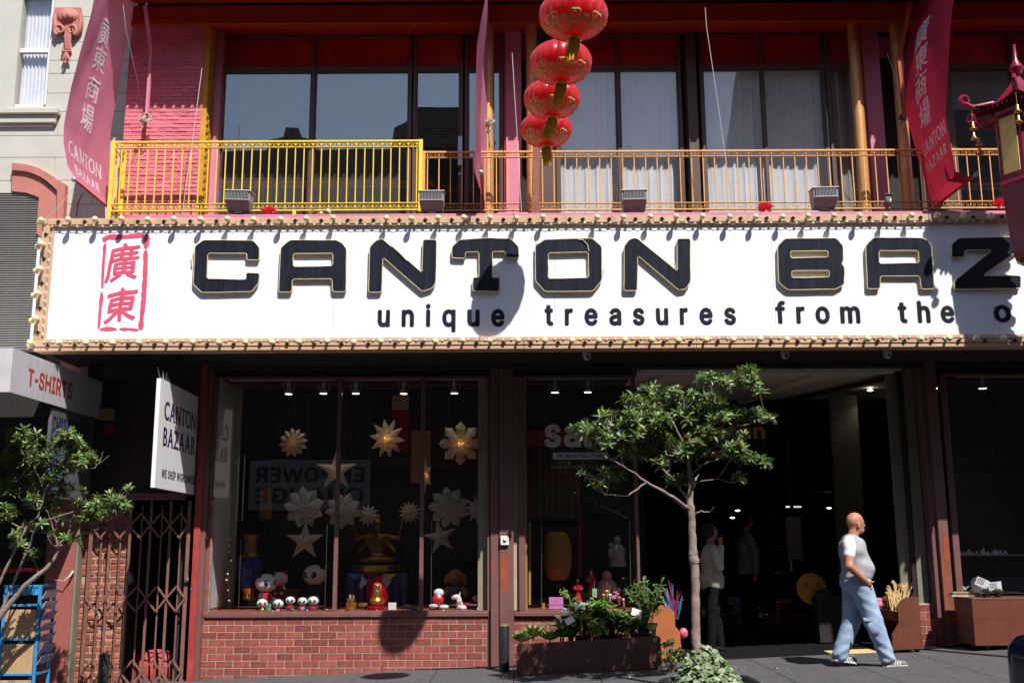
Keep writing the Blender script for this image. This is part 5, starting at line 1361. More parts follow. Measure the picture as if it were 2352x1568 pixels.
def zm(u,v,Yp): return at(u,v,Yp).z
pi_,po_ = poleends(266,491,170,415,-.30)
ym = (pi_.y + po_.y) / 2
print('left pole',pi_,po_)
banner('faded pink banner with white lettering billowing beside the grey building',pi_,po_,
       [(330,-120),(306,40),(287,120),(272,200),(257,300),(250,400),(251,470)],
       [(240,-120),(206,40),(183,120),(163,200),(149,290),(148,330),(156,385)],M['banner_faded'],1,
       [('k','廣',.36,.62,zm(248,107,ym),zm(248,38,ym)),('k','東',.38,.64,zm(229,163,ym),zm(229,104,ym)),('k','商',.36,.62,zm(215,234,ym),zm(215,173,ym)),('k','場',.34,.60,zm(200,300,ym),zm(200,238,ym)),
  ('r','CANTON',.10,.86,zm(160,346,po_.y + .12),zm(160,311,po_.y + .12)),('r','BAZAAR',.20,.80,zm(169,389,po_.y + .2),zm(169,367,po_.y + .2))],lambda f: -.05)
pi2,po2 = poleends(1113,488,1105,407,-.30)
banner('narrow banner seen edge on between the lanterns and the balcony door',pi2,po2,
       [(1122,-100),(1122,40),(1120,160),(1120,300),(1115,440)],[(1120,-100),(1118,40),(1107,160),(1106,300),(1105,400)],M['banner_faded'],1,
       [('k','廣',.36,.62,zm(1100,107,ym),zm(1100,38,ym)),('k','東',.38,.64,zm(1100,163,ym),zm(1100,104,ym)),('k','商',.36,.62,zm(1100,234,ym),zm(1100,173,ym)),('k','場',.34,.60,zm(1100,300,ym),zm(1100,238,ym)),('r','CANTON',.10,.86,zm(1100,352,po2.y + .1),zm(1100,318,po2.y + .1)),('r','BAZAAR',.2,.8,zm(1100,390,po2.y + .1),zm(1100,368,po2.y + .1))],lambda f: -.13 * min(1,3.2 * (1 - f)))
pi3,po3 = poleends(2141,481,2243,398,-.30)
banner('dark crimson banner with white lettering hanging right of the gold columns',pi3,po3,
       [(2130,-120),(2101,38),(2080,120),(2075,170),(2080,252),(2097,315),(2116,394),(2130,445)],
       [(2205,-120),(2184,38),(2178,130),(2176,200),(2174,265),(2185,334),(2195,394),(2208,425)],M['banner_red'],-1,
       [('k','廣',.28,.60,zm(2125,102,ym),zm(2125,38,ym)),('k','東',.32,.62,zm(2118,160,ym),zm(2118,100,ym)),('k','商',.30,.60,zm(2116,224,ym),zm(2116,160,ym)),('k','場',.32,.62,zm(2117,285,ym),zm(2117,225,ym)),
  ('r','CANTON',.26,.96,zm(2108,384,pi3.y),zm(2108,355,pi3.y)),('r','BAZAAR',.28,.90,zm(2124,420,pi3.y),zm(2124,398,pi3.y))],lambda f: -.04)

# ---------------------------------------------------------------- hanging blade sign
XBl = -4.39
c0,c1 = atx(*q('L1',1010,232),XBl),atx(*q('L1',957,1032),XBl)     # street edge, top and bottom
c2,c3 = atx(*q('L1',1315,385),XBl),atx(*q('L1',1270,1088),XBl)    # wall edge
y0b,y1b = (c0.y + c1.y) / 2,(c2.y + c3.y) / 2
zt0,zt1,zb0,zb1 = c0.z,c2.z,c1.z,c3.z
print('blade',c0,c1,c2,c3)
bs_ = thing('hanging_sign','white hanging sign with the shop name and shipping notice lit by a slant of sun','sign',(XBl,(y0b + y1b) / 2,zb0))
b = B(); T = .05
b.add([(XBl,y0b,zb0),(XBl,y1b,zb1),(XBl,y1b,zt1),(XBl,y0b,zt0),(XBl - T,y0b,zb0),(XBl - T,y1b,zb1),(XBl - T,y1b,zt1),(XBl - T,y0b,zt0)],
      [(0,1,2,3),(7,6,5,4),(0,3,7,4),(1,5,6,2),(3,2,6,7),(0,4,5,1)])
M['blade'] = mat('white_sign_board',(.82,.80,.79),.5,.04,3,.05,30,stain=(.5,.47,.45),sscale=4,samt=.5,spos=.6,stretch=(1,3,1))
build(b,'board',M['blade'],bs_)
M['blueletter'] = mat('dark_blue_letter',(.03,.022,.09),.5,.2,8)
M['redletter'] = mat('red_letter_edge',(.42,.035,.06),.5,.1,8)
M['blackletter'] = mat('black_letter',(.02,.02,.03),.5,.1,8)
sd_ = lambda k: (lambda x,z,d: Vector((XBl + k - d,x,z)))
def fz(f,g):     # point on the board: f across from the street edge, g down
 return y0b + (y1b - y0b) * f,(zt0 + (zt1 - zt0) * f) * (1 - g) + (zb0 + (zb1 - zb0) * f) * g
def bladeline(s,style,f0,f1,g,hh,m,k,grow=0.,**kw):
 b = B(); ya,za = fz(f0,g); yb_,zb_ = fz(f1,g)
 gl = lay(s,style,ya - grow,yb_ + grow,0,hh + grow * 2,**kw)
 sh = (zb_ - za) / (yb_ - ya)
 gl = [[[(x,z + za - grow + sh * (x - ya)) for x,z in l] for l in g_] for g_ in gl]
 lparts(gl,sd_(k),.0012,m,bs_,'letter' if grow == 0 else 'letter_edge')
Hb = zt0 - zb0
bladeline('CANTON','r',.115,.86,.355,Hb * .165,M['redletter'],.0015,.007,gap=40); bladeline('CANTON','r',.115,.86,.355,Hb * .165,M['blueletter'],.003,gap=48)
bladeline('BAZAAR','r',.12,.87,.60,Hb * .165,M['redletter'],.0015,.007,gap=40); bladeline('BAZAAR','r',.12,.87,.60,Hb * .165,M['blueletter'],.003,gap=48)
bladeline('WE SHIP WORLDWIDE','s',.13,.93,.895,Hb * .075,M['blackletter'],.0015,gap=70,space=280)
b = B()
for k in range(7):
 f = .02 + k * .035; y_,z_ = fz(f,0)
 b.tube([(XBl - .02,y_,z_),(XBl - .02 + random.uniform(-.04,.04),y_ - .02 + random.uniform(-.03,.03),z_ + random.uniform(.06,.14))],[.007,.002],5)
build(b,'bird_spikes',M['steel'],bs_)
b = B()
for f in (.4,.8): y_,z_ = fz(f,0); b.box(XBl - .04,XBl - .01,y_ - .015,y_ + .015,z_ - .02,Zsof + .04)
build(b,'hanger',M['black'],bs_)

# ---------------------------------------------------------------- the grey building next door
nb = thing('grey_building','pale grey green building with terracotta ornaments left of the shop','building',(-8,0,0))
XP = XL - .012
zmid = Z(100,800,.0)
b = B(); 
xw0_,xw1_ = X(40,140,0),X(112,150,0); wz0,wz1 = Z(90,245,0),9.6
b.box(-16,xw0_,0,.3,zmid,12); b.box(xw0_,xw1_,0,.3,zmid,wz0); b.box(xw1_,XP,0,.3,zmid,12); b.box(xw0_,xw1_,0,.3,wz1,12)
gw = build(b,'wall',M['greywall'],nb)
# scored blocks of the stucco
rows_v = [24,100,133,190,250,310,363,388,440,495]
zz = [Z(160,R_,-.0) for R_ in (-60,-10,40,98,140,170,215,258,312,362,415,470,530,600,680,760)]
for i in range(len(zz) - 1):
 xx = xw1_ + .012 if zz[i] > wz0 else -7.6
 stg = [xx] + [xx + .01 + (XP - xx) * f for f in ((.45,) if i % 2 else (.75,))] + [XP - .004]
 for a,c in zip(stg,stg[1:]):
  b = B(); b.box(a + .003,c - .003,-.012,.0,zz[i + 1] + .004,zz[i] - .003,.003); build(b,'block',M['greywall'],gw)
# window with lace curtains
wd = B(); wd.box(xw0_,xw1_,.05,.12,Z(90,121,.05),Z(90,114,.05) + .02,.004); wd.box(xw1_ - .05,xw1_,.04,.13,wz0,wz1,.004); wd.box(xw0_,xw1_,.04,.13,wz0,wz0 + .05,.004)
wd = build(wd,'window',M['sashwhite'],nb)
g = B(); g.box(xw0_,xw1_ - .05,.08,.086,wz0 + .05,wz1); build(g,'pane',M['glass_r'],wd)
g = []
for k in range(12):
 z_ = wz0 + (wz1 - wz0) * k / 11
 g.append([(xw0_ + (xw1_ - xw0_) * i / 60,.17 + .02 * math.sin(i * .9 + k * .15) * (1 - k / 18),z_) for i in range(61)])
b = B(); b.sheet(g); build(b,'lace_curtain',M['lace'],wd)
b = B(); b.box(xw0_ - .2,X(132,255,-.14),-.14,.0,Z(90,262,-.1),Z(90,250,-.1),.008); b.box(xw0_ - .2,X(127,270,-.1),-.09,.0,Z(90,282,-.08),Z(90,262,-.1) - .002,.008); b.box(xw0_ - .2,X(120,285,-.05),-.05,.0,Z(90,290,-.05),Z(90,282,-.08) - .002,.006)
build(b,'window_sill',M['greywall'],nb)
# terracotta cartouche
orn = B()
c = at(152,60,-.06)
s_ = .0064
def op(x,y,d=-.06):     # detail coordinates relative to the ornament
 u,v = q('R1',x,y); return at(u,v,d)
sp = []
for sgn,x0 in ((-1,255),(1,350)):
 pts = []
 for k in range(26):
  t = k / 25; a = sgn * (math.pi * .15 + t * math.pi * 2.9); r = 38 * (1 - t) ** .8 + 3
  pts.append(op(x0 - sgn * 5 + r * math.sin(a) * 1,122 + r * math.cos(a),-.09))
 orn.tube(pts,[.03 * (1 - .6 * k / 25) for k in range(26)],8)
for pts,rr in (([(225,10),(222,60),(235,120),(265,155)],.035),([(413,10),(415,60),(402,120),(375,160)],.035)):
 orn.tube([op(x,y,-.07) for x,y in pts],[.03,.04,.045,.03],8)
l = [(op(x,y,-.05).x,op(x,y,-.05).z) for x,y in ((222,-40),(220,60),(232,118),(250,152),(285,160),(292,190),(284,240),(272,282),(300,285),(341,282),(334,240),(328,190),(340,160),(385,152),(404,118),(416,60),(412,-40))]
if sum(l[i][0] * l[(i + 1) % len(l)][1] - l[(i + 1) % len(l)][0] * l[i][1] for i in range(len(l))) < 0: l = l[::-1]
orn.poly([l],front(-.055),.055)
orn.ell(op(318,20,-.05),(.17,.05,.12),16,10)
for k,(x,y) in enumerate(((300,20),(318,10),(336,20))): orn.ell(op(x,y,-.1),(.05,.04,.06),10,8)
for x in (302,318,334):
 orn.tube([op(318 + (x - 318) * .7,90,-.09),op(x,170,-.09),op(318 + (x - 318) * .9,262,-.08)],[.012,.02,.014],8)
orn.box(op(275,285).x,op(341,285).x,-.09,-.02,op(300,286).z,op(300,272).z,.006)
for dx in (-26,0,26):
 orn.tube([op(306,288,-.07),op(306 + dx * .5,320,-.08),op(306 + dx,348,-.07)],[.02,.026,.012],8)
orn.ell(op(296,360,-.08),(.03,.03,.03),10,6)
build(orn,'cartouche',M['terracotta'],nb)
# arched surround of the lower window, with grey louvres
def arcpts(n=16):
 P_ = []
 for x,y in ((-60,1085),(60,1112),(130,1155),(200,1195),(250,1215)): P_.append(op(x,y,-.08))
 return P_
def slab(name,pts,y0,y1,m,par):
 b = B(); l = [(op(x,y,y0).x,op(x,y,y0).z) for x,y in pts]
 if sum(l[i][0] * l[(i + 1) % len(l)][1] - l[(i + 1) % len(l)][0] * l[i][1] for i in range(len(l))) < 0: l = l[::-1]
 b.poly([l],front(y0),y1 - y0,0); return build(b,name,m,par)
slab('window_arch',[(-90,1085),(12,1095),(60,1107),(110,1126),(160,1152),(205,1181),(245,1209),(300,1240),(283,1520),(235,1520),(240,1285),(205,1252),(160,1214),(120,1187),(70,1163),(12,1145),(-90,1135)],-.12,0,M['terracotta'],nb)
slab('window_surround',[(-90,1140),(12,1150),(100,1182),(190,1255),(238,1290),(230,1600),(170,1640),(90,1600),(108,1335),(12,1300),(-90,1290)],-.07,.0,M['terracotta'],nb)
z0_,z1_ = Z(70,800,-.03),Z(70,440,-.03)
lv = thing('louvre_shutter','grey slatted shutter behind the left end of the long sign','shutter',(X(40,600,-.03),-.03,z0_))
xa_,xb_ = X(-40,600,-.03),X(84,600,-.03)
sb_ = B(); sb_.obox((0,0,0),((xb_ - xa_) / 2,0,0),(0,.014,.012),(0,-.001,.0015)); sme = sb_.mesh('slat',[M['slat']])
z_ = z0_
while z_ < z1_:
 piece('slat',sme,lv,((xa_ + xb_) / 2,-.03,z_)); z_ += .034
b = B(); b.box(xb_ + .001,xb_ + .05,-.05,-.001,z0_,z1_,.004); build(b,'frame',M['sashwhite'],lv)
# lower left: mosaic-tiled pier and dark shop
pz1 = Z(130,1150,-.12)
b = B(); b.box(X(96,1400,-.14),X(163,1400,-.14),-.14,.2,-1.3,zmid); build(b,'tiled_pier',M['tilepier'],nb)
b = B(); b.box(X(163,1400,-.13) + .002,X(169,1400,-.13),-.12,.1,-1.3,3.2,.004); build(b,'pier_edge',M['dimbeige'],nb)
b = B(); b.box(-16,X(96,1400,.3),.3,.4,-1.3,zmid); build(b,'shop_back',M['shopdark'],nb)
# white fabric awning with red letters, dark blue lettered board below
XA = -5.78
a0,a1,a2,a3 = atx(30,808,XA),atx(30,905,XA),atx(290,900,XA),atx(285,975,XA)
aw = thing('fabric_awning','white fabric awning with red lettering, its corner caught by the sun','awning',(XA,-1,a1.z))
ya_,yb_ = a0.y,-.0
zt_,zb_ = (a0.z + a2.z) / 2,(a1.z + a3.z) / 2
zt_ = min(zt_,Zsof - .08)
print('awning',a0,a1,a2,a3)
b = B()
b.box(-11,XA,ya_ + .001,0,zt_ - .03,zt_ + .03); b.box(XA - .03,XA,ya_,-.01,zb_,zt_ - .0305); b.box(-11,XA - .031,ya_,ya_ + .03,zb_,zt_ - .0305)
M['awning'] = mat('weathered_white_canvas',(.52,.49,.50),.85,.12,5,.1,40,stain=(.3,.28,.29),sscale=4,samt=.6,stretch=(1,3,.6))
build(b,'canvas',M['awning'],aw)
mpA = lambda x,z,d: Vector((XA + .002 - d,x,z))
b = B(); hA = zt_ - zb_
lparts(lay('T-SHIRTS','s',ya_ + .42,ya_ + 1.7,zb_ + hA * .30,hA * .42,'T',gap=60),mpA,.001,mat('faded_red_letter',(.45,.06,.03),.6,.15,9),aw)
e0,e1 = atx(40,925,XA),atx(60,1110,XA)
eb = thing('lettered_board','grey side board with tall dark blue letters under the white awning','sign',(XA,-1,e1.z))
ey0,ey1 = -1.5,-.15
ez1,ez0 = zb_ - .03,zb_ - 1.15
b = B(); b.box(XA - .06,XA - .02,ey0,ey1,ez0,ez1); build(b,'board',mat('grey_sign_board',(.11,.11,.12),.6,.15,4),eb)  # board, letters and poster darkened: shade under the awning is in their colours
mpE = lambda x,z,d: Vector((XA - .018 - d,x,z))
b = B(); lparts(lay('EMBROIDERY','r',ey0 + .05,ey1 - .25,ez1 - .46,.36,'E',gap=70),mpE,.0015,mat('deep_blue_letter',(.012,.02,.08),.5,.1,8),eb)
b = B(); b.box(XA - .019,XA - .012,ey0 + .02,ey0 + .45,ez0 + .1,ez1 - .52); build(b,'poster',mat('blue_white_poster',(.14,.18,.28),.6,.5,9),eb)
# notice box and round sticker on the dark wall over the gate
c = A('L1',605,492,-.03); b = B(); b.box(c.x - .115,c.x + .115,-.06,.0,c.z - .085,c.z + .085,.012); b.lathe([(.02,0),(.02,.01)],(c.x,-.06,c.z),10,M=Matrix.Rotation(rad(90),3,'X'))
build(b,'wall_box',mat('yellowed_plastic',(.30,.24,.14),.5,.1,8),None,'yellowed square box on the dark wall above the folding gate','wall box')
c = A('L1',624,608,-.01); b = B(); b.lathe([(.075,0),(.075,.006)],(c.x,-.001,c.z),20,M=Matrix.Rotation(rad(90),3,'X')); build(b,'round_sticker',mat('red_sticker',(.25,.012,.015),.5,.1,8),None,'round red sticker below the yellowed wall box','sticker')

# ---------------------------------------------------------------- folding gate
Yg = -.06
zg1 = Z(330,1150,Yg); zg0 = -1.1
gt = thing('folding_gate','rusty brown folding lattice gate across the passage','gate',(X(330,1480,Yg),Yg,zg0))
xs_ = [X(*q('L2',x,1000),Yg) for x in (565,655,740,830,920,1018,1105,1200,1285,1378,1455)]
for i,x in enumerate(xs_):
 w_ = .05 if i in (0,10) else (.034 if i % 2 == 0 else .02)
 yy = Yg if i % 2 == 0 else Yg + .03
 b = B(); b.box(x - w_ / 2,x + w_ / 2,yy - .012,yy + .012,zg0,zg1 - (.06 if i % 2 else 0),.003); build(b,'bar',M['iron'],gt)
zr = [Z(300,q('L2',0,y)[1],Yg) for y in (290,950,1620)]
px2 = abs(xs_[2] - xs_[0])
for zc_ in zr:
 for i in range(0,10):
  x0,x1 = xs_[i],xs_[i + 1]
  dz = .165
  for s2 in (-1,1):
   b = B()
   za_,zb__ = (zc_,zc_ + s2 * dz) if i % 2 == 0 else (zc_ + s2 * dz,zc_)
   yo_ = Yg - .022 if s2 > 0 else Yg - .031
   b.bar((x0,yo_,za_),(x1,yo_,zb__),.026,.006,.001,side=Vector((0,0,1))); build(b,'lattice_link',M['iron'],gt)
rv = B(); rv.lathe([(.009,0),(.006,.006)],(0,0,0),8,M=Matrix.Rotation(rad(90),3,'X')); rvm = rv.mesh('rivet',[M['iron']])
for zc_ in zr:
 for i in range(0,11): piece('rivet',rvm,gt,(xs_[i],Yg - .034,zc_ if i % 2 == 0 else zc_ + .16))
c = A('L2',1470,780,-.10); b = B(); b.box(c.x - .028,c.x + .028,c.y - .016,c.y + .016,c.z - .03,c.z + .02,.006); b.tube([c + Vector((-.018,0,.02)),c + Vector((-.018,0,.045)),c + Vector((0,0,.06)),c + Vector((.018,0,.045)),c + Vector((.018,0,.02))],.006,6)
build(b,'padlock',M['steel'],None,'steel padlock hanging on the right end of the folding gate','padlock')
c = A('L2',1515,865,-.125); b = B(); b.lathe([(.02,0),(.02,.003)],c,14,M=Matrix.Rotation(rad(90),3,'X')); build(b,'violet_sticker',mat('violet_sticker',(.16,.05,.35),.5,.1,8),None,'small violet sticker on the red post by the padlock','sticker')
c = A('L2',1200,1550,.6); b = B(); b.ell(c - Vector((0,0,.1)),(.5,.3,.32)); build(b,'red_stool',mat('red_cushion',(.35,.05,.05),.7,.3,8),None,'red rounded seat in the passage behind the gate','stool')
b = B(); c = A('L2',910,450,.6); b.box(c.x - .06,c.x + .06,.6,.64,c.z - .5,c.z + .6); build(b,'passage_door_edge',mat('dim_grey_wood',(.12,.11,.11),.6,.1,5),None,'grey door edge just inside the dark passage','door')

# ---------------------------------------------------------------- the other side of the street, seen only in the glass
ob_ = thing('opposite_building','tall building across the street mirrored in the shop windows','building',(0,-17.2,-.4))
M['oppwall'] = mat('opposite_brown_wall',(.055,.045,.04),.85,.2,2)
prof_x = [-30,-7.9,-7.8,-7.4,-7.3,-6.9,-6.8,-6.4,-6.3,-3.9,-3.8,-3.2,-3.0,-1.5,-1.4,7.6,8.0,8.4,8.9,30]
hts = [13.85,13.85,14.2,14.3,14.6,14.6,14.3,14.2,13.85,13.85,14.6,14.9,15.3,15.3,13.6,13.6,15.0,17.0,20.0,20.0]
l = [(x,h) for x,h in zip(prof_x,hts)]
l = [(-30,-1),(30,-1)] + l[::-1]
b = B(); b.poly([l],lambda x,z,d: Vector((x,-17.2 - d,z)),6); build(b,'wall',M['oppwall'],ob_)
wbm = B(); wbm.box(-.5,.5,-.0,.08,-.9,.9,.02); wbm.box(-.42,.42,.081,.084,-.82,.82,0,1); wm_ = wbm.mesh('window',[M['darkwood'],M['roomdark']])
for k in range(4):
 for i in range(-9,10): piece('window',wm_,ob_,(i * 1.9,-17.2,4.6 + k * 2.7))
b = B(); b.box(-30,30,-17.2,-16.8,3.5,3.8,.05); build(b,'cornice',M['darkwood'],ob_)
# its banner
def mirror_x(u,v,Yp): p = at(u,v,-Yp); return p.x,p.z
yban = 16.7
bx0,bz1 = mirror_x(574,1056,-yban); bx1,bz0 = mirror_x(848,1170,-yban)
bn = thing('protest_banner','pale banner with black capitals across the street, mirrored in the first shop window','banner',((bx0 + bx1) / 2,-16.7,bz0))
b = B(); b.box(bx0,bx1,-16.72,-16.70,bz0,bz1); build(b,'cloth',mat('pale_blue_grey_cloth',(.40,.43,.50),.8,.05,3),bn)
mpB = lambda x,z,d: Vector((-x,-16.698 - d * -1,z))
b = B(); wB = bx1 - bx0; hB = bz1 - bz0
lparts(lay('EMPOWER','s',-bx1 + wB * .05,-bx0 - wB * .05,bz0 + hB * .56,hB * .30,'E',gap=60),mpB,.0,M['blackletter'],bn); lparts(lay('CHANGE','s',-bx1 + wB * .05,-bx0 - wB * .05,bz0 + hB * .14,hB * .30,'E',gap=60),mpB,.0,M['blackletter'],bn)

# ---------------------------------------------------------------- street trees
def leafmat(name,c,tr=.25,rough=.38):
 return mat(name,c,rough,.35,7,0,60,trans=tr,spec=.5)
M['leaf'] = leafmat('dark_glossy_leaf',(.078,.135,.024)); M['leaf2'] = leafmat('young_green_leaf',(.20,.29,.05)); M['leaf3'] = leafmat('grey_green_leaf',(.115,.165,.075),.2)
M['leafold'] = leafmat('orange_old_leaf',(.35,.09,.03))
M['bark'] = mat('pale_mottled_bark',(.27,.20,.165),.85,.3,9,1.,40,stretch=(1,1,2.2),stain=(.10,.07,.055),sscale=14,samt=.7,spos=.56)
def leaf(b,p,d,n,L,W,mi,bend=.15,fold=.18):
 d = d.normalized(); s = d.cross(n)
 if s.length < 1e-5: s = d.orthogonal()
 s.normalize(); n = s.cross(d)
 f = lambda t,w_,k: p + d * (L * t) + s * w_ * W - n * (bend * L * t * t) + n * k
 vs = [f(0,0,0),f(.3,.42,fold * W),f(.3,0,0),f(.3,-.42,fold * W),f(.68,.45,fold * W),f(.68,0,0),f(.68,-.45,fold * W),f(1,0,0)]
 b.add(vs,[(0,1,2),(0,2,3),(1,4,5,2),(2,5,6,3),(4,7,5),(5,7,6)],mi,True)
def rosette(b,r_,p,up,n,L,W,mis=(0,0,1),spread=1.0):
 up = up.normalized(); a = up.orthogonal().normalized(); c = up.cross(a)
 for k in range(n):
  t = 2.4 * k + r_.uniform(-.3,.3); el = (k / n) * 1.15 + r_.uniform(-.15,.2)
  d = (a * math.cos(t) + c * math.sin(t)) * math.cos(el) * spread + up * math.sin(el)
  leaf(b,p - up * (.02 * (1 - k / n)),d,up,L * r_.uniform(.75,1.2) * (1 - .25 * k / n),W * r_.uniform(.8,1.2),r_.choice(mis),r_.uniform(.05,.4))
def tree(name,label,Yt,trunk,branches,clumps,seed,leafL=.085,group='street trees'):
 r_ = random.Random(seed)
 base = at(*trunk[0][:2],Yt)
 t = thing(name,label,'tree',base,group)
 tb_ = B(); pts = [at(u,v,Yt) for u,v,_ in trunk]
 fine = []; rr = []
 for i in range(len(pts) - 1):
  for k in range(5):
   f = k / 5; fine.append(pts[i].lerp(pts[i + 1],f) + Vector((r_.uniform(-.004,.004),r_.uniform(-.004,.004),0))); rr.append((trunk[i][2] + (trunk[i + 1][2] - trunk[i][2]) * f) * r_.uniform(.94,1.07))
 fine.append(pts[-1]); rr.append(trunk[-1][2])
 tb_.tube(fine,rr,12)
 build(tb_,'trunk',M['bark'],t)
 nodes = [(p,r) for p,r in zip(fine,rr)]
 bb_ = B()
 for br in branches:
  P = []
  yy = Yt
  for k,(u,v,r) in enumerate(br):
   if k: yy += r_.uniform(-.16,.16)
   P.append((at(u,v,yy),r))
  ff = []; fr_ = []
  for i in range(len(P) - 1):
   for k in range(4):
    f = k / 4; ff.append(P[i][0].lerp(P[i + 1][0],f) + Vector((r_.uniform(-.008,.008),r_.uniform(-.008,.008),r_.uniform(-.008,.008))) * (1 if k else 0)); fr_.append(P[i][1] + (P[i + 1][1] - P[i][1]) * f)
  ff.append(P[-1][0]); fr_.append(P[-1][1])
  bb_.tube(ff,fr_,7); nodes += list(zip(ff[2:],fr_[2:]))
 cb = B()
 for (u,v,ru,rv) in clumps:
  yc = Yt + r_.uniform(-.3,.3)
  n = max(2,int(ru * rv / 47))
  cen = at(u,v,yc)
  k = min(nodes,key=lambda q_: (q_[0] - cen - Vector((0,0,-.12))).length)
  hub = cen + Vector((0,0,-rv / 2400 * 12.9 * .6))
  mid = k[0].lerp(hub,.5) + Vector((r_.uniform(-.04,.04),r_.uniform(-.04,.04),-.03))
  bb_.tube([k[0],mid,hub],[min(k[1],.012),.008,.006],5)
  for _ in range(n):
   while True:
    a_,c_ = r_.uniform(-1,1),r_.uniform(-1,1)
    if a_ * a_ + c_ * c_ < 1: break
   p = at(u + a_ * ru,v + c_ * rv,yc + r_.uniform(-.17,.17))
   j = hub.lerp(p,.5) + Vector((0,0,-.01))
   bb_.tube([hub,j,p],[.005,.004,.003],4,caps=False)
   up = (p - hub).normalized() * .6 + Vector((r_.uniform(-.4,.4),r_.uniform(-.6,.2),.8))
   rosette(cb,r_,p,up,r_.randint(8,14),leafL * r_.uniform(.7,1.15),leafL * .26,(0,0,0,1,1,2) if c_ < .2 else (0,0,2,2,1))
   if r_.random() < .02: leaf(cb,p,Vector((r_.uniform(-1,1),-.5,-.3)),Vector((0,0,1)),leafL,leafL * .3,3)
   for _q in range(r_.randint(1,4)):
    leaf(cb,p.lerp(hub,r_.uniform(.15,.6)),Vector((r_.uniform(-1,1),r_.uniform(-1,1),r_.uniform(-.7,.2))),Vector((0,0,1)),leafL * .9,leafL * .28,r_.choice((0,2)))
 build(bb_,'branches',M['bark'],t)
 build(cb,'crown',[M['leaf'],M['leaf2'],M['leaf3'],M['leafold']],t,kind=None)
 return t
h = lambda r,x,y,w_: (*q(r,x,y),w_)
tree('street_tree','small street tree with pale trunk and whorled dark leaves before the shop entrance',-3.05,
     [(1614,1552,.058),(1606,1500,.056),h('M4',282,1320,.050),h('M4',286,1100,.046),h('M4',283,800,.047),h('M4',272,560,.046),h('M4',265,510,.056),h('M4',260,440,.047),h('M4',250,250,.040),h('M4',238,0,.038),h('M3',488,1400,.036),h('M3',500,1250,.028),h('M3',490,1100,.024),h('M3',478,1000,.022),h('M3',470,850,.018)],
     [[h('M3',470,1450,.026),h('M3',400,1400,.022),h('M3',240,1290,.017),h('M3',60,1190,.012),h('M3',-160,1040,.006)],
      [h('M3',490,1390,.024),h('M3',420,1290,.018),h('M3',340,1180,.012),h('M3',190,1030,.010),h('M3',40,890,.006)],
      [h('M3',515,1110,.014),h('M3',590,1035,.012),h('M3',680,990,.010),h('M3',850,945,.006),h('M3',960,900,.004)],
      [h('M3',478,870,.016),h('M3',520,780,.014),h('M3',600,735,.012),h('M3',820,690,.009),h('M3',1010,640,.006),h('M3',1180,590,.004)],
      [h('M3',470,860,.016),h('M3',480,760,.013),h('M3',560,560,.011),h('M3',700,440,.010),h('M3',880,345,.007),h('M3',1000,230,.005)],
      [h('M3',525,1240,.014),h('M3',545,1170,.012),h('M3',580,1100,.008)],
      [h('M3',530,1510,.010),h('M3',590,1480,.008),h('M3',680,1490,.006),h('M3',718,1440,.004)],
      [h('M3',525,1210,.008),h('M3',620,1180,.006),h('M3',755,1160,.004)],
      [h('M3',290,1080,.010),h('M3',262,930,.010),h('M3',245,780,.008),h('M3',120,560,.006)],
      [h('M3',470,900,.014),h('M3',330,620,.010),h('M3',200,420,.006)],
      [h('M3',60,1200,.010),h('M3',-120,1330,.007),h('M3',-330,1320,.004)],
      [h('M3',-160,1040,.006),h('M3',-420,900,.005),h('M3',-560,760,.004)]],
     [(1345,982,22,12),(1375,985,25,16),(1400,960,32,22),(1425,1000,38,22),(1455,930,32,24),(1468,970,40,28),(1500,905,35,20),(1520,940,45,28),(1545,985,42,32),(1500,1008,42,22),(1570,930,40,25),(1590,970,38,28),(1620,945,30,20),(1552,900,35,16),(1482,892,22,12),
      (1630,872,25,14),(1665,880,32,20),(1700,862,28,16),(1730,862,28,20),(1742,888,18,14),(1650,960,28,12),(1690,952,30,14),(1730,950,30,16),(1760,958,16,14),(1660,1005,30,16),(1680,1035,38,20),(1715,1045,26,18),(1755,1055,16,16),(1702,1095,18,12),
      (1600,1030,36,18),(1570,1022,36,22),(1400,1092,26,12),(1372,1105,16,10),(1555,1096,34,14),(1488,1040,22,18),(1450,1040,20,12),(1522,1062,20,12),(1640,915,25,12),(1330,985,18,14),(1345,1005,14,10),(1385,1010,20,12),(1430,1030,18,12),(1600,900,24,14),(1580,955,36,22),(1500,960,40,24),(1540,1040,24,12),(1630,990,28,14),(1345,1085,10,8),(1690,1000,26,12)],5,.105)
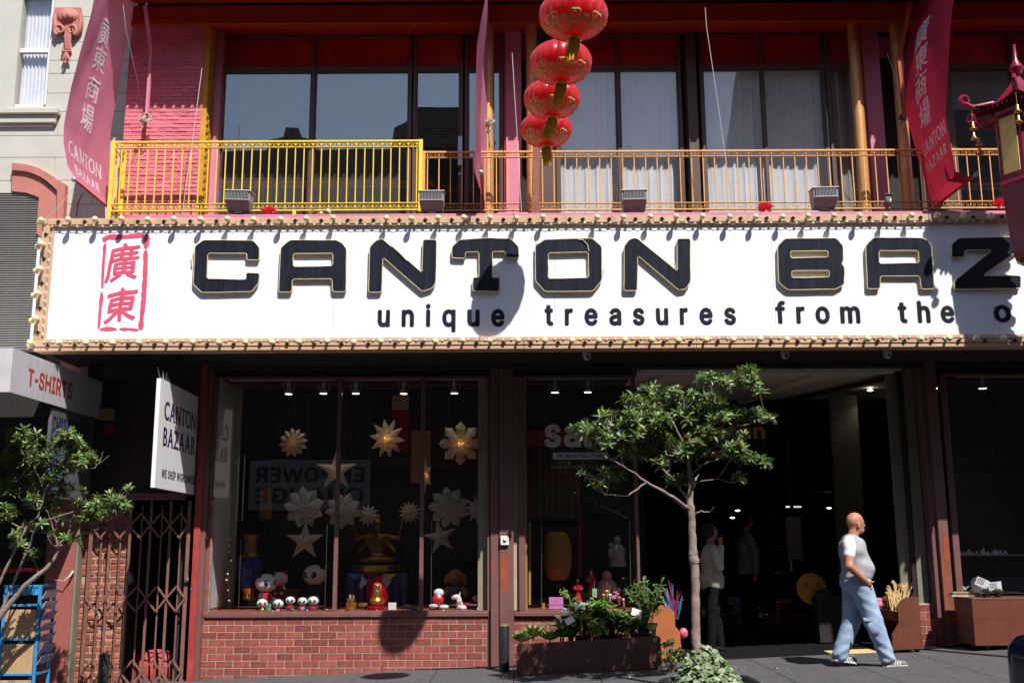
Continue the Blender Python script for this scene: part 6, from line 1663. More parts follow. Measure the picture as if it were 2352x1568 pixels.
tree('street_tree','street tree leaning in at the left edge with long bare twigs',-1.9,
     [(-70,1640,.05),(-30,1450,.04),h('L2',10,830,.030),h('L2',110,750,.028),h('L2',200,680,.026),h('L2',270,590,.021),h('L2',320,490,.016)],
     [[h('L2',320,490,.017),h('L2',420,430,.014),h('L2',520,370,.012),h('L2',670,320,.006)],
      [h('L2',310,500,.014),h('L2',290,400,.010),h('L2',250,260,.008),h('L2',200,150,.006)],
      [h('L2',330,480,.016),h('L2',400,370,.013),h('L2',440,200,.010),h('L2',470,60,.008),h('L1',480,1060,.004)],
      [h('L2',440,200,.010),h('L2',600,230,.008),h('L2',760,240,.006),h('L2',900,170,.004),h('L2',950,130,.003)],
      [(-40,1500,.02),h('L2',20,540,.013),h('L2',70,420,.012),h('L2',110,290,.010),h('L1',150,1280,.012),h('L1',260,1240,.008)],
      [(-40,1420,.02),h('L2',20,310,.014),h('L2',130,200,.012),h('L1',150,1060,.010),h('L1',230,950,.010),h('L1',330,800,.007),h('L1',390,740,.004)],
      [h('L1',230,950,.008),h('L1',420,900,.006),h('L1',520,890,.004),h('L1',625,800,.002)],
      [h('L1',150,1060,.010),h('L1',60,850,.008),h('L1',50,760,.006)],
      [h('L1',260,1240,.008),h('L1',420,1200,.006),h('L1',640,1190,.005),h('L1',740,1060,.003)],
      [h('L1',520,890,.004),h('L1',560,840,.003),h('L1',585,770,.002)]],
     [(72,1008,22,18),(95,1035,25,18),(125,1010,28,14),(155,1000,34,16),(165,1030,34,18),(195,1058,30,18),(130,1060,40,20),(214,1040,12,8),(70,1075,24,22),(105,1088,34,18),(150,1122,26,16),(185,1118,12,10),(108,1150,28,16),(75,1150,18,14),(210,1152,36,14),(250,1166,34,16),(286,1166,20,12),(290,1122,12,8),(265,1140,20,10),(228,1182,34,12),(198,1190,26,8),(160,1236,22,12),(78,1272,18,16),(130,1192,22,8),(38,1050,34,34),(20,1110,26,26),(15,1180,22,22),(40,1000,26,20),(172,1072,22,16),(105,1195,18,10),(60,1050,30,24),(90,1110,30,20),(60,1210,20,14),(130,1100,26,16),(40,1240,20,16),(110,1225,18,10),(240,1150,20,12)],9,.10)

# ---------------------------------------------------------------- tree bed: ivy and its kerb
r_ = random.Random(3)
M['ivy'] = leafmat('variegated_ivy',(.23,.28,.16),.2,.5); M['ivy2'] = leafmat('green_ivy',(.10,.17,.05),.2,.45); M['jade'] = leafmat('yellow_green_succulent',(.22,.28,.04),.2,.35)
b = B()
cx,cy = X(1626,1510,-3.05),-3.05
gz = ground(cx)
for k in range(1150):
 a_ = r_.uniform(0,6.283); rr = math.sqrt(r_.random())
 px_,py_ = rr * .33 * math.cos(a_),rr * .30 * math.sin(a_)
 hh = .40 * (1 - rr ** 1.6) * (1 - .35 * (px_ + .0) / .33) + .03 + r_.uniform(-.04,.04)
 p = Vector((cx + px_ * 1.15,cy + py_,gz + hh))
 n_ = Vector((px_ * 1.2 + r_.uniform(-.5,.5),py_ * 1.4 - .3 + r_.uniform(-.5,.5),.7)).normalized()
 d = n_.orthogonal(); d.rotate(Matrix.Rotation(r_.uniform(0,6.28),3,n_)); d = (d + Vector((0,-.2,-.5))).normalized()
 L = r_.uniform(.035,.065)
 s_ = d.cross(n_).normalized()
 b.add([p,p + s_ * L * .55 + d * L * .25,p + s_ * L * .4 + d * L * .75,p + d * L * 1.15,p - s_ * L * .4 + d * L * .75,p - s_ * L * .55 + d * L * .25],[(0,1,2,3),(0,3,4,5)],0 if r_.random() < .62 else 1)
build(b,'ivy',[M['ivy'],M['ivy2']],None,'mound of pale variegated ivy around the foot of the tree','ivy',kind='stuff')
b = B(); b.ell((cx,cy,gz - .02),(.26,.22,.33)); build(b,'soil_mound',mat('dark_soil',(.03,.024,.018),.95,.4,20,.8,60),kind='structure')
b = B(); ring = []
for k in range(41):
 a_ = 2 * math.pi * k / 40; x_,y_ = math.cos(a_),math.sin(a_)
 ring.append((cx + .47 * math.copysign(abs(x_) ** .35,x_),cy + .40 * math.copysign(abs(y_) ** .35,y_),ground(cx + .47 * x_) + .05))
b.tube(ring,.045,8,caps=False); build(b,'tree_bed_edging',M['black'],None,'black rounded edging round the ivy bed','edging')
# jade bush
b = B(); c = Vector((X(1540,1500,-1.45),-1.45,ground(X(1540,1500,-1.45))))
st_ = B()
for k in range(26):
 a_ = r_.uniform(0,6.28); rr = .13 * math.sqrt(r_.random()); hh = r_.uniform(.12,.36)
 top_ = c + Vector((rr * math.cos(a_),rr * math.sin(a_),hh)); st_.tube([c + Vector((rr * .2 * math.cos(a_),rr * .2 * math.sin(a_),0)),c.lerp(top_,.6),top_],[.008,.006,.005],5)
 for j in range(11):
  d = Vector((r_.uniform(-1,1),r_.uniform(-1,1),r_.uniform(-.2,1))).normalized()
  b.ell(top_ + d * .03,(.022,.014,.008),6,4,0,rot_to(d) @ Matrix.Rotation(rad(90),3,'Y'))
t = thing('jade_bush','yellow green jade bush between the planter box and the ivy','plant',c); build(st_,'stems',M['bark'],t); build(b,'foliage',M['jade'],t)

# ---------------------------------------------------------------- planter box with its plants
Yp = -1.2
px0,px1 = X(1186,1500,Yp),X(1519,1500,Yp)
pz0,pz1 = Z(1186,1479,Yp),Z(1519,1459,Yp)
pl = thing('planter_box','worn dark brown wooden planter box full of potted plants','planter',((px0 + px1) / 2,-.95,ground(px0)))
M['planter'] = mat('chipped_dark_brown_paint',(.105,.042,.032),.45,.2,5,.25,60,stain=(.42,.36,.33),sscale=13,samt=.8,spos=.67)
b = B(); n = 8
zb = lambda x: ground(x) + .02
l = [(px0,zb(px0)),(px1,zb(px1)),(px1,pz1 - .05)] + [(px1 - .05 * (1 - math.cos(a)),pz1 - .05 + .05 * math.sin(a)) for a in (.5,1.0,1.57)] + [(px0 + .05 * (1 - math.cos(a)),pz0 - .05 + .05 * math.sin(a)) for a in (1.57,1.0,.5)] + [(px0,pz0 - .05)]
b.poly([l],front(Yp),.035); build(b,'front_board',M['planter'],pl)
b = B(); b.add([(px0 + .02,Yp + .036,zb(px0)),(px0 + .05,Yp + .036,zb(px0)),(px0 + .05,-.72,zb(px0)),(px0 + .02,-.72,zb(px0)),(px0 + .02,Yp + .036,pz0 - .02),(px0 + .05,Yp + .036,pz0 - .02),(px0 + .05,-.72,pz0 - .02),(px0 + .02,-.72,pz0 - .02)],[(0,3,2,1),(4,5,6,7),(0,4,7,3),(1,2,6,5),(0,1,5,4),(2,3,7,6)])
dx = px1 - px0 - .07
b.add([(px0 + .02 + dx,Yp + .036,zb(px1)),(px0 + .05 + dx,Yp + .036,zb(px1)),(px0 + .05 + dx,-.72,zb(px1)),(px0 + .02 + dx,-.72,zb(px1)),(px0 + .02 + dx,Yp + .036,pz1 - .02),(px0 + .05 + dx,Yp + .036,pz1 - .02),(px0 + .05 + dx,-.72,pz1 - .02),(px0 + .02 + dx,-.72,pz1 - .02)],[(0,3,2,1),(4,5,6,7),(0,4,7,3),(1,2,6,5),(0,1,5,4),(2,3,7,6)])
build(b,'side_boards',M['planter'],pl,kind='stuff')
b = B(); b.bar((px0 + .06,-.97,pz0 - .1),(px1 - .06,-.97,pz1 - .1),.44,.03,side=Vector((0,1,0))); build(b,'soil',mat('potting_soil',(.02,.016,.012),.95,.4,30,.9,80),pl)
M['pot'] = mat('black_plastic_pot',(.012,.012,.013),.38,.2,8)
zs_ = lambda x: pz0 + (pz1 - pz0) * (x - px0) / (px1 - px0) - .07
def pot(x,y,r,hgt,label,z=None):
 z = zs_(x) if z is None else z
 b = B(); b.lathe([(r * .78,0),(r * .98,hgt * .86),(r * 1.06,hgt * .86),(r * 1.06,hgt),(r * .94,hgt),(r * .92,hgt * .8),(.001,hgt * .78)],(x,y,z),18)
 return b,z + hgt * .8
def plant(name,label,u,v,y,kind,h_,rad_,n,L,W,mats,potr=.0,poth=.0,group=None,seed=1):
 r_ = random.Random(seed * 7 + int(u))
 x = X(u,v,y)
 z = zs_(x)
 t = thing(name,label,'plant',(x,y,z),group)
 zt = z
 if potr:
  pb_,zt = pot(x,y,potr,poth,''); build(pb_,'pot',M['pot'],t)
 b = B(); st = B()
 base = Vector((x,y,zt))
 if kind == 'rosette':
  for k in range(n):
   el = .15 + 1.2 * k / n; a_ = 2.4 * k
   d = Vector((math.cos(a_) * math.cos(el),math.sin(a_) * math.cos(el) ,math.sin(el)))
   leaf(b,base + Vector((0,0,h_)) + d * rad_ * .08,d,Vector((0,0,1)) - d * .2,L * (1.1 - .65 * k / n) * r_.uniform(.85,1.1),W * (1.05 - .4 * k / n),r_.choice((0,0,1)),-.25,.3)
  st.tube([base,base + Vector((0,0,h_))],[.014,.012],6)
 elif kind == 'bush':
  for k in range(max(4,n // 9)):
   a_ = r_.uniform(0,6.28); rr = rad_ * math.sqrt(r_.random()); tp = base + Vector((rr * math.cos(a_),rr * math.sin(a_),h_ * r_.uniform(.45,1)))
   st.tube([base + Vector((r_.uniform(-.02,.02),r_.uniform(-.02,.02),0)),base.lerp(tp,.5) + Vector((0,0,.03)),tp],[.006,.005,.003],5)
   for j in range(9):
    f = r_.uniform(.45,1); p = base.lerp(tp,f)
    leaf(b,p,Vector((r_.uniform(-1,1),r_.uniform(-1.1,.8),r_.uniform(-.3,.8))),Vector((r_.uniform(-.2,.2),-.3,1)),L * r_.uniform(.7,1.2),W * r_.uniform(.8,1.2),r_.choice((0,0,1)),r_.uniform(0,.35))
 elif kind == 'long':
  for k in range(n):
   a_ = 2.4 * k + r_.uniform(-.2,.2); el = r_.uniform(.1,1.1)
   p0 = base + Vector((0,0,h_ * r_.uniform(.5,1)))
   d = Vector((math.cos(a_) * math.cos(el),math.sin(a_) * math.cos(el) - .15,math.sin(el)))
   leaf(b,p0,d,Vector((0,0,1)),L * r_.uniform(.75,1.15),W,r_.choice((0,0,1)),r_.uniform(.15,.5))
  st.tube([base,base + Vector((0,0,h_))],[.012,.008],6)
 build(st,'stem',M['bark'],t); build(b,'leaves',mats,t)
 return t
G1 = [leafmat('aeonium_green',(.16,.24,.05),.15),leafmat('aeonium_lime',(.30,.38,.10),.2)]
G2 = [leafmat('bright_green_leaf',(.07,.19,.025),.3),leafmat('light_green_leaf',(.18,.32,.05),.3)]
G3 = [leafmat('grey_green_broad_leaf',(.10,.15,.09),.15),leafmat('pale_rib_leaf',(.17,.21,.12),.15)]
G4 = [leafmat('dark_leaf',(.03,.06,.03),.15),leafmat('bronze_leaf',(.07,.05,.03),.15)]
plant('succulent','lime green succulent rosette at the left end of the planter box',*q('M2',300,1230),-1.05,'rosette',.08,.1,40,.17,.085,G1,seed=1)
plant('succulent','open green rosette second from the left end of the planter box',*q('M2',430,1210),-.95,'rosette',.13,.1,30,.20,.06,G1,seed=2)
plant('succulent','low spiky green rosette under the grey broad leaves',*q('M2',600,1230),-1.05,'rosette',.08,.1,40,.19,.06,[G2[1],G1[0]],seed=3)
plant('succulent','dark green rosette beside the forked stem',*q('M2',745,1220),-1.0,'rosette',.10,.1,34,.19,.055,[G2[0],G1[0]],seed=4)
plant('broad_leaf_plant','grey green plant with long ribbed leaves left of the white label',*q('M2',720,1180),-.9,'long',.32,.1,9,.30,.085,G3,seed=5)
plant('aeonium','tall pale green aeonium with drooping leaves in a black pot',*q('M2',945,1180),-1.02,'rosette',.20,.1,40,.15,.045,[G1[0],G2[0]],.09,.11,seed=6)
plant('leafy_plant','glossy bright green bush below the white blossoms',*q('M2',950,1150),-.85,'bush',.47,.18,190,.09,.045,G2,.1,.1,seed=7)
plant('leafy_plant','glossy green bush in the middle of the planter box',*q('M2',1130,1150),-.86,'bush',.44,.18,180,.105,.055,G2,.1,.1,seed=8)
plant('leafy_plant','small leaved green bush right of the middle of the planter',*q('M2',1270,1150),-.88,'bush',.40,.17,160,.095,.05,[G2[0],G2[1]],.1,.1,seed=9)
plant('ruffled_plant','yellow green ruffled plant on a forked orange stem',*q('M2',1100,1160),-1.08,'bush',.30,.13,130,.08,.05,[G1[1],G1[0]],seed=10)
plant('bronze_plant','bronze leaved plant with broad dark leaves',*q('M2',1330,1170),-.98,'long',.20,.1,9,.21,.075,G4,.07,.09,seed=11)
plant('spiky_succulent','small dark spiky plant in a black pot near the right end',*q('M2',1540,1180),-1.02,'rosette',.10,.1,40,.13,.022,[G2[0],G4[0]],.085,.11,seed=12)
plant('spiky_succulent','smaller bright spiky plant in the black pot at the right end',*q('M2',1675,1190),-1.0,'rosette',.05,.1,34,.10,.02,[G2[0],G2[1]],.075,.10,seed=13)
plant('tall_shrub','tall thin shrub in a big black pot at the right end of the planter',*q('M2',1640,1130),-.85,'bush',.62,.25,190,.10,.038,[G2[0],G2[1]],.13,.2,seed=14)
for k,(xx,yy,lb) in enumerate(((830,-.8,'low green plant between the grey leaves and the aeonium'),(1020,-.78,'green plant behind the forked twig'),(1210,-.8,'green plant between the two middle bushes'),(1420,-.9,'green plant between the bronze plant and the dark spiky one'),(1500,-.8,'green plant at the foot of the tall shrub'))):
 plant('leafy_plant',lb,*q('M2',xx,1160),yy,'bush',.34 + .05 * (k % 3),.17,150,.085,.04,[G2[k % 2],G1[k % 2]],seed=20 + k)
x = X(*q('M2',800,1000),-.8); t = thing('seed_head','pale green seed head rising behind the grey leaves','plant',(x,-.8,zs_(x)))
b = B(); top_ = A('M2',765,770,-.8); b.tube([(x,-.8,zs_(x)),A('M2',820,860,-.8),top_],.006,5); build(b,'stem',G2[1],t)
b = B()
for k in range(70):
 f = r_.random(); p = A('M2',735 + 55 * f,745 + 80 * f,-.8); b.ell(p + Vector((r_.uniform(-.045,.045),r_.uniform(-.04,.04),r_.uniform(-.03,.03))) * (1.1 - .4 * f),.009,6,4)
build(b,'buds',G1[1],t)
b = B()
for k in range(12):
 p = A('M2',925 + r_.uniform(-50,60),905 + r_.uniform(-40,40),-1.0)
 for j in range(5):
  a_ = j * 1.257; d = Vector((math.cos(a_),-.3,math.sin(a_))); leaf(b,p,d,Vector((0,-1,0)),.02,.018,0)
build(b,'white_blossoms',M['paper'],None,'white blossoms on the bush left of the middle','flowers',kind='stuff')
for (x0,y0,w_,hh,rz,lb) in ((815,1068,.115,.075,-.5,'white folded label stuck among the leaves by the grey plant'),(1530,985,.12,.08,.3,'white label with a yellow corner by the tall shrub'),(760,960,.07,.05,.2,'small white tag behind the grey plant')):
 c = A('M2',x0,y0,-1.08); b = B(); R_ = Matrix.Rotation(rz,3,'Y'); b.obox(c,R_ @ Vector((w_ / 2,0,0)),(0,.001,.0),R_ @ Vector((0,.02,hh / 2)))
 build(b,'plant_label',M['paper'],None,lb,'label')
b = B(); c = A('M2',1062,1255,-1.1); b.tube([c,A('M2',1035,1180,-1.1),A('M2',1030,1130,-1.1)],[.008,.007,.005],6); b.tube([c,A('M2',1100,1190,-1.1),A('M2',1115,1140,-1.1)],[.008,.007,.005],6)
build(b,'forked_twig',M['orail'],None,'orange brown forked twig in the middle of the planter','twig')

# ---------------------------------------------------------------- bollards
for (u,vt,Yb,w_,lb) in ((1158,1436,-.62,23,'black bollard with a mossy top in front of the centre pillar'),(241,1501,-.5,24,'black bollard in front of the folding gate')):
 c = at(u,vt,Yb); r = w_ / 2 / 2400 * 13.9
 b = B(); b.lathe([(r,ground(c.x)),(r,c.z - .01),(r * .93,c.z)],(c.x,Yb,0),20); o = build(b,'bollard',M['black'],None,lb,'bollard','black bollards')
 b = B(); b.lathe([(r * .92,c.z + .0005),(r * .8,c.z + .012),(r * .3,c.z + .02)],(c.x,Yb,0),16); build(b,'cap',mat('mossy_cap',(.16,.16,.03),.8,.3,30),o)
# small intercom box on the pillar
c = A('M2',121,217,-.09); b = B(); b.box(c.x - .058,c.x + .058,-.125,-.082,c.z - .064,c.z + .064,.012)
ic = build(b,'intercom',M['whitepl'],None,'white intercom box on the centre pillar','intercom')
b = B(); b.lathe([(.022,0),(.025,.004),(.016,.012),(.006,.014)],(c.x,-.125,c.z),14,M=Matrix.Rotation(rad(90),3,'X')); build(b,'lens',M['steel'],ic)
b = B(); b.tube([(c.x,-.10,c.z - .12),(c.x,-.10,c.z - .065)],.004,5)
# dome cameras under the canopy
M['dome'] = mat('grey_white_dome',(.5,.48,.5),.3,.1,8)
for (u,v,lb) in ((1348,823,'white dome camera under the canopy above the second window'),(1803,823,'white dome camera under the canopy above the entrance'),(2039,818,'white dome camera under the canopy at the right end of the entrance')):
 c = at(u,v,-1.0); c.z = Zsof + .03
 b = B(); b.lathe([(.06,0),(.058,-.05),(.05,-.09),(.03,-.115),(.001,-.125)],c,18); o = build(b,'dome_camera',M['dome'],None,lb,'camera','dome cameras under the canopy')
 b = B(); b.ell(c + Vector((.01,-.04,-.085)),(.022,.02,.022),10,8); build(b,'lens',M['black'],o)

# ---------------------------------------------------------------- lamps and goods inside the windows
M['lit'] = glow('lit_spot_lamp',(1.0,.95,.86),5.0)
M['lampwhite'] = mat('lamp_white_paint',(.74,.70,.64),.4,.08,8)  # raised pale, in place of interior light falling on the housings
def spotlamp(u,v,label,Ys=.55):
 c = at(u,v,Ys)
 t = thing('spotlight',label,'spotlight',c,'spotlights in the shop windows')
 b = B(); b.lathe([(.062,.0),(.062,.02),(.034,.07),(.030,.075),(.030,.16),(.02,.17),(.02,.3)],c,16); build(b,'housing',M['lampwhite'],t)
 b = B(); b.lathe([(.052,.002),(.001,.002)],c,14,cap=False); b.lathe([(.001,-.001),(.052,-.001)],c,14,cap=False); build(b,'lens',M['lit'],t)
 ld = bpy.data.lights.new('lamp_beam','SPOT'); ld.energy = 3.5; ld.spot_size = rad(95); ld.spot_blend = .6; ld.color = (1,.88,.72); ld.shadow_soft_size = .05
 lo = bpy.data.objects.new('lamp_beam',ld); COL.objects.link(lo); lo.parent = t; lo.location = (0,0,-.02)
 b = B(); b.tube([c + Vector((-.075,0,.05)),c + Vector((-.075,0,.2)),c + Vector((.075,0,.2)),c + Vector((.075,0,.05))],.004,5); build(b,'yoke',M['lampwhite'],t)
for i,(r,x,y,where) in enumerate((('L3',868,332,'leftmost spotlight in the first window'),('L3',1210,328,'second spotlight from the left in the first window'),('L4',90,328,'spotlight just right of the first mullion'),('L4',558,330,'spotlight left of the second mullion'),('L4',1055,325,'spotlight at the right end of the first window'),
                                      ('M1',605,318,'left spotlight in the sale window'),('M1',925,315,'right spotlight in the sale window'),('M5',1345,275,'left spotlight in the far right window'),('M5',1790,278,'right spotlight in the far right window'))):
 spotlamp(*q(r,x,y),where)
# wire rack above the first window's lamps
b = B()
for k in range(5):
 for (u0,u1) in ((650,968),(1215,1440)):
  p0,p1 = at(u0,868 + k * 3.2,.45 + .0),at(u1,868 + k * 3.2,.45); b.tube([p0,p1],.0028,4)
build(b,'wire_rack',M['steel'],None,'rack of thin parallel wires above the spotlights','rack')
# small ceiling lights deep in the shop
for (r,x,y,Yd,lb) in (('M4',695,35,5.0,'round ceiling light deep in the shop above the woman'),('M4',643,105,6.0,'small ceiling light deep in the shop'),('M5',687,295,1.8,'ceiling light at the right of the entrance'),('M5',285,1447,5.5,'small light deep in the shop by the tall notice'),('L4',720,348,2.6,'small light beyond the first window')):
 c = A(r,x,y,Yd); b = B(); b.ell(c,(.045,.045,.014),12,6); o = build(b,'ceiling_light',M['lit'],None,lb,'ceiling light'); ld = bpy.data.lights.new('lamp_beam','SPOT'); ld.energy = 3 if Yd < 3 else 7; ld.spot_size = rad(130); ld.spot_blend = .8; ld.color = (1,.88,.72); lo = bpy.data.objects.new('lamp_beam',ld); COL.objects.link(lo); lo.parent = o; lo.location = (0,0,-.03)
for (x0,x1,y,Yd,lb) in ((1430,1580,1435,5.0,'pale strip light deep in the shop'),):
 c0,c1 = A('M3',x0,y,Yd),A('M3',x1,y,Yd); b = B(); b.bar(c0,c1,.03,.03); build(b,'strip_light',glow('dim_strip',(.8,.9,1),.7),None,lb,'strip light')

# paper star lanterns
def papermat(name,c,e,hole=26.):
 m = mat(name,c,.8,.1,8,trans=.5)
 n = m.node_tree.nodes; l_ = m.node_tree.links
 vo = n.new('ShaderNodeTexVoronoi'); vo.inputs['Scale'].default_value = hole; vo.feature = 'DISTANCE_TO_EDGE'
 tc = n.new('ShaderNodeTexCoord'); l_.new(tc.outputs['Object'],vo.inputs['Vector'])
 rg = n.new('ShaderNodeMapRange'); rg.inputs[1].default_value = .16; rg.inputs[2].default_value = .24; l_.new(vo.outputs['Distance'],rg.inputs[0])
 tr = n.new('ShaderNodeBsdfTransparent'); ms = n.new('ShaderNodeMixShader')
 out = n['Material Output']; src = out.inputs[0].links[0].from_socket
 l_.new(rg.outputs[0],ms.inputs[0]); l_.new(src,ms.inputs[1]); l_.new(tr.outputs[0],ms.inputs[2]); l_.new(ms.outputs[0],out.inputs[0])
 return m
M['paperlace'] = papermat('cut_paper_lace',(.70,.66,.60),0,24); M['paperplain'] = mat('folded_paper',(.62,.55,.47),.8,.12,9,trans=.35)
M['warm'] = glow('warm_bulb',(1.0,.42,.08),1.3); M['warmlow'] = glow('dim_warm_bulb',(1.0,.42,.08),.6)
def star(u,v,rpx,n,inner,Ys,m,label,lit=0,rot=0.,squash=1.,depth=.3,petal=False):
 c = at(u,v,Ys); R_ = rpx / 2400 * (Ys + 14.6)
 t = thing('paper_star',label,'paper star',c,'paper star lanterns hanging in the first window')
 b = B()
 for s_ in (-1,1):
  hub = c + Vector((0,s_ * R_ * depth,0))
  for k in range(n):
   a = 2 * math.pi * k / n + rot + math.pi / 2
   a0,a1 = a - math.pi / n,a + math.pi / n
   tip = c + Vector((math.cos(a) * R_ * squash,0,math.sin(a) * R_))
   i0 = c + Vector((math.cos(a0) * R_ * inner * squash,0,math.sin(a0) * R_ * inner)); i1 = c + Vector((math.cos(a1) * R_ * inner * squash,0,math.sin(a1) * R_ * inner))
   if petal:
    m0 = c + Vector((math.cos(a - .8 * math.pi / n) * R_ * .78 * squash,0,math.sin(a - .8 * math.pi / n) * R_ * .78)); m1_ = c + Vector((math.cos(a + .8 * math.pi / n) * R_ * .78 * squash,0,math.sin(a + .8 * math.pi / n) * R_ * .78))
    rd = c + Vector((math.cos(a) * R_ * .62 * squash,s_ * R_ * depth * .7,math.sin(a) * R_ * .62))
    b.add([hub,i0,m0,tip,m1_,i1,rd],[(0,1,6),(1,2,6),(2,3,6),(3,4,6),(4,5,6),(5,0,6)])
   else:
    b.add([hub,i0,tip,i1],[(0,1,2),(0,2,3)])
 build(b,'paper_shell',m,t)
 b = B(); b.tube([c + Vector((0,0,R_ * .9)),Vector((c.x,Ys,zwt + .05))],.0015,4); build(b,'thread',M['wire'],t)
 if lit:
  b = B(); b.ell(c,R_ * .16,10,8); build(b,'bulb',M['warm'] if lit == 1 else M['warmlow'],t)
star(*q('L3',915,805),34,12,.55,.55,M['paperplain'],'small ten-petalled paper star left of the first mullion',1,.13,petal=True)
star(*q('L3',1335,1080),48,5,.36,.5,M['paperplain'],'five-pointed paper star half behind the first mullion',2,.0)
star(*q('L4',395,765),49,10,.55,.6,M['paperlace'],'spiky paper star glowing orange left of the second mullion',1,.2,.85)
star(*q('L4',1115,815),51,8,.45,.5,M['paperlace'],'lace paper star with warm glow near the right end of the first window',1,.0,petal=True)
star(*q('L4',770,1130),43,6,.5,.5,M['paperlace'],'narrow paper star turned edge on at the second mullion',2,.0,.36)
star(*q('L3',1020,1440),48,9,.7,.75,M['paperlace'],'big round lace paper star below the protest banner',0,.1,petal=True)
star(*q('L3',1400,1470),42,9,.7,.9,M['paperlace'],'lace paper star behind the first mullion, second row',0,.3,petal=True)
star(*q('L5',1120,220),45,5,.38,.7,M['paperplain'],'lowest five-pointed star above the toy pandas',0,.0)
star(*q('L4',1000,1440),48,9,.6,.6,M['paperlace'],'large lace star in the second row at the right end',0,.15,petal=True)
star(*q('L4',1270,1465),34,10,.45,.75,M['paperlace'],'smaller lace star in the second row beside the window edge',0,.1)
star(*q('L4',210,1520),26,12,.6,1.0,M['paperplain'],'small paper rosette left of the gilded figure',0,.0)
star(*q('L4',615,1490),26,14,.6,1.0,M['paperplain'],'small paper rosette right of the gilded figure',0,.1)
star(*q('L6',1000,180),40,5,.38,1.0,M['paperplain'],'dim five-pointed star under the big lace star',0,.2)

# toy animals along the sill of the first window
M['plwhite'] = mat('white_plush',(.72,.70,.69),.95,.06,30,.6,160,sheen=.3); M['plblack'] = mat('black_plush',(.012,.012,.013),.9,.3,30,.5,160,sheen=.2)
M['plred'] = mat('red_toy_cloth',(.50,.015,.025),.8,.15,20,.2,90); M['plpink'] = mat('pink_toy_cloth',(.66,.20,.36),.85,.12,20,.2,90); M['plbrown'] = mat('tan_plush',(.30,.14,.07),.95,.15,30,.6,140); M['plpurple'] = mat('lilac_plush',(.50,.22,.50),.95,.15,30,.6,140)
def toy(label,c,R_,shirt,face=0.,Yd=None,kind='panda',group='toy pandas on the window sill'):
 """c: head centre, R_: head radius"""
 t = thing('toy_' + kind,label,'soft toy',c - Vector((0,0,R_ * 2.1)),group)
 Rz = Matrix.Rotation(face,3,'Z')
 P = lambda x,y,z: c + Rz @ (Vector((x,y,z)) * R_)
 b = B(); b.ell(c,(R_ * 1.1,R_ * .95,R_ * .93),18,12); hd = build(b,'head',M['plwhite'],t)
 if kind == 'panda':
  for s_ in (-1,1):
   b = B(); b.ell(P(s_ * .72,.1,.72),R_ * .3,10,8); build(b,'ear',M['plblack'],hd)
   b = B(); b.ell(P(s_ * .42,-.84,.02),(R_ * .25,R_ * .17,R_ * .33),10,8,0,Rz @ Matrix.Rotation(s_ * .5,3,'Y')); build(b,'eye_patch',M['plblack'],hd)
   b = B(); b.ell(P(s_ * .40,-1.0,.06),R_ * .06,6,5); build(b,'eye',M['whitepl'],hd)
  b = B(); b.ell(P(0,-.95,-.16),(R_ * .11,R_ * .08,R_ * .08),8,6); build(b,'nose',M['plblack'],hd)
 b = B(); b.ell(c + Vector((0,.05 * R_,-R_ * 1.45)),(R_ * .72,R_ * .62,R_ * .78),14,10); build(b,'shirt',shirt,t)
 for s_ in (-1,1):
  b = B(); b.tube([P(s_ * .5,-.1,-1.05),P(s_ * .85,-.35,-1.45),P(s_ * .7,-.6,-1.7)],[R_ * .2,R_ * .22,R_ * .17],8); b.ell(P(s_ * .7,-.6,-1.7),R_ * .19,8,6); build(b,'arm',M['plblack'] if kind == 'panda' else M['plwhite'],t)
  b = B(); b.tube([P(s_ * .3,0,-1.95),P(s_ * .5,-.7,-2.0)],[R_ * .28,R_ * .26],8); b.ell(P(s_ * .5,-.72,-1.95),R_ * .27,10,8); build(b,'leg',M['plblack'] if kind == 'panda' else M['plwhite'],t)
 return t
px = lambda r,Yd: RG[r][2] / 2400 * (14.6 + Yd)
k_ = px('L5',.25)
for (x,y,R_,sh,fc,lb) in ((665,888,54,M['goldband'],.3,'small toy panda in a gold shirt, first from the left'),(836,893,54,M['plpink'],-.1,'small toy panda with crimson and white shirt, second from the left'),(966,858,48,M['plred'],.1,'small toy panda in red robe in the middle of the row'),(1098,868,49,M['plpink'],.0,'small toy panda in pink, fourth in the row'),(1212,862,54,M['plred'],-.05,'small toy panda in red at the right end of the row')):
 toy(lb,A('L5',x,y,.25),R_ * k_ * .95,sh,fc)
k_ = px('L5',.5)
toy('large toy panda in a red waistcoat looking right',A('L5',705,668,.5),100 * k_,M['plred'],.75,group=None)
toy('biggest toy panda, dim behind the table at the first mullion',A('L5',1228,585,1.0),112 * px('L5',1.0),M['plblack'],-.4,group=None)
t = toy('white toy cat with red ears behind the large panda',A('L5',858,622,.9),74 * px('L5',.9),M['plred'],-.1,kind='cat',group=None)
hd = t.children[0]
c = A('L5',858,622,.9); R_ = 74 * px('L5',.9)
b = B()
for s_ in (-1,1): b.lathe([(R_ * .42,0),(R_ * .25,R_ * .35),(.004,R_ * .62)],c + Vector((s_ * R_ * .62,0,R_ * .62)),10,M=Matrix.Rotation(s_ * .4,3,'Y'))
build(b,'ears',M['plred'],hd)
b = B()
for s_ in (-1,1): b.tube([c + Vector((s_ * R_ * .15,-R_ * .93,-R_ * .1)),c + Vector((s_ * R_ * .3,-R_ * .93,-R_ * .02)),c + Vector((s_ * R_ * .45,-R_ * .88,-R_ * .1))],R_ * .025,5)
b.ell(c + Vector((0,-R_ * .95,-R_ * .25)),R_ * .06,6,5); build(b,'face_stitching',M['plblack'],hd)
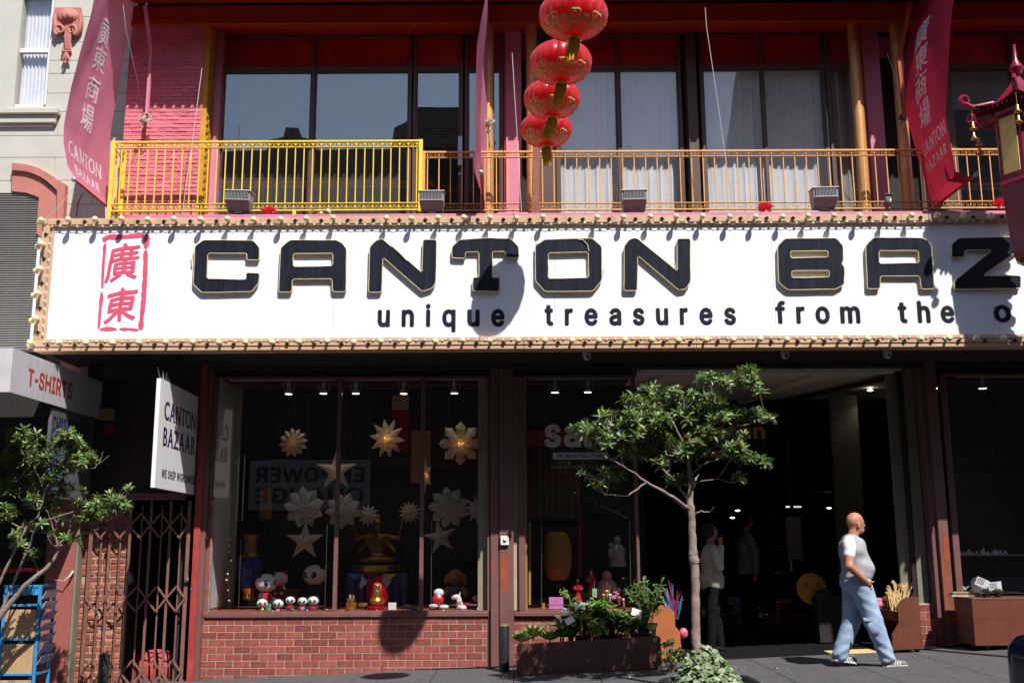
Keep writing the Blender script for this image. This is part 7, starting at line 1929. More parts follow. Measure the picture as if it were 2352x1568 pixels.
# low table behind them
b = B(); p0,p1 = A('L5',770,735,.95),A('L5',1100,735,.95); b.box(p0.x,p1.x,.8,1.2,p0.z - .04,p0.z,.005); b.box(p0.x + .05,p1.x - .05,.84,1.16,p0.z - .16,p0.z - .041,.004)
for s_ in (p0.x + .05,p1.x - .1): b.box(s_,s_ + .05,.85,.9,zsl,p0.z - .16)
build(b,'low_table',mat('polished_brown_wood',(.12,.045,.02),.3,.2,5,stretch=(1,6,6)),None,'polished brown table behind the toy pandas','table')
# cloisonne vase
c = A('L5',520,850,.75); k_ = px('L5',.75)
t = thing('vase','tall blue and gold enamel vase at the left end of the first window','vase',c)
M['enamel'] = mat('blue_enamel',(.015,.03,.16),.2,.5,16,stain=(.20,.16,.07),sscale=26,samt=.8,spos=.58)
b = B(); b.lathe([(60 * k_,0),(75 * k_,20 * k_),(55 * k_,60 * k_),(85 * k_,120 * k_)],c,24); build(b,'base',M['goldband'],t)
b = B(); b.lathe([(80 * k_,121 * k_),(115 * k_,200 * k_),(140 * k_,320 * k_),(135 * k_,400 * k_),(90 * k_,430 * k_)],c,28); build(b,'body',M['enamel'],t)
b = B(); b.lathe([(92 * k_,431 * k_),(100 * k_,450 * k_),(70 * k_,480 * k_),(72 * k_,600 * k_),(90 * k_,660 * k_),(94 * k_,668 * k_)],c,24,mod=lambda a,z: 1 + .03 * math.cos(a * 12)); build(b,'neck',mat('dark_gold_relief',(.20,.12,.03),.35,.4,30,.4,60,metal=.6),t)
b = B(); b.ell(A('L5',500,665,.5),(48 * k_,40 * k_,44 * k_),14,10); build(b,'blue_glass_ball',mat('cobalt_glass',(.01,.03,.30),.1,.2,5),None,'cobalt glass ball in front of the enamel vase','ball')
# string of clear bulbs down the window edge
b = B(); bl_ = B(); pts = []
for k,y in enumerate((60,180,250,330,440,560,640,760,850)):
 p = A('L5',318 + (y - 60) * -.02 + 6 * math.sin(k * 2.1),y,.14); pts.append(p)
 d = Vector((r_.uniform(-.6,.6),-.2,r_.uniform(-.6,.3))).normalized(); bl_.ell(p + d * .028,(.011,.011,.02),8,6,0,rot_to(d))
b.tube(pts,.003,5); t = thing('string_lights','string of clear bulbs down the white window return','string lights',pts[-1]); build(b,'cord',mat('green_cord',(.02,.06,.03),.5,.1,8),t); build(bl_,'bulbs',M['bulbcap'],t,kind='stuff')
b = B(); bl_ = B(); pts = []
for k,u in enumerate(np.linspace(610,1100,26)):
 p = at(u,1402 + 2 * math.sin(k * 1.7),.1); pts.append(p)
 if k % 2: d = Vector((r_.uniform(-.6,.6),-.4,r_.uniform(-.1,.4))).normalized(); bl_.ell(p + d * .024,(.010,.010,.018),8,6,0,rot_to(d))
b.tube(pts,.003,5); t = thing('string_lights','string of clear bulbs lying along the sill of the first window','string lights',pts[0]); build(b,'cord',mat('green_cord',(.02,.06,.03),.5,.1,8),t); build(bl_,'bulbs',M['bulbcap'],t,kind='stuff')
# draped navy table with flags, bag and singing bowls
M['navycloth'] = mat('navy_satin',(.045,.05,.14),.4,.15,5,spec=.5)
p0,p1 = A('L6',5,570,.85),A('L6',650,570,.85)
g = []
for k in range(10):
 z = p0.z + (zsl + .02 - p0.z) * k / 9
 g.append([(p0.x + (p1.x - p0.x) * i / 80,.85 + (.012 + .035 * k / 9) * math.sin(i * .55 + .5 * math.sin(i * .2)) - .03 * k / 9,z) for i in range(81)])
b = B(); b.sheet(g); b.box(p0.x,p1.x,.86,1.3,p0.z - .01,p0.z + .004)
build(b,'tablecloth',M['navycloth'],None,'navy satin cloth draped to the sill in the first window','tablecloth')
b = B(); b.box(p0.x + .05,p1.x - .2,.95,1.25,p0.z + .005,p0.z + .12,.01); build(b,'wooden_chest',M['darkwood'],None,'dark wooden chest standing on the navy cloth','chest')
def flag(pts,m,label):
 b = B(); P = [A('L6',x,y,.78) for x,y in pts]; b.add(P + [p + Vector((0,.004,0)) for p in P],[tuple(range(len(P)))[::-1],tuple(range(len(P),2 * len(P)))]); build(b,'prayer_flag',m,None,label,'flag','prayer flags pinned to the navy cloth')
flag([(22,572),(165,572),(85,640)],mat('blue_flag',(.03,.22,.45),.8,.15,12),'blue triangular flag at the left of the navy cloth')
flag([(165,585),(225,665),(132,740),(150,650)],mat('silver_flag',(.45,.5,.55),.6,.15,12),'silver white flag hanging left of the red bag')
flag([(388,572),(532,572),(465,640)],mat('yellow_flag',(.55,.45,.05),.8,.15,12),'yellow triangular flag on the navy cloth')
flag([(385,580),(478,655),(412,738),(355,640)],mat('grey_flag',(.42,.46,.44),.7,.15,12),'grey white flag below the yellow flag')
M['brass'] = mat('hammered_brass',(.62,.36,.10),.25,.15,14,.3,60,metal=.85)
def bowl(x,y,r,hh,label,Yb=.32):
 c = A('L6',x,y,Yb); kk = px('L6',Yb); r *= kk; hh *= kk
 b = B(); b.lathe([(r * .72,0),(r,hh * .35),(r * 1.0,hh * .7),(r * .93,hh),(r * .85,hh),(r * .88,hh * .5),(.001,hh * .3)],c,20); return build(b,'singing_bowl',M['brass'],None,label,'bowl','brass singing bowls')
bowl(48,965,60,90,'lower brass bowl of the stack under two mallets'); bowl(45,875,46,45,'upper brass bowl holding two mallets'); bowl(175,925,52,40,'single low brass bowl beside the red bag')
for (x,lb,cc) in ((36,'pale mallet in the brass bowl',(.6,.4,.3)),(68,'red brown mallet in the brass bowl',(.4,.13,.07))):
 b = B(); b.tube([A('L6',x,860,.3),A('L6',x + (6 if x > 40 else 0),795,.3)],[.012,.015],8); build(b,'mallet',mat('mallet_wood',cc,.5,.1,8),None,lb,'mallet')
M['organza'] = mat('red_organza',(.50,.008,.02),.25,.2,20,.3,60,trans=.45,spec=.6)
c = A('L6',325,960,.36); kk = px('L6',.36)
t = thing('gift_bag','red organza bag wrapped round a stack of brass bowls','bag',c)
b = B(); b.lathe([(65 * kk,60 * kk),(82 * kk,100 * kk),(70 * kk,130 * kk),(40 * kk,132 * kk),(46 * kk,175 * kk),(36 * kk,205 * kk),(30 * kk,206 * kk),(36 * kk,240 * kk),(26 * kk,262 * kk)],c + Vector((0,-.03,0)),20); build(b,'brass_stack',M['brass'],t)
b = B(); b.lathe([(98 * kk,0),(104 * kk,40 * kk),(60 * kk,52 * kk),(50 * kk,56 * kk)],c + Vector((-.0,-.03,0)),24,mod=lambda a,z: 1 + .07 * math.sin(a * 7) + .03 * math.sin(a * 17)); build(b,'skirt',M['organza'],t)
b = B(); b.lathe([(80 * kk,55 * kk),(95 * kk,120 * kk),(80 * kk,200 * kk),(60 * kk,260 * kk),(28 * kk,290 * kk),(45 * kk,320 * kk),(66 * kk,335 * kk)],c + Vector((0,.06,0)),24,mod=lambda a,z: 1 + .10 * math.sin(a * 5) + .05 * math.sin(a * 13 + z * 30),cap=False); build(b,'sack',M['organza'],t)
p = A('L6',252,730,.6); b = B(); b.box(p.x - .05,p.x + .05,.6,.605,p.z - .14,p.z + .14); build(b,'red_card',M['plred'],None,'red card leaning behind the red bag','card')
p = A('L6',485,920,.4); b = B(); b.box(p.x - .055,p.x + .055,.4,.46,p.z - .06,p.z + .05,.003); build(b,'small_box',M['paper'],None,'small white box right of the red bag','box')
b = B()
pts = [A('L6',x,y,.22) for x,y in ((575,935),(630,925),(690,930),(740,945),(785,955))]; b.tube(pts,[.012,.025,.024,.018,.006],8)
for k in range(14): f = k / 13; p = pts[1].lerp(pts[4],f); b.lathe([(.008,0),(.001,.03)],p + Vector((0,0,.015)),5)
b.ell(pts[0] + Vector((-.01,0,0)),(.03,.02,.014),8,6); build(b,'toy_lizard',mat('olive_toy',(.16,.12,.03),.5,.3,30),None,'spiny olive toy lizard at the foot of the second mullion','toy')
# right bay: toy in red coat, tan dog, white llama, lilac toy, small panda
t = toy('white toy in a red coat with silver ears lying by the second mullion',A('L6',985,775,.3),48 * px('L6',.3),M['plred'],.4,kind='bear',group=None)
b = B(); c = A('L6',975,850,.26); b.ell(c,(62 * kk,50 * kk,62 * kk),14,10); build(b,'coat',M['plred'],t)
b = B(); b.ell(A('L6',985,840,.215),(24 * kk,10 * kk,55 * kk),10,8); b.ell(A('L6',930,915,.22),(50 * kk,30 * kk,22 * kk),10,8); b.ell(A('L6',1040,925,.22),(50 * kk,30 * kk,26 * kk),10,8); build(b,'trim',M['plwhite'],t)
c = A('L6',1165,605,.9); k9 = px('L6',.9); t = thing('toy_dog','tan toy dog with floppy ears and a dark jumper','soft toy',c - Vector((0,0,.3)))
b = B(); b.ell(c,(80 * k9,70 * k9,78 * k9),16,12); b.ell(c + Vector((-5 * k9,-60 * k9,-25 * k9)),(48 * k9,40 * k9,36 * k9),12,8); build(b,'head',M['plbrown'],t)
b = B(); b.ell(c + Vector((-8 * k9,-98 * k9,-20 * k9)),(14 * k9,10 * k9,11 * k9),8,6); build(b,'nose',M['plblack'],t)
for s_ in (-1,1):
 b = B(); b.ell(c + Vector((s_ * 85 * k9,0,-20 * k9)),(32 * k9,30 * k9,62 * k9),10,8,0,Matrix.Rotation(-s_ * .3,3,'Y')); build(b,'ear',M['plbrown'],t)
b = B(); b.ell(c + Vector((0,20 * k9,-190 * k9)),(105 * k9,80 * k9,130 * k9),14,10); build(b,'jumper',M['navycloth'],t)
for s_ in (-1,1):
 b = B(); b.tube([c + Vector((s_ * 70 * k9,0,-110 * k9)),c + Vector((s_ * 120 * k9,-40 * k9,-190 * k9))],[34 * k9,30 * k9],10); build(b,'arm',M['plbrown'],t)
c = A('L6',1165,820,.35); k9 = px('L6',.35); t = thing('toy_llama','small white toy llama with a red halter','soft toy',A('L6',1190,940,.35))
b = B(); b.ell(c,(48 * k9,28 * k9,26 * k9),12,8,0,Matrix.Rotation(-.3,3,'Y')); b.tube([c + Vector((25 * k9,0,5 * k9)),A('L6',1205,870,.35),A('L6',1215,940,.35)],[26 * k9,30 * k9,40 * k9],10); b.lathe([(10 * k9,0),(2 * k9,32 * k9)],c + Vector((40 * k9,0,22 * k9)),6,M=Matrix.Rotation(.3,3,'Y')); b.ell(A('L6',1240,935,.3),(42 * k9,30 * k9,30 * k9),10,8); build(b,'body',M['plwhite'],t)
b = B(); b.tube([A('L6',1180,880,.29),A('L6',1215,865,.29),A('L6',1260,890,.29),A('L6',1330,890,.29)],.007,6); build(b,'halter',M['plred'],t)
b = B(); b.ell(c + Vector((-22 * k9,-26 * k9,4 * k9)),5 * k9,6,5); build(b,'eye',M['plblack'],t)
c = A('L6',1470,720,.35); t = thing('toy_unicorn','lilac toy with pink mane at the right end of the first window','soft toy',c - Vector((0,0,.3)))
b = B(); b.ell(c,(62 * k9,50 * k9,75 * k9),14,10); b.ell(c + Vector((-20 * k9,-10 * k9,60 * k9)),(22 * k9,20 * k9,40 * k9),8,6); b.ell(c + Vector((0,0,-110 * k9)),(75 * k9,60 * k9,70 * k9),12,8); build(b,'body',M['plpurple'],t)
b = B()
for k in range(14): b.ell(A('L6',1425 + r_.uniform(-55,45),830 + r_.uniform(-45,45),.28),(26 * k9,20 * k9,22 * k9),8,6)
build(b,'mane',M['plpink'],t)
toy('small dim toy panda on a hook at the right end of the first window',A('L6',1462,290,.7),44 * px('L6',.7),M['plblack'],-.2,group=None)
# gilded figure in the middle
c = A('L6',330,480,1.15); k9 = px('L6',1.15)
t = thing('gilded_figure','dim gilded seated figure with raised arms above the navy cloth','statue',c)
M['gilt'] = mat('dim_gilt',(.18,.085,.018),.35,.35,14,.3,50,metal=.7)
def figf(P):
 d = s_ell(P,(0,0,.28),(.14,.1,.2)); d = smin(d,s_ell(P,(0,-.02,.58),(.07,.07,.09)),.04); d = smin(d,s_ell(P,(0,-.02,.07),(.3,.16,.09)),.06)
 for s_ in (-1,1):
  d = smin(d,s_cap(P,(s_ * .12,0,.42),(s_ * .32,-.04,.38),.045,.035),.03); d = smin(d,s_cap(P,(s_ * .32,-.04,.38),(s_ * .36,-.05,.62),.035,.025),.02); d = smin(d,s_cap(P,(s_ * .12,0,.36),(s_ * .26,-.1,.2),.04,.03),.03)
 return smin(d,s_cap(P,(0,0,.64),(0,0,.78),.05,.01),.03)
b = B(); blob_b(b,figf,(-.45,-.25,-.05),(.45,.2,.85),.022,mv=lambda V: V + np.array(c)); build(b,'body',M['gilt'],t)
b = B(); b.lathe([(.34,-.12),(.36,-.08),(.3,0)],c,20,mod=lambda a,z: 1 + .05 * math.cos(a * 14)); build(b,'lotus_base',M['gilt'],t)
b = B(); b.box(c.x - .45,c.x + .45,1.0,1.4,p0.z if False else zsl,c.z - .13); build(b,'plinth',M['darkwood'],None,'dark plinth under the gilded figure','plinth')
# red hanging panel and wooden panel at the back
for (r,x0,y0,x1,y1,Yd,m,lb) in (('L4',445,345,608,480,1.4,M['beige'],'pale board above the red hanging panel'),('L4',440,482,605,900,1.42,mat('dim_red_cloth',(.22,.012,.014),.9,.2,4),'red hanging panel deep in the first window'),('L4',635,690,820,1200,1.4,M['plbrown'],'brown wooden panel behind the second mullion'),('L3',590,1250,700,1560,1.4,mat('dark_ochre',(.2,.09,.02),.6,.3,6),'dark ochre hanging behind the left lace star')):
 a_,c_ = A(r,x0,y0,Yd),A(r,x1,y1,Yd); b = B(); b.box(a_.x,c_.x,Yd,Yd + .02,c_.z,a_.z,.003); build(b,'wall_hanging',m,None,lb,'wall hanging')
rs_ = random.Random(12); cw_ = (('scarlet',(.5,.03,.03)),('jade',(.10,.32,.18)),('cobalt',(.03,.07,.35)),('amber',(.55,.26,.03)),('ivory',(.6,.56,.48)),('violet',(.22,.06,.3)),('black',(.015,.015,.015)))
for k in range(26):
 cn,cc = cw_[k % 7]; win = 'first' if k < 16 else 'second'; x = X(rs_.uniform(545,1105) if k < 16 else rs_.uniform(1240,1450),1395,.6); y = rs_.uniform(.35,1.25); s_ = rs_.uniform(.03,.07); z = zsl + .012; b = B(); kd = ('tin','carton','bottle','ornament')[(k * 5 // 3) % 4]
 if kd == 'tin': b.lathe([(s_ * .6,0),(s_ * .6,s_ * 1.5),(s_ * .5,s_ * 1.6)],(x,y,z),14)
 elif kd == 'carton': b.obox((x,y,z + s_),Vector((s_ * .8,s_ * .3,0)),Vector((-s_ * .2,s_ * .6,0)),(0,0,s_),.003)
 elif kd == 'bottle': b.lathe([(s_ * .5,0),(s_ * .6,s_ * .6),(s_ * .5,s_ * 1.4),(s_ * .18,s_ * 1.8),(s_ * .2,s_ * 2.4)],(x,y,z),14)
 else: b.lathe([(s_ * .7,0),(s_ * .3,s_ * .4),(s_ * .65,s_ * 1.1),(s_ * .3,s_ * 1.7),(s_ * .4,s_ * 2.0),(.002,s_ * 2.3)],(x,y,z),12)
 b.box(x - .012,x + .012,y - s_ - .012,y - s_ - .010,z,z + .02)
 build(b,'souvenir_' + kd,mat('souvenir_colour',cc,.35,.3,24),None,'small %s souvenir %s on the floor of the %s display window' % (cn,kd,win),kd,'small souvenirs on the display floors')
# clear acrylic rods and panel on the first window's glass
for (r,pts,lb) in (('L3',[(352,1568),(382,935),(440,935),(412,1568)],'clear frame standing at the left of the first window'),):
 b = B(); b.tube([A(r,x,y,.2) for x,y in pts],.006,6); build(b,'clear_frame',M['steel'],None,lb,'frame')
b = B(); b.tube([A('L5',438,200,.12),A('L5',412,925,.12),A('L5',1335,920,.12),A('L5',1362,40,.12)],.0055,6); build(b,'pane_edging',M['steel'],None,'bright metal edging round the inner pane behind the toy pandas','edging')
b = B(); b.tube([A('L6',908,20,.12),A('L6',902,905,.12),A('L6',1490,902,.12),A('L6',1492,30,.12)],.0055,6); build(b,'pane_edging',M['steel'],None,'bright metal edging round the inner pane at the right end of the first window','edging')
b = B(); b.tube([A('M2',515,20,.12),A('M2',515,905,.12),A('M2',1360,900,.12)],.006,6); b.tube([A('M2',1455,10,.12),A('M2',1470,700,.12)],.006,6); build(b,'pane_edging',M['steel'],None,'bright metal edging round the inner pane of the sale window','edging')

# ---------------------------------------------------------------- the sale window
M['decal'] = mat('white_vinyl',(.50,.48,.48),.6,.05,8)
def decal(s,style,r,x0,x1,yb,yt,m,Yd,ref=None,**k):
 b = B(); u0,v0 = q(r,x0,yb); u1,v1 = q(r,x1,yt)
 Xa,Xb_ = X(u0,v0,Yd),X(u1,v0,Yd); z0,z1 = Z((u0 + u1) / 2,v0,Yd),Z((u0 + u1) / 2,v1,Yd)
 letters(b,lay(s,style,Xa,Xb_,z0,z1 - z0,ref,**k),front(Yd),.0006); return b
t = thing('window_lettering','white sale lettering stuck on the second shop window','lettering',A('M1',840,1050,-.001))
build(decal('sale','s','M1',500,1182,838,625,M['decal'],-.0015,'a',gap=50),'word',M['decal'],t)
a_,c_ = A('M1',585,905,-.001),A('M1',1115,968,-.001)
b = B(); b.box(a_.x,c_.x,-.0022,-.001,c_.z,a_.z); build(b,'strip',M['decal'],t)
build(decal('ON SELECTED ITEMS','s','M1',615,1085,953,918,M['blackletter'],-.0036,'O',gap=50,space=250),'word',M['blackletter'],t)
build(decal('FURNITURE CLEARANCE','r','M1',562,1300,1060,1030,M['decal'],-.0015,'F',gap=60,space=260),'word',mat('dim_vinyl',(.2,.19,.19),.6,.05,8),t)
# yellow paper lantern
c = A('M2',690,380,.7); k9 = px('M2',.7)
t = thing('paper_lantern','large oval ochre paper lantern in the second window','lantern',c)
b = B(); prof = [(145 * k9 * math.sin(math.pi * (.13 + .74 * k / 24)) ** .7 * (1 + .015 * math.cos(k * math.pi)),-250 * k9 * math.cos(math.pi * (.06 + .88 * k / 24))) for k in range(25)]
b.lathe(prof,c,28); build(b,'shade',mat('ochre_paper',(.42,.21,.05),.7,.12,6,trans=.3),t)
b = B(); b.lathe([(70 * k9,-240 * k9),(74 * k9,-225 * k9)],c,20); b.lathe([(70 * k9,225 * k9),(74 * k9,245 * k9)],c,20); build(b,'hoop',M['darkwood'],t)
# doll figures, tags, flowers and boxes on the sill
M['doll'] = mat('doll_skin',(.62,.42,.33),.6,.05,8); M['silkred'] = mat('crimson_silk',(.45,.015,.04),.35,.25,20)
def doll(x,ytop,ybot,Yd,m,label):
 top_,bot = A('M2',x,ytop,Yd),A('M2',x,ybot,Yd); H = top_.z - bot.z
 t = thing('doll',label,'doll',bot,'robed dolls in the sale window')
 b = B(); b.lathe([(H * .16,0),(H * .12,H * .2),(H * .085,H * .45),(H * .11,H * .65),(H * .06,H * .8)],bot,14,mod=lambda a,z: 1 + .08 * math.sin(a * 3 + z * 20)); 
 for s_ in (-1,1): b.tube([bot + Vector((s_ * H * .08,0,H * .72)),bot + Vector((s_ * H * .16,-H * .08,H * .52)),bot + Vector((s_ * H * .03,-H * .14,H * .5))],[H * .05,H * .07,H * .05],8)
 build(b,'robe',m,t)
 b = B(); b.ell(bot + Vector((0,-H * .01,H * .87)),(H * .06,H * .06,H * .075),12,8); build(b,'head',M['doll'],t)
 b = B(); b.ell(bot + Vector((0,H * .02,H * .91)),(H * .07,H * .065,H * .07),10,8); b.ell(bot + Vector((0,0,H * .98)),(H * .04,H * .04,H * .04),8,6); build(b,'hair',M['plblack'],t)
doll(908,610,870,.45,M['silkred'],'robed doll in pink red at the left of the sale window display'); doll(1050,525,790,.6,M['silkred'],'robed doll in dark red holding a fan, behind the green tag')
p = A('M2',672,885,.2); b = B(); b.box(p.x - .098,p.x + .098,.2,.24,p.z - .08,p.z + .08,.002); build(b,'pink_box',mat('pink_gradient_carton',(.62,.22,.50),.5,.3,3),None,'pink carton standing on the sill of the sale window','box')
p = A('M2',1083,777,.25); b = B(); b.box(p.x - .032,p.x + .032,.25,.256,p.z - .06,p.z + .06,.003)
for k in range(4): b.box(p.x - .02,p.x + .015 + .004 * k,.246,.2495,p.z - .05 + k * .022,p.z - .042 + k * .022)
b.tube([(p.x,.25,p.z + .06),(p.x,.25,p.z + .16)],.002,4); build(b,'green_tag',mat('pale_green_jade',(.35,.55,.38),.4,.3,30),None,'pale green carved tag hanging in the sale window','tag')
t = thing('flower_charms','cluster of pink flower charms hanging in the sale window','ornament',A('M2',1297,850,.3)); b = B()
for k in range(22): b.ell(A('M2',1297 + r_.uniform(-36,36),805 + r_.uniform(-45,45),.3 + r_.uniform(-.03,.03)),.014,7,5)
build(b,'petals',mat('pink_petal',(.70,.34,.50),.6,.2,20),t)
for k,(x,y,cc,lb) in enumerate(((1215,760,(.72,.3,.2),'red and white round charm in the sale window'),(1247,800,(.6,.55,.55),'silver flower charm in the sale window'),(1180,800,(.5,.25,.05),'amber charm in the sale window'),(1345,830,(.62,.1,.1),'red charm next to the pink flowers'),(1395,850,(.66,.45,.45),'pale pink charm at the right of the flowers'))):
 p = A('M2',x,y,.28); b = B(); b.ell(p,(.03,.02,.024),10,8); b.tube([p + Vector((0,0,.02)),p + Vector((0,0,.14))],.0018,4); b.tube([p - Vector((0,0,.02)),p - Vector((0,0,.09))],[.012,.006],6); build(b,'charm',mat('charm_colour',cc,.4,.2,20),None,lb,'charm')
c = A('M2',1215,760,.75); t = thing('laughing_figure','pale round seated figure dim behind the charms','statue',c)
b = B(); b.ell(c + Vector((0,0,.06)),(.15,.12,.12)); b.ell(c + Vector((0,-.02,.21)),(.075,.075,.08)); b.ell(c + Vector((-.12,-.05,.0)),(.08,.1,.06)); b.ell(c + Vector((.12,-.05,.0)),(.08,.1,.06)); b.ell(c + Vector((0,0,-.08)),(.18,.13,.06)); build(b,'body',mat('pink_porcelain',(.42,.24,.22),.3,.15,10),t)
c = A('M2',1330,400,1.0); t = thing('porcelain_figure','dim white porcelain figure of a person with a child behind the sale window','statue',c)
b = B(); b.lathe([(.13,-.12),(.11,0),(.12,.12),(.05,.2)],c,14); b.ell(c + Vector((0,0,.25)),(.055,.055,.065)); b.ell(c + Vector((-.1,-.05,.06)),(.05,.05,.08)); b.ell(c + Vector((-.1,-.05,.18)),.04); build(b,'body',mat('grey_porcelain',(.35,.31,.29),.3,.1,10),t)
b = B(); p = A('M2',1200,720,1.0); b.box(p.x - .6,p.x + .55,.75,1.4,zsl,p.z - .08,.004); build(b,'display_step',M['darkwood'],None,'dark display step in the sale window','plinth')
for (x,y0,y1,lb,m) in ((930,20,600,'red hanging cord deep in the sale window',M['plred']),(390,20,900,'orange wooden strip at the left of the sale window',M['woodlight'])):
 a_,c_ = A('M2',x,y0,1.2 if x > 500 else .3),A('M2',x,y1,1.2 if x > 500 else .3); b = B(); b.bar(c_,a_,.03,.02); build(b,'hanging_strip',m,None,lb,'strip')
for (x0,y0,x1,y1,cc,lb) in ((328,690,880,850,(.26,.012,.014),'red cloth hung behind the sale lettering'),(330,860,400,1020,(.02,.06,.12),'dark blue cloth left of the selected items strip'),(560,860,690,1010,(.02,.06,.12),'dark blue cloth behind the selected items strip'),(865,1150,1060,1500,(.01,.035,.05),'dark teal hanging cloth in the sale window'),(330,870,860,1560,(.06,.03,.025),'ribbed dark red screen deep in the sale window')):
 Yd = 1.42 if y1 < 1100 else 1.455
 a_,c_ = A('M1',x0,y0,Yd),A('M1',x1,y1,Yd); b = B(); n = 40
 b.sheet([[(a_.x + (c_.x - a_.x) * i / n,Yd + .012 * math.sin(i * 1.3),z) for i in range(n + 1)] for z in (c_.z,a_.z)]); build(b,'hanging_cloth',mat('dim_cloth',cc,.8,.2,8),None,lb,'cloth')
# gold lettering in the entrance
t = thing('gold_lettering','gold shop lettering inside the entrance, half hidden by the tree','lettering',A('M3',830,950,1.3))
M['goldlet'] = mat('orange_gold_letter',(.62,.25,.03),.4,.15,6,metal=.3)
build(decal('canton','s','M3',440,1230,768,655,M['goldlet'],1.3,'n',gap=60),'word',M['goldlet'],t); build(decal('bazaar','s','M3',585,1110,945,885,M['goldlet'],1.3,'a',gap=60),'word',M['goldlet'],t)
b = B(); a_,c_ = A('M3',420,640,1.31),A('M3',1250,960,1.31); b.box(a_.x,c_.x,1.31,1.33,c_.z,a_.z + .02)
for xx in (a_.x + .1,c_.x - .1): b.box(xx,xx + .006,1.315,1.321,a_.z,zc)
build(b,'backing',M['shopdark'],t)
# things deep in the entrance: notices, parasol, shelves
for (r,x0,y0,x1,y1,Yd,lb,m) in (('M4',1165,95,1335,515,2.2,'tall notice sheet hanging inside the entrance',mat('dim_notice',(.24,.21,.2),.8,.25,14)),('M6',960,425,1080,648,.3,'printed white notice on the glass right of the walking man',M['paper']),('M6',990,680,1100,790,.32,'small dark framed picture under the white notice',M['plbrown'])):
 a_,c_ = A(r,x0,y0,Yd),A(r,x1,y1,Yd); b = B(); b.box(a_.x,c_.x,Yd,Yd + .006,c_.z,a_.z,.001); o = build(b,'notice',m,None,lb,'notice')
 if m is M['paper']:
  b = B(); n = 15
  for k in range(n):
   if k in (2,7,11): continue
   z = a_.z - .03 - (a_.z - c_.z - .05) * k / n; b.box(a_.x + .02,a_.x + .02 + (c_.x - a_.x - .04) * random.uniform(.6,1),Yd - .0012,Yd - .0002,z - .003,z + .002)
  build(b,'print',M['blackletter'],o,kind='stuff')
c = A('M4',1420,800,1.1); k9 = px('M4',1.1)
t = thing('paper_parasol','round ochre paper parasol with bamboo sprigs inside the entrance','parasol',c)
b = B(); Mx = Matrix.Rotation(rad(82),3,'X') @ Matrix.Rotation(.1,3,'Y')
b.lathe([(148 * k9,0),(75 * k9,12 * k9),(2 * k9,26 * k9)],c,36,M=Mx,cap=False,mod=lambda a,z: 1 + .012 * math.cos(a * 18)); build(b,'canopy',mat('ochre_oiled_paper',(.50,.22,.015),.5,.15,8),t)
b = B()
for (x,y,s_) in ((1350,750,1),(1440,885,1),(1490,745,-1)):
 for k in range(6):
  a_ = -2.2 + k * .5; p = A('M4',x,y,1.1) + Vector((0,-.05,0)); leaf(b,p,Vector((s_ * math.cos(a_),0,math.sin(a_))),Vector((0,-1,0)),(46 - 5 * k) * k9,9 * k9,0,0,0)
build(b,'bamboo_print',mat('faded_brown_print',(.20,.09,.01),.6,.1,9),t)
b = B(); b.tube([c + Vector((0,-.02,0)),c + Vector((.25,1.2,-.3))],.012,6); build(b,'shaft',M['darkwood'],t)
b = B(); p = A('M4',1560,930,.9); b.box(p.x - .16,p.x + .45,.8,1.3,ground(p.x),p.z + .08,.02); b.ell((p.x - .02,.9,p.z + .1),(.14,.1,.09)); build(b,'dark_stand',M['shopdark'],None,'dark low stand hiding the lower right of the ochre parasol','stand')
sh_ = B()
for k in range(5): sh_.box(4.9,8.5,5.0,5.5,.3 + k * .5,.34 + k * .5)
build(sh_,'shelving',M['darkwood'],None,'dim shelving at the back of the shop','shelf')
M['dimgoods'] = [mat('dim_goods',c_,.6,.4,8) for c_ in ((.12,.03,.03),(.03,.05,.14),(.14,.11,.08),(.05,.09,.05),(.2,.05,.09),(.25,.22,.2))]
rg_ = random.Random(4)
cn_ = ('red','blue','tan','green','pink','pale')
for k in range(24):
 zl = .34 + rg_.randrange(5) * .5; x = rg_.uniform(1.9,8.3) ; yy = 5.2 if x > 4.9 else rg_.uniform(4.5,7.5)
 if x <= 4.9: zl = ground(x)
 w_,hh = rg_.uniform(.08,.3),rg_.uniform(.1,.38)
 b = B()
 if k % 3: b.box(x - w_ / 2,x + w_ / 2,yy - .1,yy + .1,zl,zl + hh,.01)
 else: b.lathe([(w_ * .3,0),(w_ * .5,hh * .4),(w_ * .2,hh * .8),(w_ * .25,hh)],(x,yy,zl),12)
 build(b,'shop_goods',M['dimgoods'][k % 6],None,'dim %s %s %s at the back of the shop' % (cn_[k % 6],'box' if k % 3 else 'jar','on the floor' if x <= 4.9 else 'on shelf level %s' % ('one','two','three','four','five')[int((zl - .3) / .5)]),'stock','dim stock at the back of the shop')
# far right window: glass shelf with white carvings, plates, cards
b = B(); a_ = A('M6',1495,466,.5); b.box(a_.x,a_.x + 2.2,.35,.7,a_.z - .012,a_.z,.002); build(b,'glass_shelf',M['steel'],None,'thin shelf of white carvings in the far right window','shelf')
rr_ = random.Random(8)
for k,x in enumerate((1520,1550,1600,1650,1690,1730,1790,1840,1900,1925,1960,2010)):
 p = A('M6',x,464,.5); s_ = rr_.uniform(.02,.045); b = B(); b.lathe([(s_,0),(s_ * .8,s_ * .9),(s_ * .5,s_ * 1.2)],p,8,mod=lambda a,z: 1 + .2 * math.sin(a * 2 + k)); b.ell(p + Vector((s_ * .3,0,s_ * 1.4)),s_ * .5,8,6); build(b,'carving',mat('ivory_white',(.55,.53,.5),.4,.15,20),None,'small white carving on the thin shelf','carving','white carvings on the thin shelf')

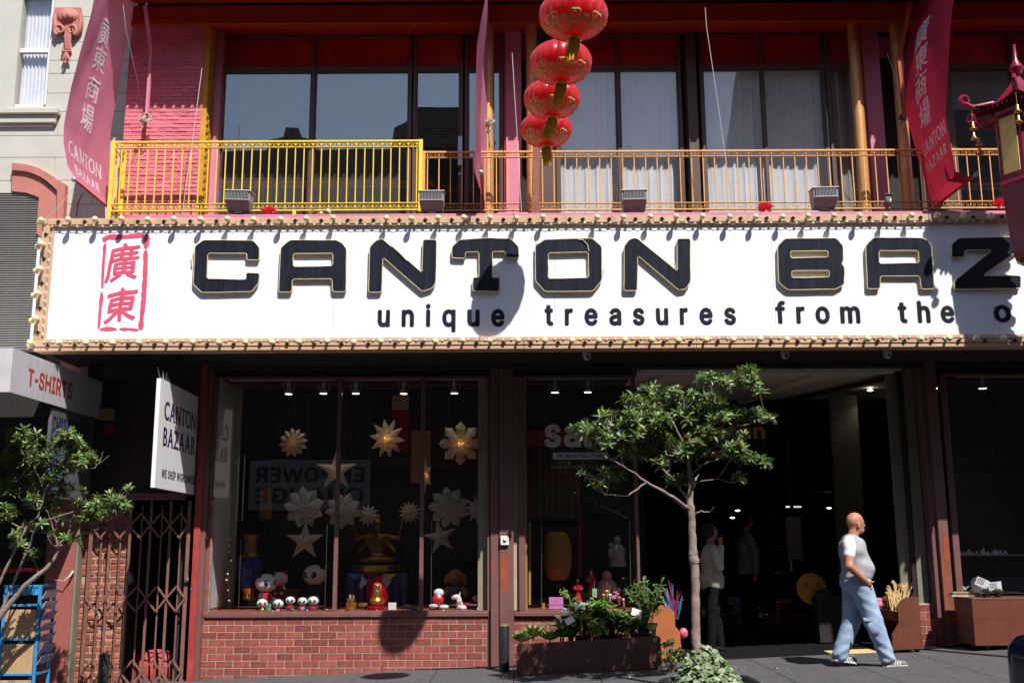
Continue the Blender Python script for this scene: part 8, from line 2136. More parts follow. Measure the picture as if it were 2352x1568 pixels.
# ---------------------------------------------------------------- the walking man
M['skin'] = mat('tanned_skin',(.43,.185,.11),.48,.14,16,.2,120,spec=.45,stain=(.36,.12,.075),sscale=9,samt=.5,spos=.55)
M['knit'] = mat('grey_knit',(.34,.335,.35),.9,.08,30,.6,30)
M['tee'] = mat('white_cotton',(.76,.76,.80),.85,.03,12,.15,60)
M['denim'] = mat('pale_blue_denim',(.27,.36,.50),.85,.2,7,.9,22,stain=(.38,.46,.57),sscale=5,samt=.6,spos=.5)
M['shoe'] = mat('grey_suede',(.17,.165,.16),.8,.1,20,.2,120); M['sole'] = mat('white_rubber',(.62,.60,.58),.6,.06,12)
Ym = -1.75
mx = X(*q('M6',620,1540),Ym); gm = ground(mx)
man = thing('person','bald man in grey knit vest and pale jeans walking with hand in pocket','person',(mx,Ym,gm))
mo = np.array((mx,Ym,gm))
mk = .2344 / 2400 * 12.75
mp3 = lambda x,y,l=0.: np.array(((x - 620) * mk,l,(1548 - y) * mk))
def body(fn,lo,hi,h,name,m,par,org=mo):
 b = B(); blob_b(b,fn,lo,hi,h,mv=lambda V: V + org); return build(b,name,m,par)
hc = mp3(636,212,-.0)
ya = rad(14); Rh = np.array(((math.cos(ya),-math.sin(ya),0),(math.sin(ya),math.cos(ya),0),(0,0,1)))
def hd_(P): return (P - hc) @ Rh
def headf(P):
 Q = hd_(P)
 d = s_ell(Q,(-.012,0,.030),(.106,.080,.100))
 d = smin(d,s_ell(Q,(.030,0,-.035),(.068,.062,.085)),.03)
 d = smin(d,s_ell(Q,(.046,0,-.088),(.046,.044,.032)),.03)
 d = smin(d,s_cap(Q,(.082,-.03,.018),(.082,.03,.018),.014,.014),.015)
 d = smin(d,s_cap(Q,(.092,0,.006),(.114,0,-.028),.009,.014),.010)
 d = smin(d,s_cap(Q,(.094,-.015,-.068),(.094,.015,-.068),.010,.010),.010)
 for s_ in (-1,1):
  d = np.maximum(d,-(s_ell(Q,(.092,s_ * .034,-.004),(.018,.016,.010))))
  d = smin(d,s_ell(Q,(-.010,s_ * .080,-.022),(.022,.010,.034)),.006)
  d = np.maximum(d,-(s_ell(Q,(-.004,s_ * .093,-.018),(.010,.008,.016))))
 d = smin(d,s_cap(P,hc + np.array((-.03,0,-.07)),mp3(600,335,.0),.058,.066),.03)
 return d
sh_r,sh_l = mp3(510,400,-.19),mp3(660,395,.19)
elb,wri = mp3(480,615,-.27),mp3(640,752,-.215)
def armf(P):
 d = s_cap(P,sh_r,elb,.062,.050)
 d = smin(d,s_cap(P,elb,wri,.052,.034),.02)
 d = smin(d,s_ell(P,wri + np.array((.035,.01,-.03)),(.046,.024,.034)),.02)
 d = smin(d,s_cap(P,wri + np.array((.03,-.0,-.005)),wri + np.array((.085,-.012,-.012)),.014,.011),.008)
 for k in range(4):
  a = wri + np.array((.05 - .016 * k,.012,-.05 - .002 * k)); d = smin(d,s_cap(P,a,a + np.array((.018,.012,-.055 + .006 * abs(k - 1))),.0105,.009),.004)
 return d
def armlf(P):
 d = s_cap(P,sh_l,mp3(640,620,.30),.06,.05)
 d = smin(d,s_cap(P,mp3(640,620,.30),mp3(730,800,.24),.05,.032),.02)
 d = smin(d,s_ell(P,mp3(742,830,.24),(.03,.022,.045)),.02)
 for k in range(4): d = smin(d,s_cap(P,mp3(728 + 10 * k,850,.235),mp3(732 + 10 * k,900 - 6 * abs(k - 1),.23),.010,.008),.004)
 return d
neckend = mp3(600,335)
body(lambda P: smin(smin(headf(P),armf(P),.004),smin(armlf(P),s_cap(P,neckend,mp3(585,420),.06,.09),.02),.01),(-.42,-.36,.75),(.30,.38,1.85),.0095,'body',M['skin'],man)
def tors(P,g=0.):
 d = s_ell(P,mp3(588,470,0),(.165 + g,.20 + g,.20 + g))
 d = smin(d,s_ell(P,mp3(622,640,0),(.185 + g,.195 + g,.19 + g)),.06)
 d = smin(d,s_ell(P,mp3(655,640,-.01),(.130 + g,.15 + g,.125 + g)),.07)
 d = smin(d,s_ell(P,mp3(590,715,0),(.175 + g,.185 + g,.075 + g)),.05)
 d = smin(d,s_cap(P,mp3(520,385,-.15),mp3(648,380,.15),.075 + g,.075 + g),.05)
 return d
wr = lambda P,a: a * (np.sin(P[...,2] * 46 + P[...,0] * 18) * .5 + np.sin(P[...,2] * 23 - P[...,0] * 41 + P[...,1] * 12) * .5)
def vest(P):
 d = tors(P) + wr(P,.005)
 d = np.maximum(d,-(s_ell(P,neckend + np.array((.035,-.012,.03)),(.090,.085,.115)))); d = np.maximum(d,-s_cap(P,neckend + np.array((.07,-.03,-.02)),neckend + np.array((.13,-.06,-.16)),.06,.012))
 for s_,l in ((-1,sh_r),(1,sh_l)): d = np.maximum(d,-(s_ell(P,l + np.array((-.01,s_ * .045,-.03)),(.078,.055,.112))))
 return np.maximum(d,(mp3(0,742)[2] - .06 * (P[...,0] < -9) - P[...,2]))
body(vest,(-.30,-.29,.93),(.30,.30,1.62),.011,'knit_vest',M['knit'],man)
def tee(P):
 d = np.maximum(tors(P,-.012),.0) * 0 + tors(P,-.013)
 d = np.maximum(d,mp3(0,520)[2] - P[...,2])
 for a,e in ((sh_r,elb),(sh_l,mp3(640,620,.30))):
  d = smin(d,s_cap(P,a,a + (e - a) * .46,.080,.070) + wr(P,.005),.02)
 d = np.maximum(d,-(s_ell(P,neckend + np.array((.03,0,.055)),(.080,.075,.085))))
 return d
body(tee,(-.34,-.36,1.15),(.28,.36,1.60),.011,'tee_shirt',M['tee'],man)
hipR,kneR,ankR = mp3(628,800,-.085),mp3(718,1130,-.10),mp3(826,1462,-.09)
hipL,kneL,ankL = mp3(588,800,.085),mp3(560,1130,.10),mp3(428,1440,.09)
def jeans(P):
 d = s_ell(P,mp3(592,775,0),(.180,.185,.13))
 fr = smin(s_cap(P,hipR,kneR,.128,.108),s_cap(P,kneR,ankR,.108,.090),.03)
 bk = smin(s_cap(P,hipL,kneL,.125,.105),s_cap(P,kneL,ankL,.105,.090),.03)
 fr = smin(fr,s_ell(P,mp3(700,1170,-.185),(.085,.035,.10)),.012)
 fr = fr + .006 * np.sin(P[...,2] * 62 + P[...,0] * 35) * np.clip((.42 - P[...,2]) * 3,.25,1)
 bk = bk + .007 * np.sin(P[...,2] * 58 - P[...,0] * 30) * np.clip((.42 - P[...,2]) * 3,.25,1)
 d = smin(smin(d,fr,.03),bk,.03) + wr(P,.003)
 d = np.maximum(d,P[...,2] - mp3(0,722)[2])
 return np.maximum(d,.055 - P[...,2])
body(jeans,(-.42,-.28,.03),(.42,.28,1.06),.0115,'jeans',M['denim'],man)
b = B(); pk = [mp3(x,y,-.213) for x,y in ((592,1088),(752,1100),(748,1130),(598,1115))]
b.add([Vector(mo + p) for p in pk] + [Vector(mo + p + np.array((0,.03,0))) for p in pk],[(3,2,1,0),(0,1,5,4),(1,2,6,5),(2,3,7,6),(3,0,4,7)]); build(b,'pocket_flap',M['denim'],man)
for (hx,hy,tx,ty,l,lift) in ((775,1548,1015,1548,-.09,0),(352,1500,590,1535,.09,.0)):
 a,t_ = mp3(hx,hy,l),mp3(tx,ty,l); L_ = t_ - a
 def shoe(P,a=a,t_=t_,L_=L_):
  d = s_ell(P,a + L_ * .25 + np.array((0,0,.055)),(.085,.045,.06)); d = smin(d,s_cap(P,a + L_ * .3 + np.array((0,0,.05)),a + L_ * .86 + np.array((0,0,.035)),.045,.036),.03)
  return np.maximum(d,a[2] + (P[...,0] - a[0]) * L_[2] / L_[0] + .022 - P[...,2])
 lo = np.minimum(a,t_) - .08; hi = np.maximum(a,t_) + np.array((.05,.08,.15))
 s0 = body(shoe,lo,hi,.008,'shoe',M['shoe'],man)
 def solef(P,a=a,t_=t_,L_=L_):
  zz_ = a[2] + (P[...,0] - a[0]) * L_[2] / L_[0]
  w2 = s_cap(P * np.array((1,1,0)),(a + L_ * .16) * np.array((1,1,0)),(a + L_ * .86) * np.array((1,1,0)),.045,.046)
  return np.maximum(w2,np.abs(P[...,2] - zz_ - .012) - .013)
 body(solef,lo,hi,.007,'sole',M['sole'],s0)
 b = B()
 for k in range(3):
  p = a + L_ * (.42 + .1 * k); p2 = a + L_ * (.50 + .1 * k)
  b.tube([Vector(mo + p + np.array((0,-.047,.026))),Vector(mo + p2 + np.array((0,-.036,.072)))],.007,5)
 build(b,'stripes',M['sole'],s0)
def beard(P):
 Q = hd_(P); return np.maximum(headf(P) - .0022,np.maximum(Q[...,2] + .072,.055 - Q[...,0]))
body(beard,hc - .17,hc + np.array((.17,.17,.0)),.006,'stubble',mat('grey_stubble',(.36,.26,.22),.9,.2,60),man)
b = B()
for s_ in (-1,1):
 p = Vector(mo + hc + Rh @ np.array((.081,s_ * .034,-.003))); b.ell(p,.011,8,6)
build(b,'eyes',M['plblack'],man)
b = B()
for s_ in (-1,1): b.tube([Vector(mo + hc + Rh @ np.array((.094,s_ * .012,.020))),Vector(mo + hc + Rh @ np.array((.088,s_ * .048,.018)))],.006,6)
build(b,'eyebrows',mat('brow_hair',(.08,.05,.04),.9,.1),man)

# people inside the shop
def figure(r,xc,ytop,yfoot,Yd,label,top,hair,arm_up):
 kk = RG[r][2] / 2400 * (14.6 + Yd) * 1.01
 o = A(r,xc,yfoot,Yd); H = (yfoot - ytop) * kk; o = Vector((o.x,Yd,ground(o.x)))
 t = thing('person',label,'person',o); og = np.array(o); s_ = H / 1.7
 v = lambda x,y,z: np.array((x,y,z)) * s_
 def sk(P):
  d = s_ell(P,v(.02,0,1.58),np.array((.085,.075,.11)) * s_); d = smin(d,s_cap(P,v(0,0,1.5),v(0,0,1.38),.05 * s_,.06 * s_),.02)
  hnd = v(.12,-.1,1.46) if arm_up else v(.05,-.22,.78)
  d = smin(d,s_ell(P,hnd,np.array((.035,.025,.05)) * s_),.01)
  for k in range(4): d = smin(d,s_cap(P,hnd + v(.02 - .014 * k,0,.03),hnd + v(.03 - .016 * k,.02,.085 - .006 * abs(k - 1)) * (1 if arm_up else 1),.009 * s_,.008 * s_),.004)
  return d
 body(sk,v(-.3,-.35,.6),v(.3,.3,1.75),.014,'body',M['skin'],t,og)
 def tp(P):
  d = s_ell(P,v(0,0,1.2),np.array((.15,.19,.25)) * s_); d = smin(d,s_ell(P,v(0,0,.93),np.array((.17,.19,.2)) * s_),.06)
  d = smin(d,s_cap(P,v(0,-.15,1.35),v(0,.15,1.35),.065 * s_,.065 * s_),.04)
  e = v(.06,-.26,1.12); h_ = v(.12,-.12,1.40) if arm_up else v(.05,-.23,.86)
  d = smin(d,smin(s_cap(P,v(0,-.2,1.34),e,.062 * s_,.055 * s_),s_cap(P,e,h_,.055 * s_,.042 * s_),.02),.02)
  return smin(d,s_cap(P,v(0,.2,1.34),v(.08,.24,.9),.06 * s_,.04 * s_),.02) + wr(P,.004)
 body(tp,v(-.35,-.4,.65),v(.35,.4,1.5),.016,'cardigan' if arm_up else 'shirt',top,t,og)
 def tr(P): return smin(smin(s_ell(P,v(0,0,.85),np.array((.15,.17,.12)) * s_),smin(s_cap(P,v(-.02,-.09,.82),v(-.06,-.09,.06),.09 * s_,.06 * s_),s_cap(P,v(.02,.09,.82),v(.10,.09,.06),.09 * s_,.06 * s_),.02),.03),s_ell(P,v(.03,-.09,.03),np.array((.12,.05,.04)) * s_),.02)
 body(tr,v(-.3,-.3,-.02),v(.3,.3,1.0),.016,'trousers',M['shopfloor'],t,og)
 body(lambda P: np.maximum(s_ell(P,v(-.015,0,1.61),np.array((.105,.092,.115)) * s_),(P[...,0] - .045 * s_)),v(-.2,-.2,1.4),v(.2,.2,1.8),.012,'hair',M['plblack'],t,og)
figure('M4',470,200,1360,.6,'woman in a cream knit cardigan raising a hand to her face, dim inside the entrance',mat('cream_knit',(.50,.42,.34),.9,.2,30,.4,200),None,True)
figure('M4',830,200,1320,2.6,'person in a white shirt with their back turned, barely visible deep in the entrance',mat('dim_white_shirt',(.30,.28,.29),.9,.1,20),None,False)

# ---------------------------------------------------------------- display carts
M['cart'] = mat('worn_brown_cart_paint',(.135,.043,.026),.42,.18,4,.2,50,stain=(.32,.20,.15),sscale=8,samt=.7,spos=.63)
M['cartorange'] = mat('orange_brown_cart_paint',(.40,.13,.05),.45,.14,4,.15,50)
M['bamboo'] = mat('pale_bamboo',(.66,.45,.20),.5,.2,20,.1,90,stretch=(1,1,.2))
def castor(p,t):
 b = B(); b.lathe([(.012,-.03),(.045,-.026),(.05,-.016),(.05,.016),(.045,.026),(.012,.03)],p,18,M=Matrix.Rotation(rad(90),3,'Y')); w_ = build(b,'castor',M['black'],t)
 b = B(); b.box(p.x - .036,p.x - .031,p.y - .03,p.y + .03,p.z - .01,p.z + .075); b.box(p.x + .031,p.x + .036,p.y - .03,p.y + .03,p.z - .01,p.z + .075); b.box(p.x - .036,p.x + .036,p.y - .03,p.y + .03,p.z + .075,p.z + .08); build(b,'fork',M['steel'],w_)
def endpanel(t,r,pts,y0,th,m):
 l = [(A(r,x,y,y0).x,A(r,x,y,y0).z) for x,y in pts]
 if sum(l[i][0] * l[(i + 1) % len(l)][1] - l[(i + 1) % len(l)][0] * l[i][1] for i in range(len(l))) < 0: l = l[::-1]
 b = B(); b.poly([l],front(y0),th); build(b,'end_panel',m,t); return l
Yc = -.64
ct = thing('display_cart','worn brown display cart full of bamboo back scratchers behind the walking man','cart',(A('M6',1060,1400,Yc).x,Yc,ground(A('M6',1060,1400,Yc).x)))
P1 = [(950,975),(1000,908),(1022,894),(1150,876),(1162,888),(1190,1240),(1222,1385),(908,1402),(903,1250),(968,1133),(962,1040)]
l1 = endpanel(ct,'M6',P1,Yc,.035,M['cart'])
b = B(); b.poly([l1],front(.06),.03); build(b,'end_panel',M['cart'],ct)
xl,xr = min(p[0] for p in l1),max(p[0] for p in l1); zl,zt_ = min(p[1] for p in l1),max(p[1] for p in l1)
xb = A('M6',955,1040,Yc).x
b = B(); b.box(xb,xb + .02,Yc + .036,.059,A('M6',0,1125,Yc).z,A('M6',0,1030,Yc).z); b.box(xr - .1,xr - .075,Yc + .036,.059,zl + .03,zt_ - .02); b.box(xl + .01,xr - .101,Yc + .036,.059,zl + .02,zl + .045)
b.box(xb + .021,xr - .101,Yc + .036,.059,A('M6',0,1128,Yc).z,A('M6',0,1118,Yc).z); b.box(xl + .005,xl + .02,Yc + .036,.059,zl + .0455,zl + .11); build(b,'bin_boards',M['cart'],ct,kind='stuff')
for (x,y) in ((xl + .06,Yc + .05),(xr - .08,Yc + .05),(xl + .06,.02),(xr - .08,.02)): castor(Vector((x,y,ground(x) + .052)),ct)
rb = random.Random(6); zb_ = A('M6',0,1110,Yc).z
for k in range(26):
 x0 = xb + .05 + rb.random() * (xr - xb - .22); y0 = rb.uniform(Yc + .08,.0)
 tp = A('M6',rb.uniform(835,1120),rb.uniform(735,860),y0); b = B()
 p0 = Vector((x0,y0,zb_)); p1 = Vector((tp.x,y0 + rb.uniform(-.04,.04),tp.z)); d = (p1 - p0).normalized(); w_ = rb.choice((.012,.018,.03))
 b.bar(p0,p1,w_,.006,.001,side=Vector((1,rb.uniform(-.4,.4),0))); b.bar(p1 - d * .002,p1 + d * .02 + Vector((-.03,-.005,-.002)),w_ * 1.3,.006,.001)
 build(b,'back_scratcher',M['bamboo'],None,'bamboo back scratcher standing in the brown cart','back scratcher','bamboo back scratchers in the brown cart')
b = B(); p = A('M6',762,930,-.1); b.box(p.x - .05,p.x + .06,-.1,.02,p.z - .05,p.z + .05,.004); build(b,'magenta_packet',M['plpink'],None,'magenta packet behind the man beside the back scratchers','packet')
p = A('M6',520,1420,-.35); b = B(); b.obox(p + Vector((0,.1,-.01)),Vector((.30,0,.012)),(0,.20,0),(0,0,.012),.004); build(b,'wooden_ramp',M['bamboo'],None,'light wooden threshold ramp behind the walking man','ramp')
Y2 = -.84
c2 = thing('display_cart','brown cart box on castors at the right edge below the far window','cart',(A('M6',1800,1400,Y2).x,Y2,ground(A('M6',1800,1400,Y2).x)))
x0 = A('M6',1700,1130,Y2).x; z1,z0 = A('M6',1800,900,Y2).z,A('M6',1800,1358,Y2).z
b = B(); b.box(x0,x0 + 1.35,Y2,Y2 + .03,z0,z1 - .012,.004); b.box(x0,x0 + .03,Y2 + .031,Y2 + .55,z0,z1 - .012,.004); b.box(x0 + 1.32,x0 + 1.35,Y2 + .031,Y2 + .55,z0,z1 - .012,.004); b.box(x0 + .03,x0 + 1.32,Y2 + .52,Y2 + .55,z0,z1 - .012); b.box(x0 + .03,x0 + 1.32,Y2 + .03,Y2 + .52,z0 + .01,z0 + .03); build(b,'boards',M['cart'],c2,kind='stuff')
b = B(); b.box(x0 - .004,x0 + 1.354,Y2 - .004,Y2 + .554,z1 - .011,z1 + .008,.004); build(b,'top_board',M['cart'],c2)
for (x,y) in ((x0 + .18,Y2 + .08),(x0 + 1.2,Y2 + .08),(x0 + .1,Y2 + .48)): castor(Vector((x,y,ground(x) + .052)),c2)
zt2_ = z1 + .008
for (x,y,yy,rz,lb) in ((1785,742,-.55,.42,'white card with black symbols leaning on the dark plate'),(1912,775,-.62,-.1,'white card with black symbols at the right edge')):
 p = A('M6',x,y,yy); R_ = Matrix.Rotation(rz,3,'Y'); ex,ez = R_ @ Vector((.085,0,0)),R_ @ Vector((0,-.01,.055)); b = B(); b.obox(p,ex,(0,.0012,0),ez); o = build(b,'symbol_card',M['paper'],None,lb,'card'); b = B()
 for i in range(4):
  for j in range(3): b.obox(p + ex * (-.7 + .28 * i) + ez * (.6 - .45 * j) + Vector((0,-.0018,0)),ex * .1,(0,.0004,0),ez * .12)
 build(b,'symbols',M['blackletter'],o,kind='stuff')
p = A('M6',1780,800,-.45); b = B(); b.lathe([(.09,0),(.105,.012),(.09,.016)],(p.x,-.45,zt2_),20); b.lathe([(.115,-.006),(.12,.006),(.10,.004)],(p.x,-.40,zt2_ + .14),24,M=Matrix.Rotation(rad(75),3,'X')); build(b,'dark_plate',M['black'],None,'dark plate on a stand behind the white card','plate')
for (x,lb,sd2) in ((1815,'pale succulent on the cart beside the white cards',3),(1935,'bright succulent at the right edge of the cart',4)):
 xx = A('M6',x,840,-.6).x; t = thing('succulent',lb,'plant',(xx,-.6,zt2_)); pb_,zz_ = pot(xx,-.6,.05,.05,'',zt2_); build(pb_,'pot',M['pot'],t); b = B()
 for k in range(30):
  el = .1 + 1.2 * k / 30; a_ = 2.4 * k; d = Vector((math.cos(a_) * math.cos(el),math.sin(a_) * math.cos(el),math.sin(el))); leaf(b,Vector((xx,-.6,zt2_ + .055)),d,Vector((0,0,1)),.09 * (1.1 - .5 * k / 30),.03,k % 2,-.2,.3)
 build(b,'leaves',G1 if sd2 == 4 else G3,t)
p = A('M6',1688,880,-.72); b = B()
for k in range(60):
 f = k / 60; a_ = 2.4 * k; r0 = .034 * math.sin(math.pi * (.15 + .8 * f)); q0 = Vector((p.x + r0 * math.cos(a_),-.72 + r0 * math.sin(a_),zt2_ + .01 + .085 * f)); leaf(b,q0,Vector((math.cos(a_),math.sin(a_),.5)),Vector((0,0,1)),.026,.02,0)
build(b,'pine_cone',mat('pine_cone_scale',(.14,.07,.03),.7,.3,30),None,'pine cone standing on the brown cart','pine cone')
for k,(w_,hh,cc) in enumerate(((.17,.022,(.5,.45,.38)),(.16,.018,(.1,.12,.16)),(.15,.02,(.4,.2,.08)))):
 p = A('M6',1600,850,-.42); b = B(); b.box(p.x - w_,p.x + w_ + .06,-.46,-.33,zt2_ + .021 * k,zt2_ + .021 * k + hh * .9,.003); build(b,'book',mat('book_cover',cc,.5,.2,12),None,('pale book at the bottom of the stack on the cart','dark book in the middle of the stack on the cart','tan book on top of the stack on the cart')[k],'book')
p = A('M6',1575,790,.35); b = B(); b.lathe([(.03,0),(.065,.03),(.06,.07),(.025,.09),(.012,.1),(.014,.115)],p - Vector((0,0,.06)),18); b.tube([p + Vector((.055,0,-.03)),p + Vector((.1,0,.01)),p + Vector((.115,0,.02))],[.014,.01,.007],8); build(b,'teapot',mat('celadon_glaze',(.25,.38,.30),.2,.1,6),None,'pale green teapot in the far right window','teapot')
Y3 = -.5
c3_ = thing('display_cart','orange brown cart with coloured umbrellas left of the tree trunk','cart',(A('M2',1850,1300,Y3).x,Y3,ground(A('M2',1850,1300,Y3).x)))
l3 = endpanel(c3_,'M2',[(1700,1050),(1770,1000),(1850,925),(1900,945),(1938,985),(1945,1130),(1995,1190),(2020,1480),(1700,1480)],Y3,.03,M['cartorange'])
b = B(); b.poly([l3],front(.0),.03); build(b,'end_panel',M['cartorange'],c3_); xx = max(p[0] for p in l3); b = B(); b.box(xx - .05,xx - .03,Y3 + .031,-.001,min(p[1] for p in l3),A('M2',0,1200,Y3).z); build(b,'front_board',M['cartorange'],c3_)
for k in range(16):
 b = B(); p0 = A('M4',20 + rb.uniform(0,90),1100,-.3); p1 = A('M4',-60 + k * 15,800 + rb.uniform(-90,60) + abs(k - 5) * 14,-.25); uc_ = rb.randrange(6); um_ = ('magenta','purple','deep blue','pale','dark red','turquoise'); cc = ((.35,.03,.12),(.18,.05,.25),(.04,.12,.35),(.5,.45,.5),(.3,.02,.05),(.05,.25,.4))[uc_]
 b.tube([p0,p0.lerp(p1,.5),p1],[.007,.02,.006],8); build(b,'folded_umbrella',mat('umbrella_cloth',[.45 * v_ for v_ in cc],.4,.2,10),None,um_[uc_] + ' folded umbrella in the fan of umbrellas beside the tree','umbrella','folded umbrellas in the orange brown cart')  # cloth colours scaled well down: shade is put into them
b = B(); p = A('M4',165,1235,-.42); b.ell(p,(.06,.05,.07),10,8); build(b,'wrapped_packet',mat('pink_cellophane',(.6,.12,.2),.2,.5,20,.3,40),None,'pink wrapped packet at the front of the umbrella cart','packet')

# ---------------------------------------------------------------- left edge: newspaper rack and red tray
M['bluerack'] = mat('blue_rack_paint',(.04,.25,.52),.4,.15,10,.1,60,stain=(.2,.35,.5),sscale=16,samt=.5)
M['card'] = mat('brown_cardboard',(.45,.28,.15),.85,.1,8)
Yn = -1.35; xa,xb = A('L2',-200,1100,Yn).x,A('L2',140,1100,Yn).x; zt_ = A('L2',100,825,Yn).z; gz = ground(xb)
nr = thing('news_rack','blue newspaper rack backed with brown cardboard at the left edge','news rack',(xb - .2,Yn,gz))
b = B(); b.box(xb - .035,xb,Yn,Yn + .035,gz,zt_,.003); b.box(xa,xa + .035,Yn,Yn + .035,gz,zt_,.003); b.box(xb - .035,xb,Yn + .4,Yn + .435,gz,zt_,.003)
for f in (0,.17,.47,.78): z = zt_ - f * (zt_ - gz) * .98; b.box(xa + .036,xb - .036,Yn,Yn + .03,z - .03,z,.002); b.box(xb - .03,xb - .003,Yn + .036,Yn + .399,z - .03,z,.002)
build(b,'frame',M['bluerack'],nr,kind='stuff')
b = B(); b.box(xa + .036,xb - .036,Yn + .01,Yn + .02,zt_ - .12,zt_ - .031); build(b,'top_panel',M['bluerack'],nr)
for (f0,f1) in ((.19,.46),(.49,.77),(.80,.99)):
 b = B(); b.box(xa + .04,xb - .045,Yn + .005,Yn + .015,zt_ - f1 * (zt_ - gz),zt_ - f0 * (zt_ - gz) - .035,.001); build(b,'cardboard',M['card'],nr)
for k in range(7):
 b = B(); z = zt_ - .12 - k * .13; b.obox((xb + .03,Yn + .2,z),(.004,0,.0),(0,.18,.0),(.03,0,.05)); build(b,'magazine',mat('magazine_print',random.choice(((.3,.4,.55),(.6,.6,.62),(.15,.25,.45))),.3,.5,16),nr)
b = B(); z = zt_ - .84 * (zt_ - gz); letters(b,lay('IN','s',xb - .32,xb - .24,z - .03,.05,'I'),front(Yn + .004),.0008); letters(b,lay('CASE','s',xb - .36,xb - .12,z - .13,.05,'C'),front(Yn + .004),.0008); build(b,'print',mat('grey_print',(.16,.15,.14),.8,0),nr)
b = B(); p = A('L2',80,695,-.7); b.box(p.x - .5,p.x + .12,-.9,-.5,p.z - .012,p.z + .02,.006); b.box(p.x - .5,p.x - .45,-.7,-.65,ground(p.x),p.z - .013); build(b,'red_tray_stand',M['plred'],None,'red topped stand at the left edge above the newspaper rack','stand')
b = B(); b.tube([A('L2',445,700,-.17),A('L2',420,740,-.2),A('L2',360,790,-.24),A('L2',280,780,-.22),A('L2',200,750,-.2)],[.02,.014,.006,.003,.003],7); build(b,'torn_cable',M['rope'],None,'pale torn cable hanging from the edge of the tiled pier','cable')

# ---------------------------------------------------------------- pagoda street lamp at the right edge
Yl = -2.3; lx = at(2346,280,Yl).x; ze = at(2232,258,Yl).z
lamp = thing('street_lamp','crimson pagoda street lamp with curled eaves and gold bells at the right edge','street lamp',(lx,Yl,ground(lx)))
M['lampred'] = mat('crimson_enamel',(.20,.008,.03),.28,.15,8)
Rr = abs(lx - at(2236,262,Yl).x); N = 6
cor = [Vector((lx + Rr * math.cos(math.pi + k * math.pi / 3),Yl + Rr * math.sin(math.pi + k * math.pi / 3),ze)) for k in range(N)]
ap = Vector((lx,Yl,ze + .52)); b = B()
for k in range(N):
 a,c = cor[k],cor[(k + 1) % N]; g = []
 for i in range(7):
  f = i / 6; row = []
  for j in range(9):
   e = a.lerp(c,j / 8); p = ap.lerp(e,f); p.z = ap.z + (ze - ap.z) * (1 - (1 - f) ** 1.9) + .10 * f ** 4 * abs(j / 4 - 1) ** 2; row.append(p)
  g.append(row)
 b.sheet(g)
build(b,'roof',M['lampred'],lamp)
b = B()
for k in range(N):
 a,c = cor[k],cor[(k + 1) % N]
 for j in range(1,9): e = a.lerp(c,j / 9); b.bar(e.lerp(ap,.02) - Vector((0,0,.03)),Vector((lx + (e.x - lx) * .4,Yl + (e.y - Yl) * .4,ze + .02)),.022,.03)
build(b,'rafters',M['lampred'],lamp,kind='stuff')
bellm = B(); bellm.lathe([(.008,0),(.016,-.02),(.022,-.07),(.045,-.10),(.05,-.105),(.04,-.10)],(0,0,0),14); bellm.ell((0,0,-.11),.014,8,6); bell_me = bellm.mesh('bell',[M['brass']])
for k in range(N):
 e = cor[k]; o = (e - Vector((lx,Yl,ze))).normalized(); b = B()
 pts = [e.lerp(Vector((lx,Yl,ze + .28)),.45),e + Vector((0,0,.06)),e + o * .09 + Vector((0,0,.10))] + [e + o * (.10 + .055 * math.cos(t)) + Vector((0,0,.155 + .055 * math.sin(t))) for t in (-.9,0,.9,1.8,2.7,3.6,4.3)]
 b.tube(pts,[.02,.034,.034,.032,.03,.028,.026,.022,.018,.012],8); build(b,'eave_curl',M['lampred'],lamp)
 for dz in (0,.13): piece('bell',bell_me,lamp,e + o * .02 - Vector((0,0,.12 + dz)))
 b = B(); b.tube([e + o * .02 + Vector((0,0,.04)),e + o * .02 - Vector((0,0,.26))],.005,5); build(b,'bell_wire',M['brass'],lamp)
b = B(); b.lathe([(.16,ze - 1.95),(.24,ze - 1.9),(.27,ze - 1.8),(.33,ze - 1.0),(.35,ze - .96),(.33,ze - .92),(.30,ze - .05),(.33,ze - .02),(.33,ze + .03)],(lx,Yl,0),6,sm=False); build(b,'lantern_body',M['lampred'],lamp)
for k in range(6):
 a = math.pi + (k + .5) * math.pi / 3; b = B(); d = Vector((math.cos(a),math.sin(a),0)); s_ = Vector((-d.y,d.x,0)); b.obox(Vector((lx,Yl,ze - .48)) + d * .283,s_ * .11,d * .006,(0,0,.36),.004); build(b,'gold_panel',M['goldprint'],lamp)
b = B()
for k in range(9): b.tube([Vector((lx + .30,Yl - .05,ze - .3 - k * .18)),Vector((lx + .40 + .03 * (k % 2),Yl - .08,ze - .38 - k * .18)),Vector((lx + .30,Yl - .05,ze - .46 - k * .18))],[.03,.05,.03],7)
build(b,'dragon_relief',M['goldprint'],lamp,kind='stuff')
b = B(); b.lathe([(.16,ground(lx)),(.13,ground(lx) + .6),(.075,ground(lx) + .8),(.06,ze - 2.0),(.15,ze - 1.95)],(lx,Yl,0),16); build(b,'post',M['lampred'],lamp); b = B(); b.lathe([(.06,ze + .5),(.09,ze + .58),(.03,ze + .7),(.02,ze + .9)],(lx,Yl,0),12); build(b,'finial',M['lampred'],lamp)

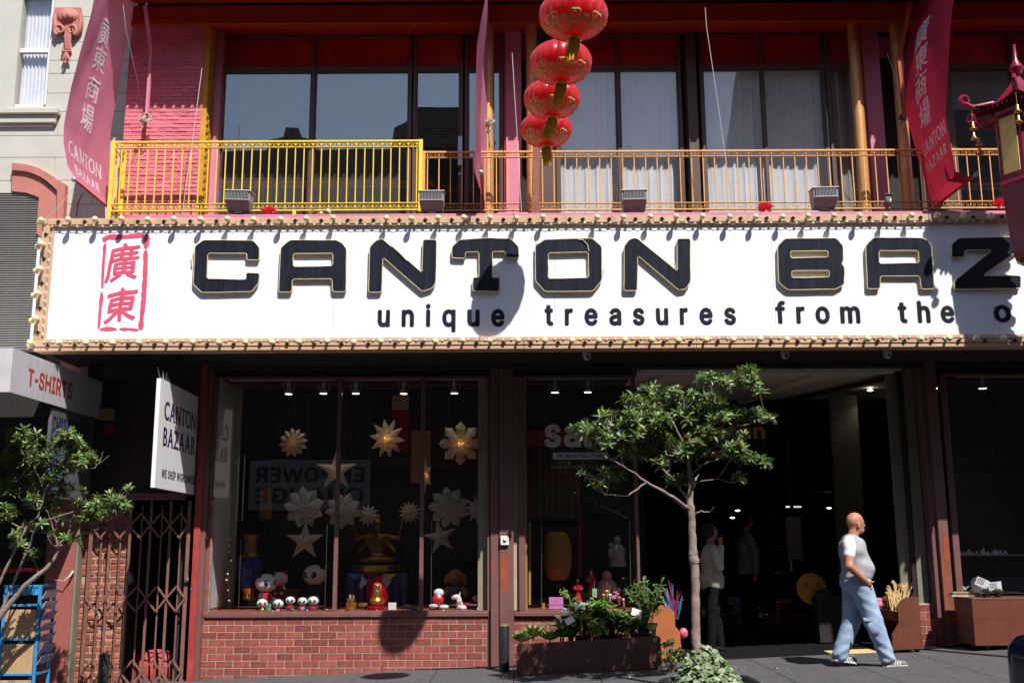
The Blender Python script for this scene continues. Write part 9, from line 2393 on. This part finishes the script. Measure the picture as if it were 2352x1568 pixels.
# ---------------------------------------------------------------- flag brackets, ropes, wires
b = B(); b.bar(A('R1',925,270,-.5),A('R1',880,-60,-.9),.05,.05); b.bar(A('R1',893,735,-.5),A('R1',925,265,-.5),.045,.045); build(b,'flag_bracket',M['pink2'],shop)
b = B(); b.bar(A('R5',715,350,-.6),A('R5',800,-80,-.9),.05,.05); b.bar(A('R5',760,760,-.6),A('R5',715,340,-.6),.045,.045); build(b,'flag_bracket',M['orange'],shop)
def knot(c,s_,label,m,n=9):
 b = B()
 for k in range(n):
  o = Vector((r_.uniform(-1,1),r_.uniform(-.6,.6),r_.uniform(-1,1))) * s_ * .5; ax_ = Vector((r_.uniform(-1,1),r_.uniform(-1,1),r_.uniform(-1,1))).normalized(); u_ = ax_.orthogonal().normalized(); v_ = ax_.cross(u_)
  b.tube([c + o + (u_ * math.cos(t) * r_.uniform(.8,1.1) + v_ * math.sin(t) * .55) * s_ for t in np.linspace(0,6.0,11)],.007,5)
 b.tube([c,c + Vector((-.03,0,-s_ * 1.6)),c + Vector((-.05,0,-s_ * 2.6))],.006,5)
 build(b,'rope_bundle',m,None,label,'rope')
knot(A('R1',882,760,-.5),.075,'bundle of white rope at the foot of the pink flag bracket',M['rope'])
knot(A('R3',552,790,-.33),.06,'bundle of pale rope tied round the gold column by the edge-on banner',M['rope'],6)
b = B(); b.tube([A('R3',545,770,-.33),A('R3',565,850,-.34),A('R3',560,960,-.34),A('R3',575,860,-.33)],.008,5); build(b,'rope_tail',M['rope'],None,'rope tails hanging down the gold column','rope')
knot(A('R5',750,760,-.45),.05,'dark rope bundle on the gold column left of the crimson banner',M['wire'])
for (pts,lb,m) in (([('R1',720,-60,-1.6),('R1',740,130,-1.5),('R1',830,520,-1.0),('R1',862,740,-.52)],'thin cord running down to the white rope bundle',M['rope']),([('R1',1292,400,-.9),('R1',1240,800,-1.0),('R1',1145,1480,-1.15)],'pale cord in front of the yellow railing',M['rope']),
                     ([('R3',717,290,-.9),('R3',748,800,-1.0),('R3',785,1440,-1.15)],'thin wire in front of the pink pilaster',M['rope']),([('R4',570,-40,-1.2),('R4',580,100,-1.2),('R4',660,640,-1.2),('R4',776,1465,-1.2)],'thin brown cord hanging in front of the curtains',M['rope']),
                     ([('R5',632,295,-.7),('R5',720,530,-.65),('R5',765,690,-.6)],'dark cord running to the gold column',M['wire']),([('R1',385,1235,-1.55),('R1',260,1400,-1.6),('R1',160,1490,-1.62)],'pale cord from the banner pole to the sign corner',M['rope']),([('R1',430,1300,-.02),('R1',390,1380,-.02),('R1',380,1480,-.02)],'dark cable down the grey wall',M['wire'])):
 b = B(); b.tube([A(*p) for p in pts],.0045,5); build(b,'cord',m,None,lb,'cord')
b = B(); b.tube([A('R3',590,1470,-1.1),A('R3',620,1452,-1.1),A('R3',700,1450,-1.1),A('R3',830,1452,-1.1)],.014,8); build(b,'conduit',M['pink2'],None,'pink painted conduit along the balcony edge','conduit')

b = B()
for k in range(46):
 x,y = r_.uniform(-2,7),r_.uniform(-3.9,-.5); p = Vector((x,y,ground(x) + .004)); a_ = r_.uniform(0,6.28); s_ = r_.uniform(.012,.035); d = Vector((math.cos(a_),math.sin(a_),0)) * s_; e = Vector((-d.y,d.x,0)) * .5
 b.add([p - d,p + e + Vector((0,0,.006)),p + d,p - e + Vector((0,0,.01))],[(0,1,2),(0,2,3)],r_.randrange(2))
build(b,'leaf_litter',[M['leafold'],M['paper']],None,'scattered dry leaves and paper scraps on the pavement','litter',kind='stuff')
# ---------------------------------------------------------------- corner of a parked car
cp = at(2300,1512,-7.4); gr = ground(cp.x) - .16
cr = thing('parked_car','dark blue parked car of which only a corner shows at the bottom right','car',(cp.x + 2.7,-7.4,gr)); og = np.array((cp.x + 2.78,-6.6,gr))
def rbox(P,c,hx,r): q_ = np.abs(P - np.array(c)) - (np.array(hx) - r); return np.linalg.norm(np.maximum(q_,0),axis=-1) + np.minimum(q_.max(-1),0) - r
zc_ = cp.z - gr - .06
body(lambda P: smin(rbox(P,(0,0,.15 + zc_ * .5),(2.05,.85,zc_ * .5 - .06),.16),rbox(P,(.3,0,zc_ + .15),(1.25,.68,.36),.3),.08),(-2.2,-1,0),(2.2,1,zc_ + .7),.06,'body',mat('dark_blue_car_paint',(.008,.014,.05),.15,0,spec=.7),cr,og)
for x in (-1.35,1.3):
 for y in (-.78,.78):
  b = B(); b.lathe([(.19,-.1),(.31,-.09),(.32,0),(.31,.09),(.19,.1)],Vector(og) + Vector((x,y,.32)),24,M=Matrix.Rotation(rad(90),3,'X')); build(b,'wheel',M['black'],cr)
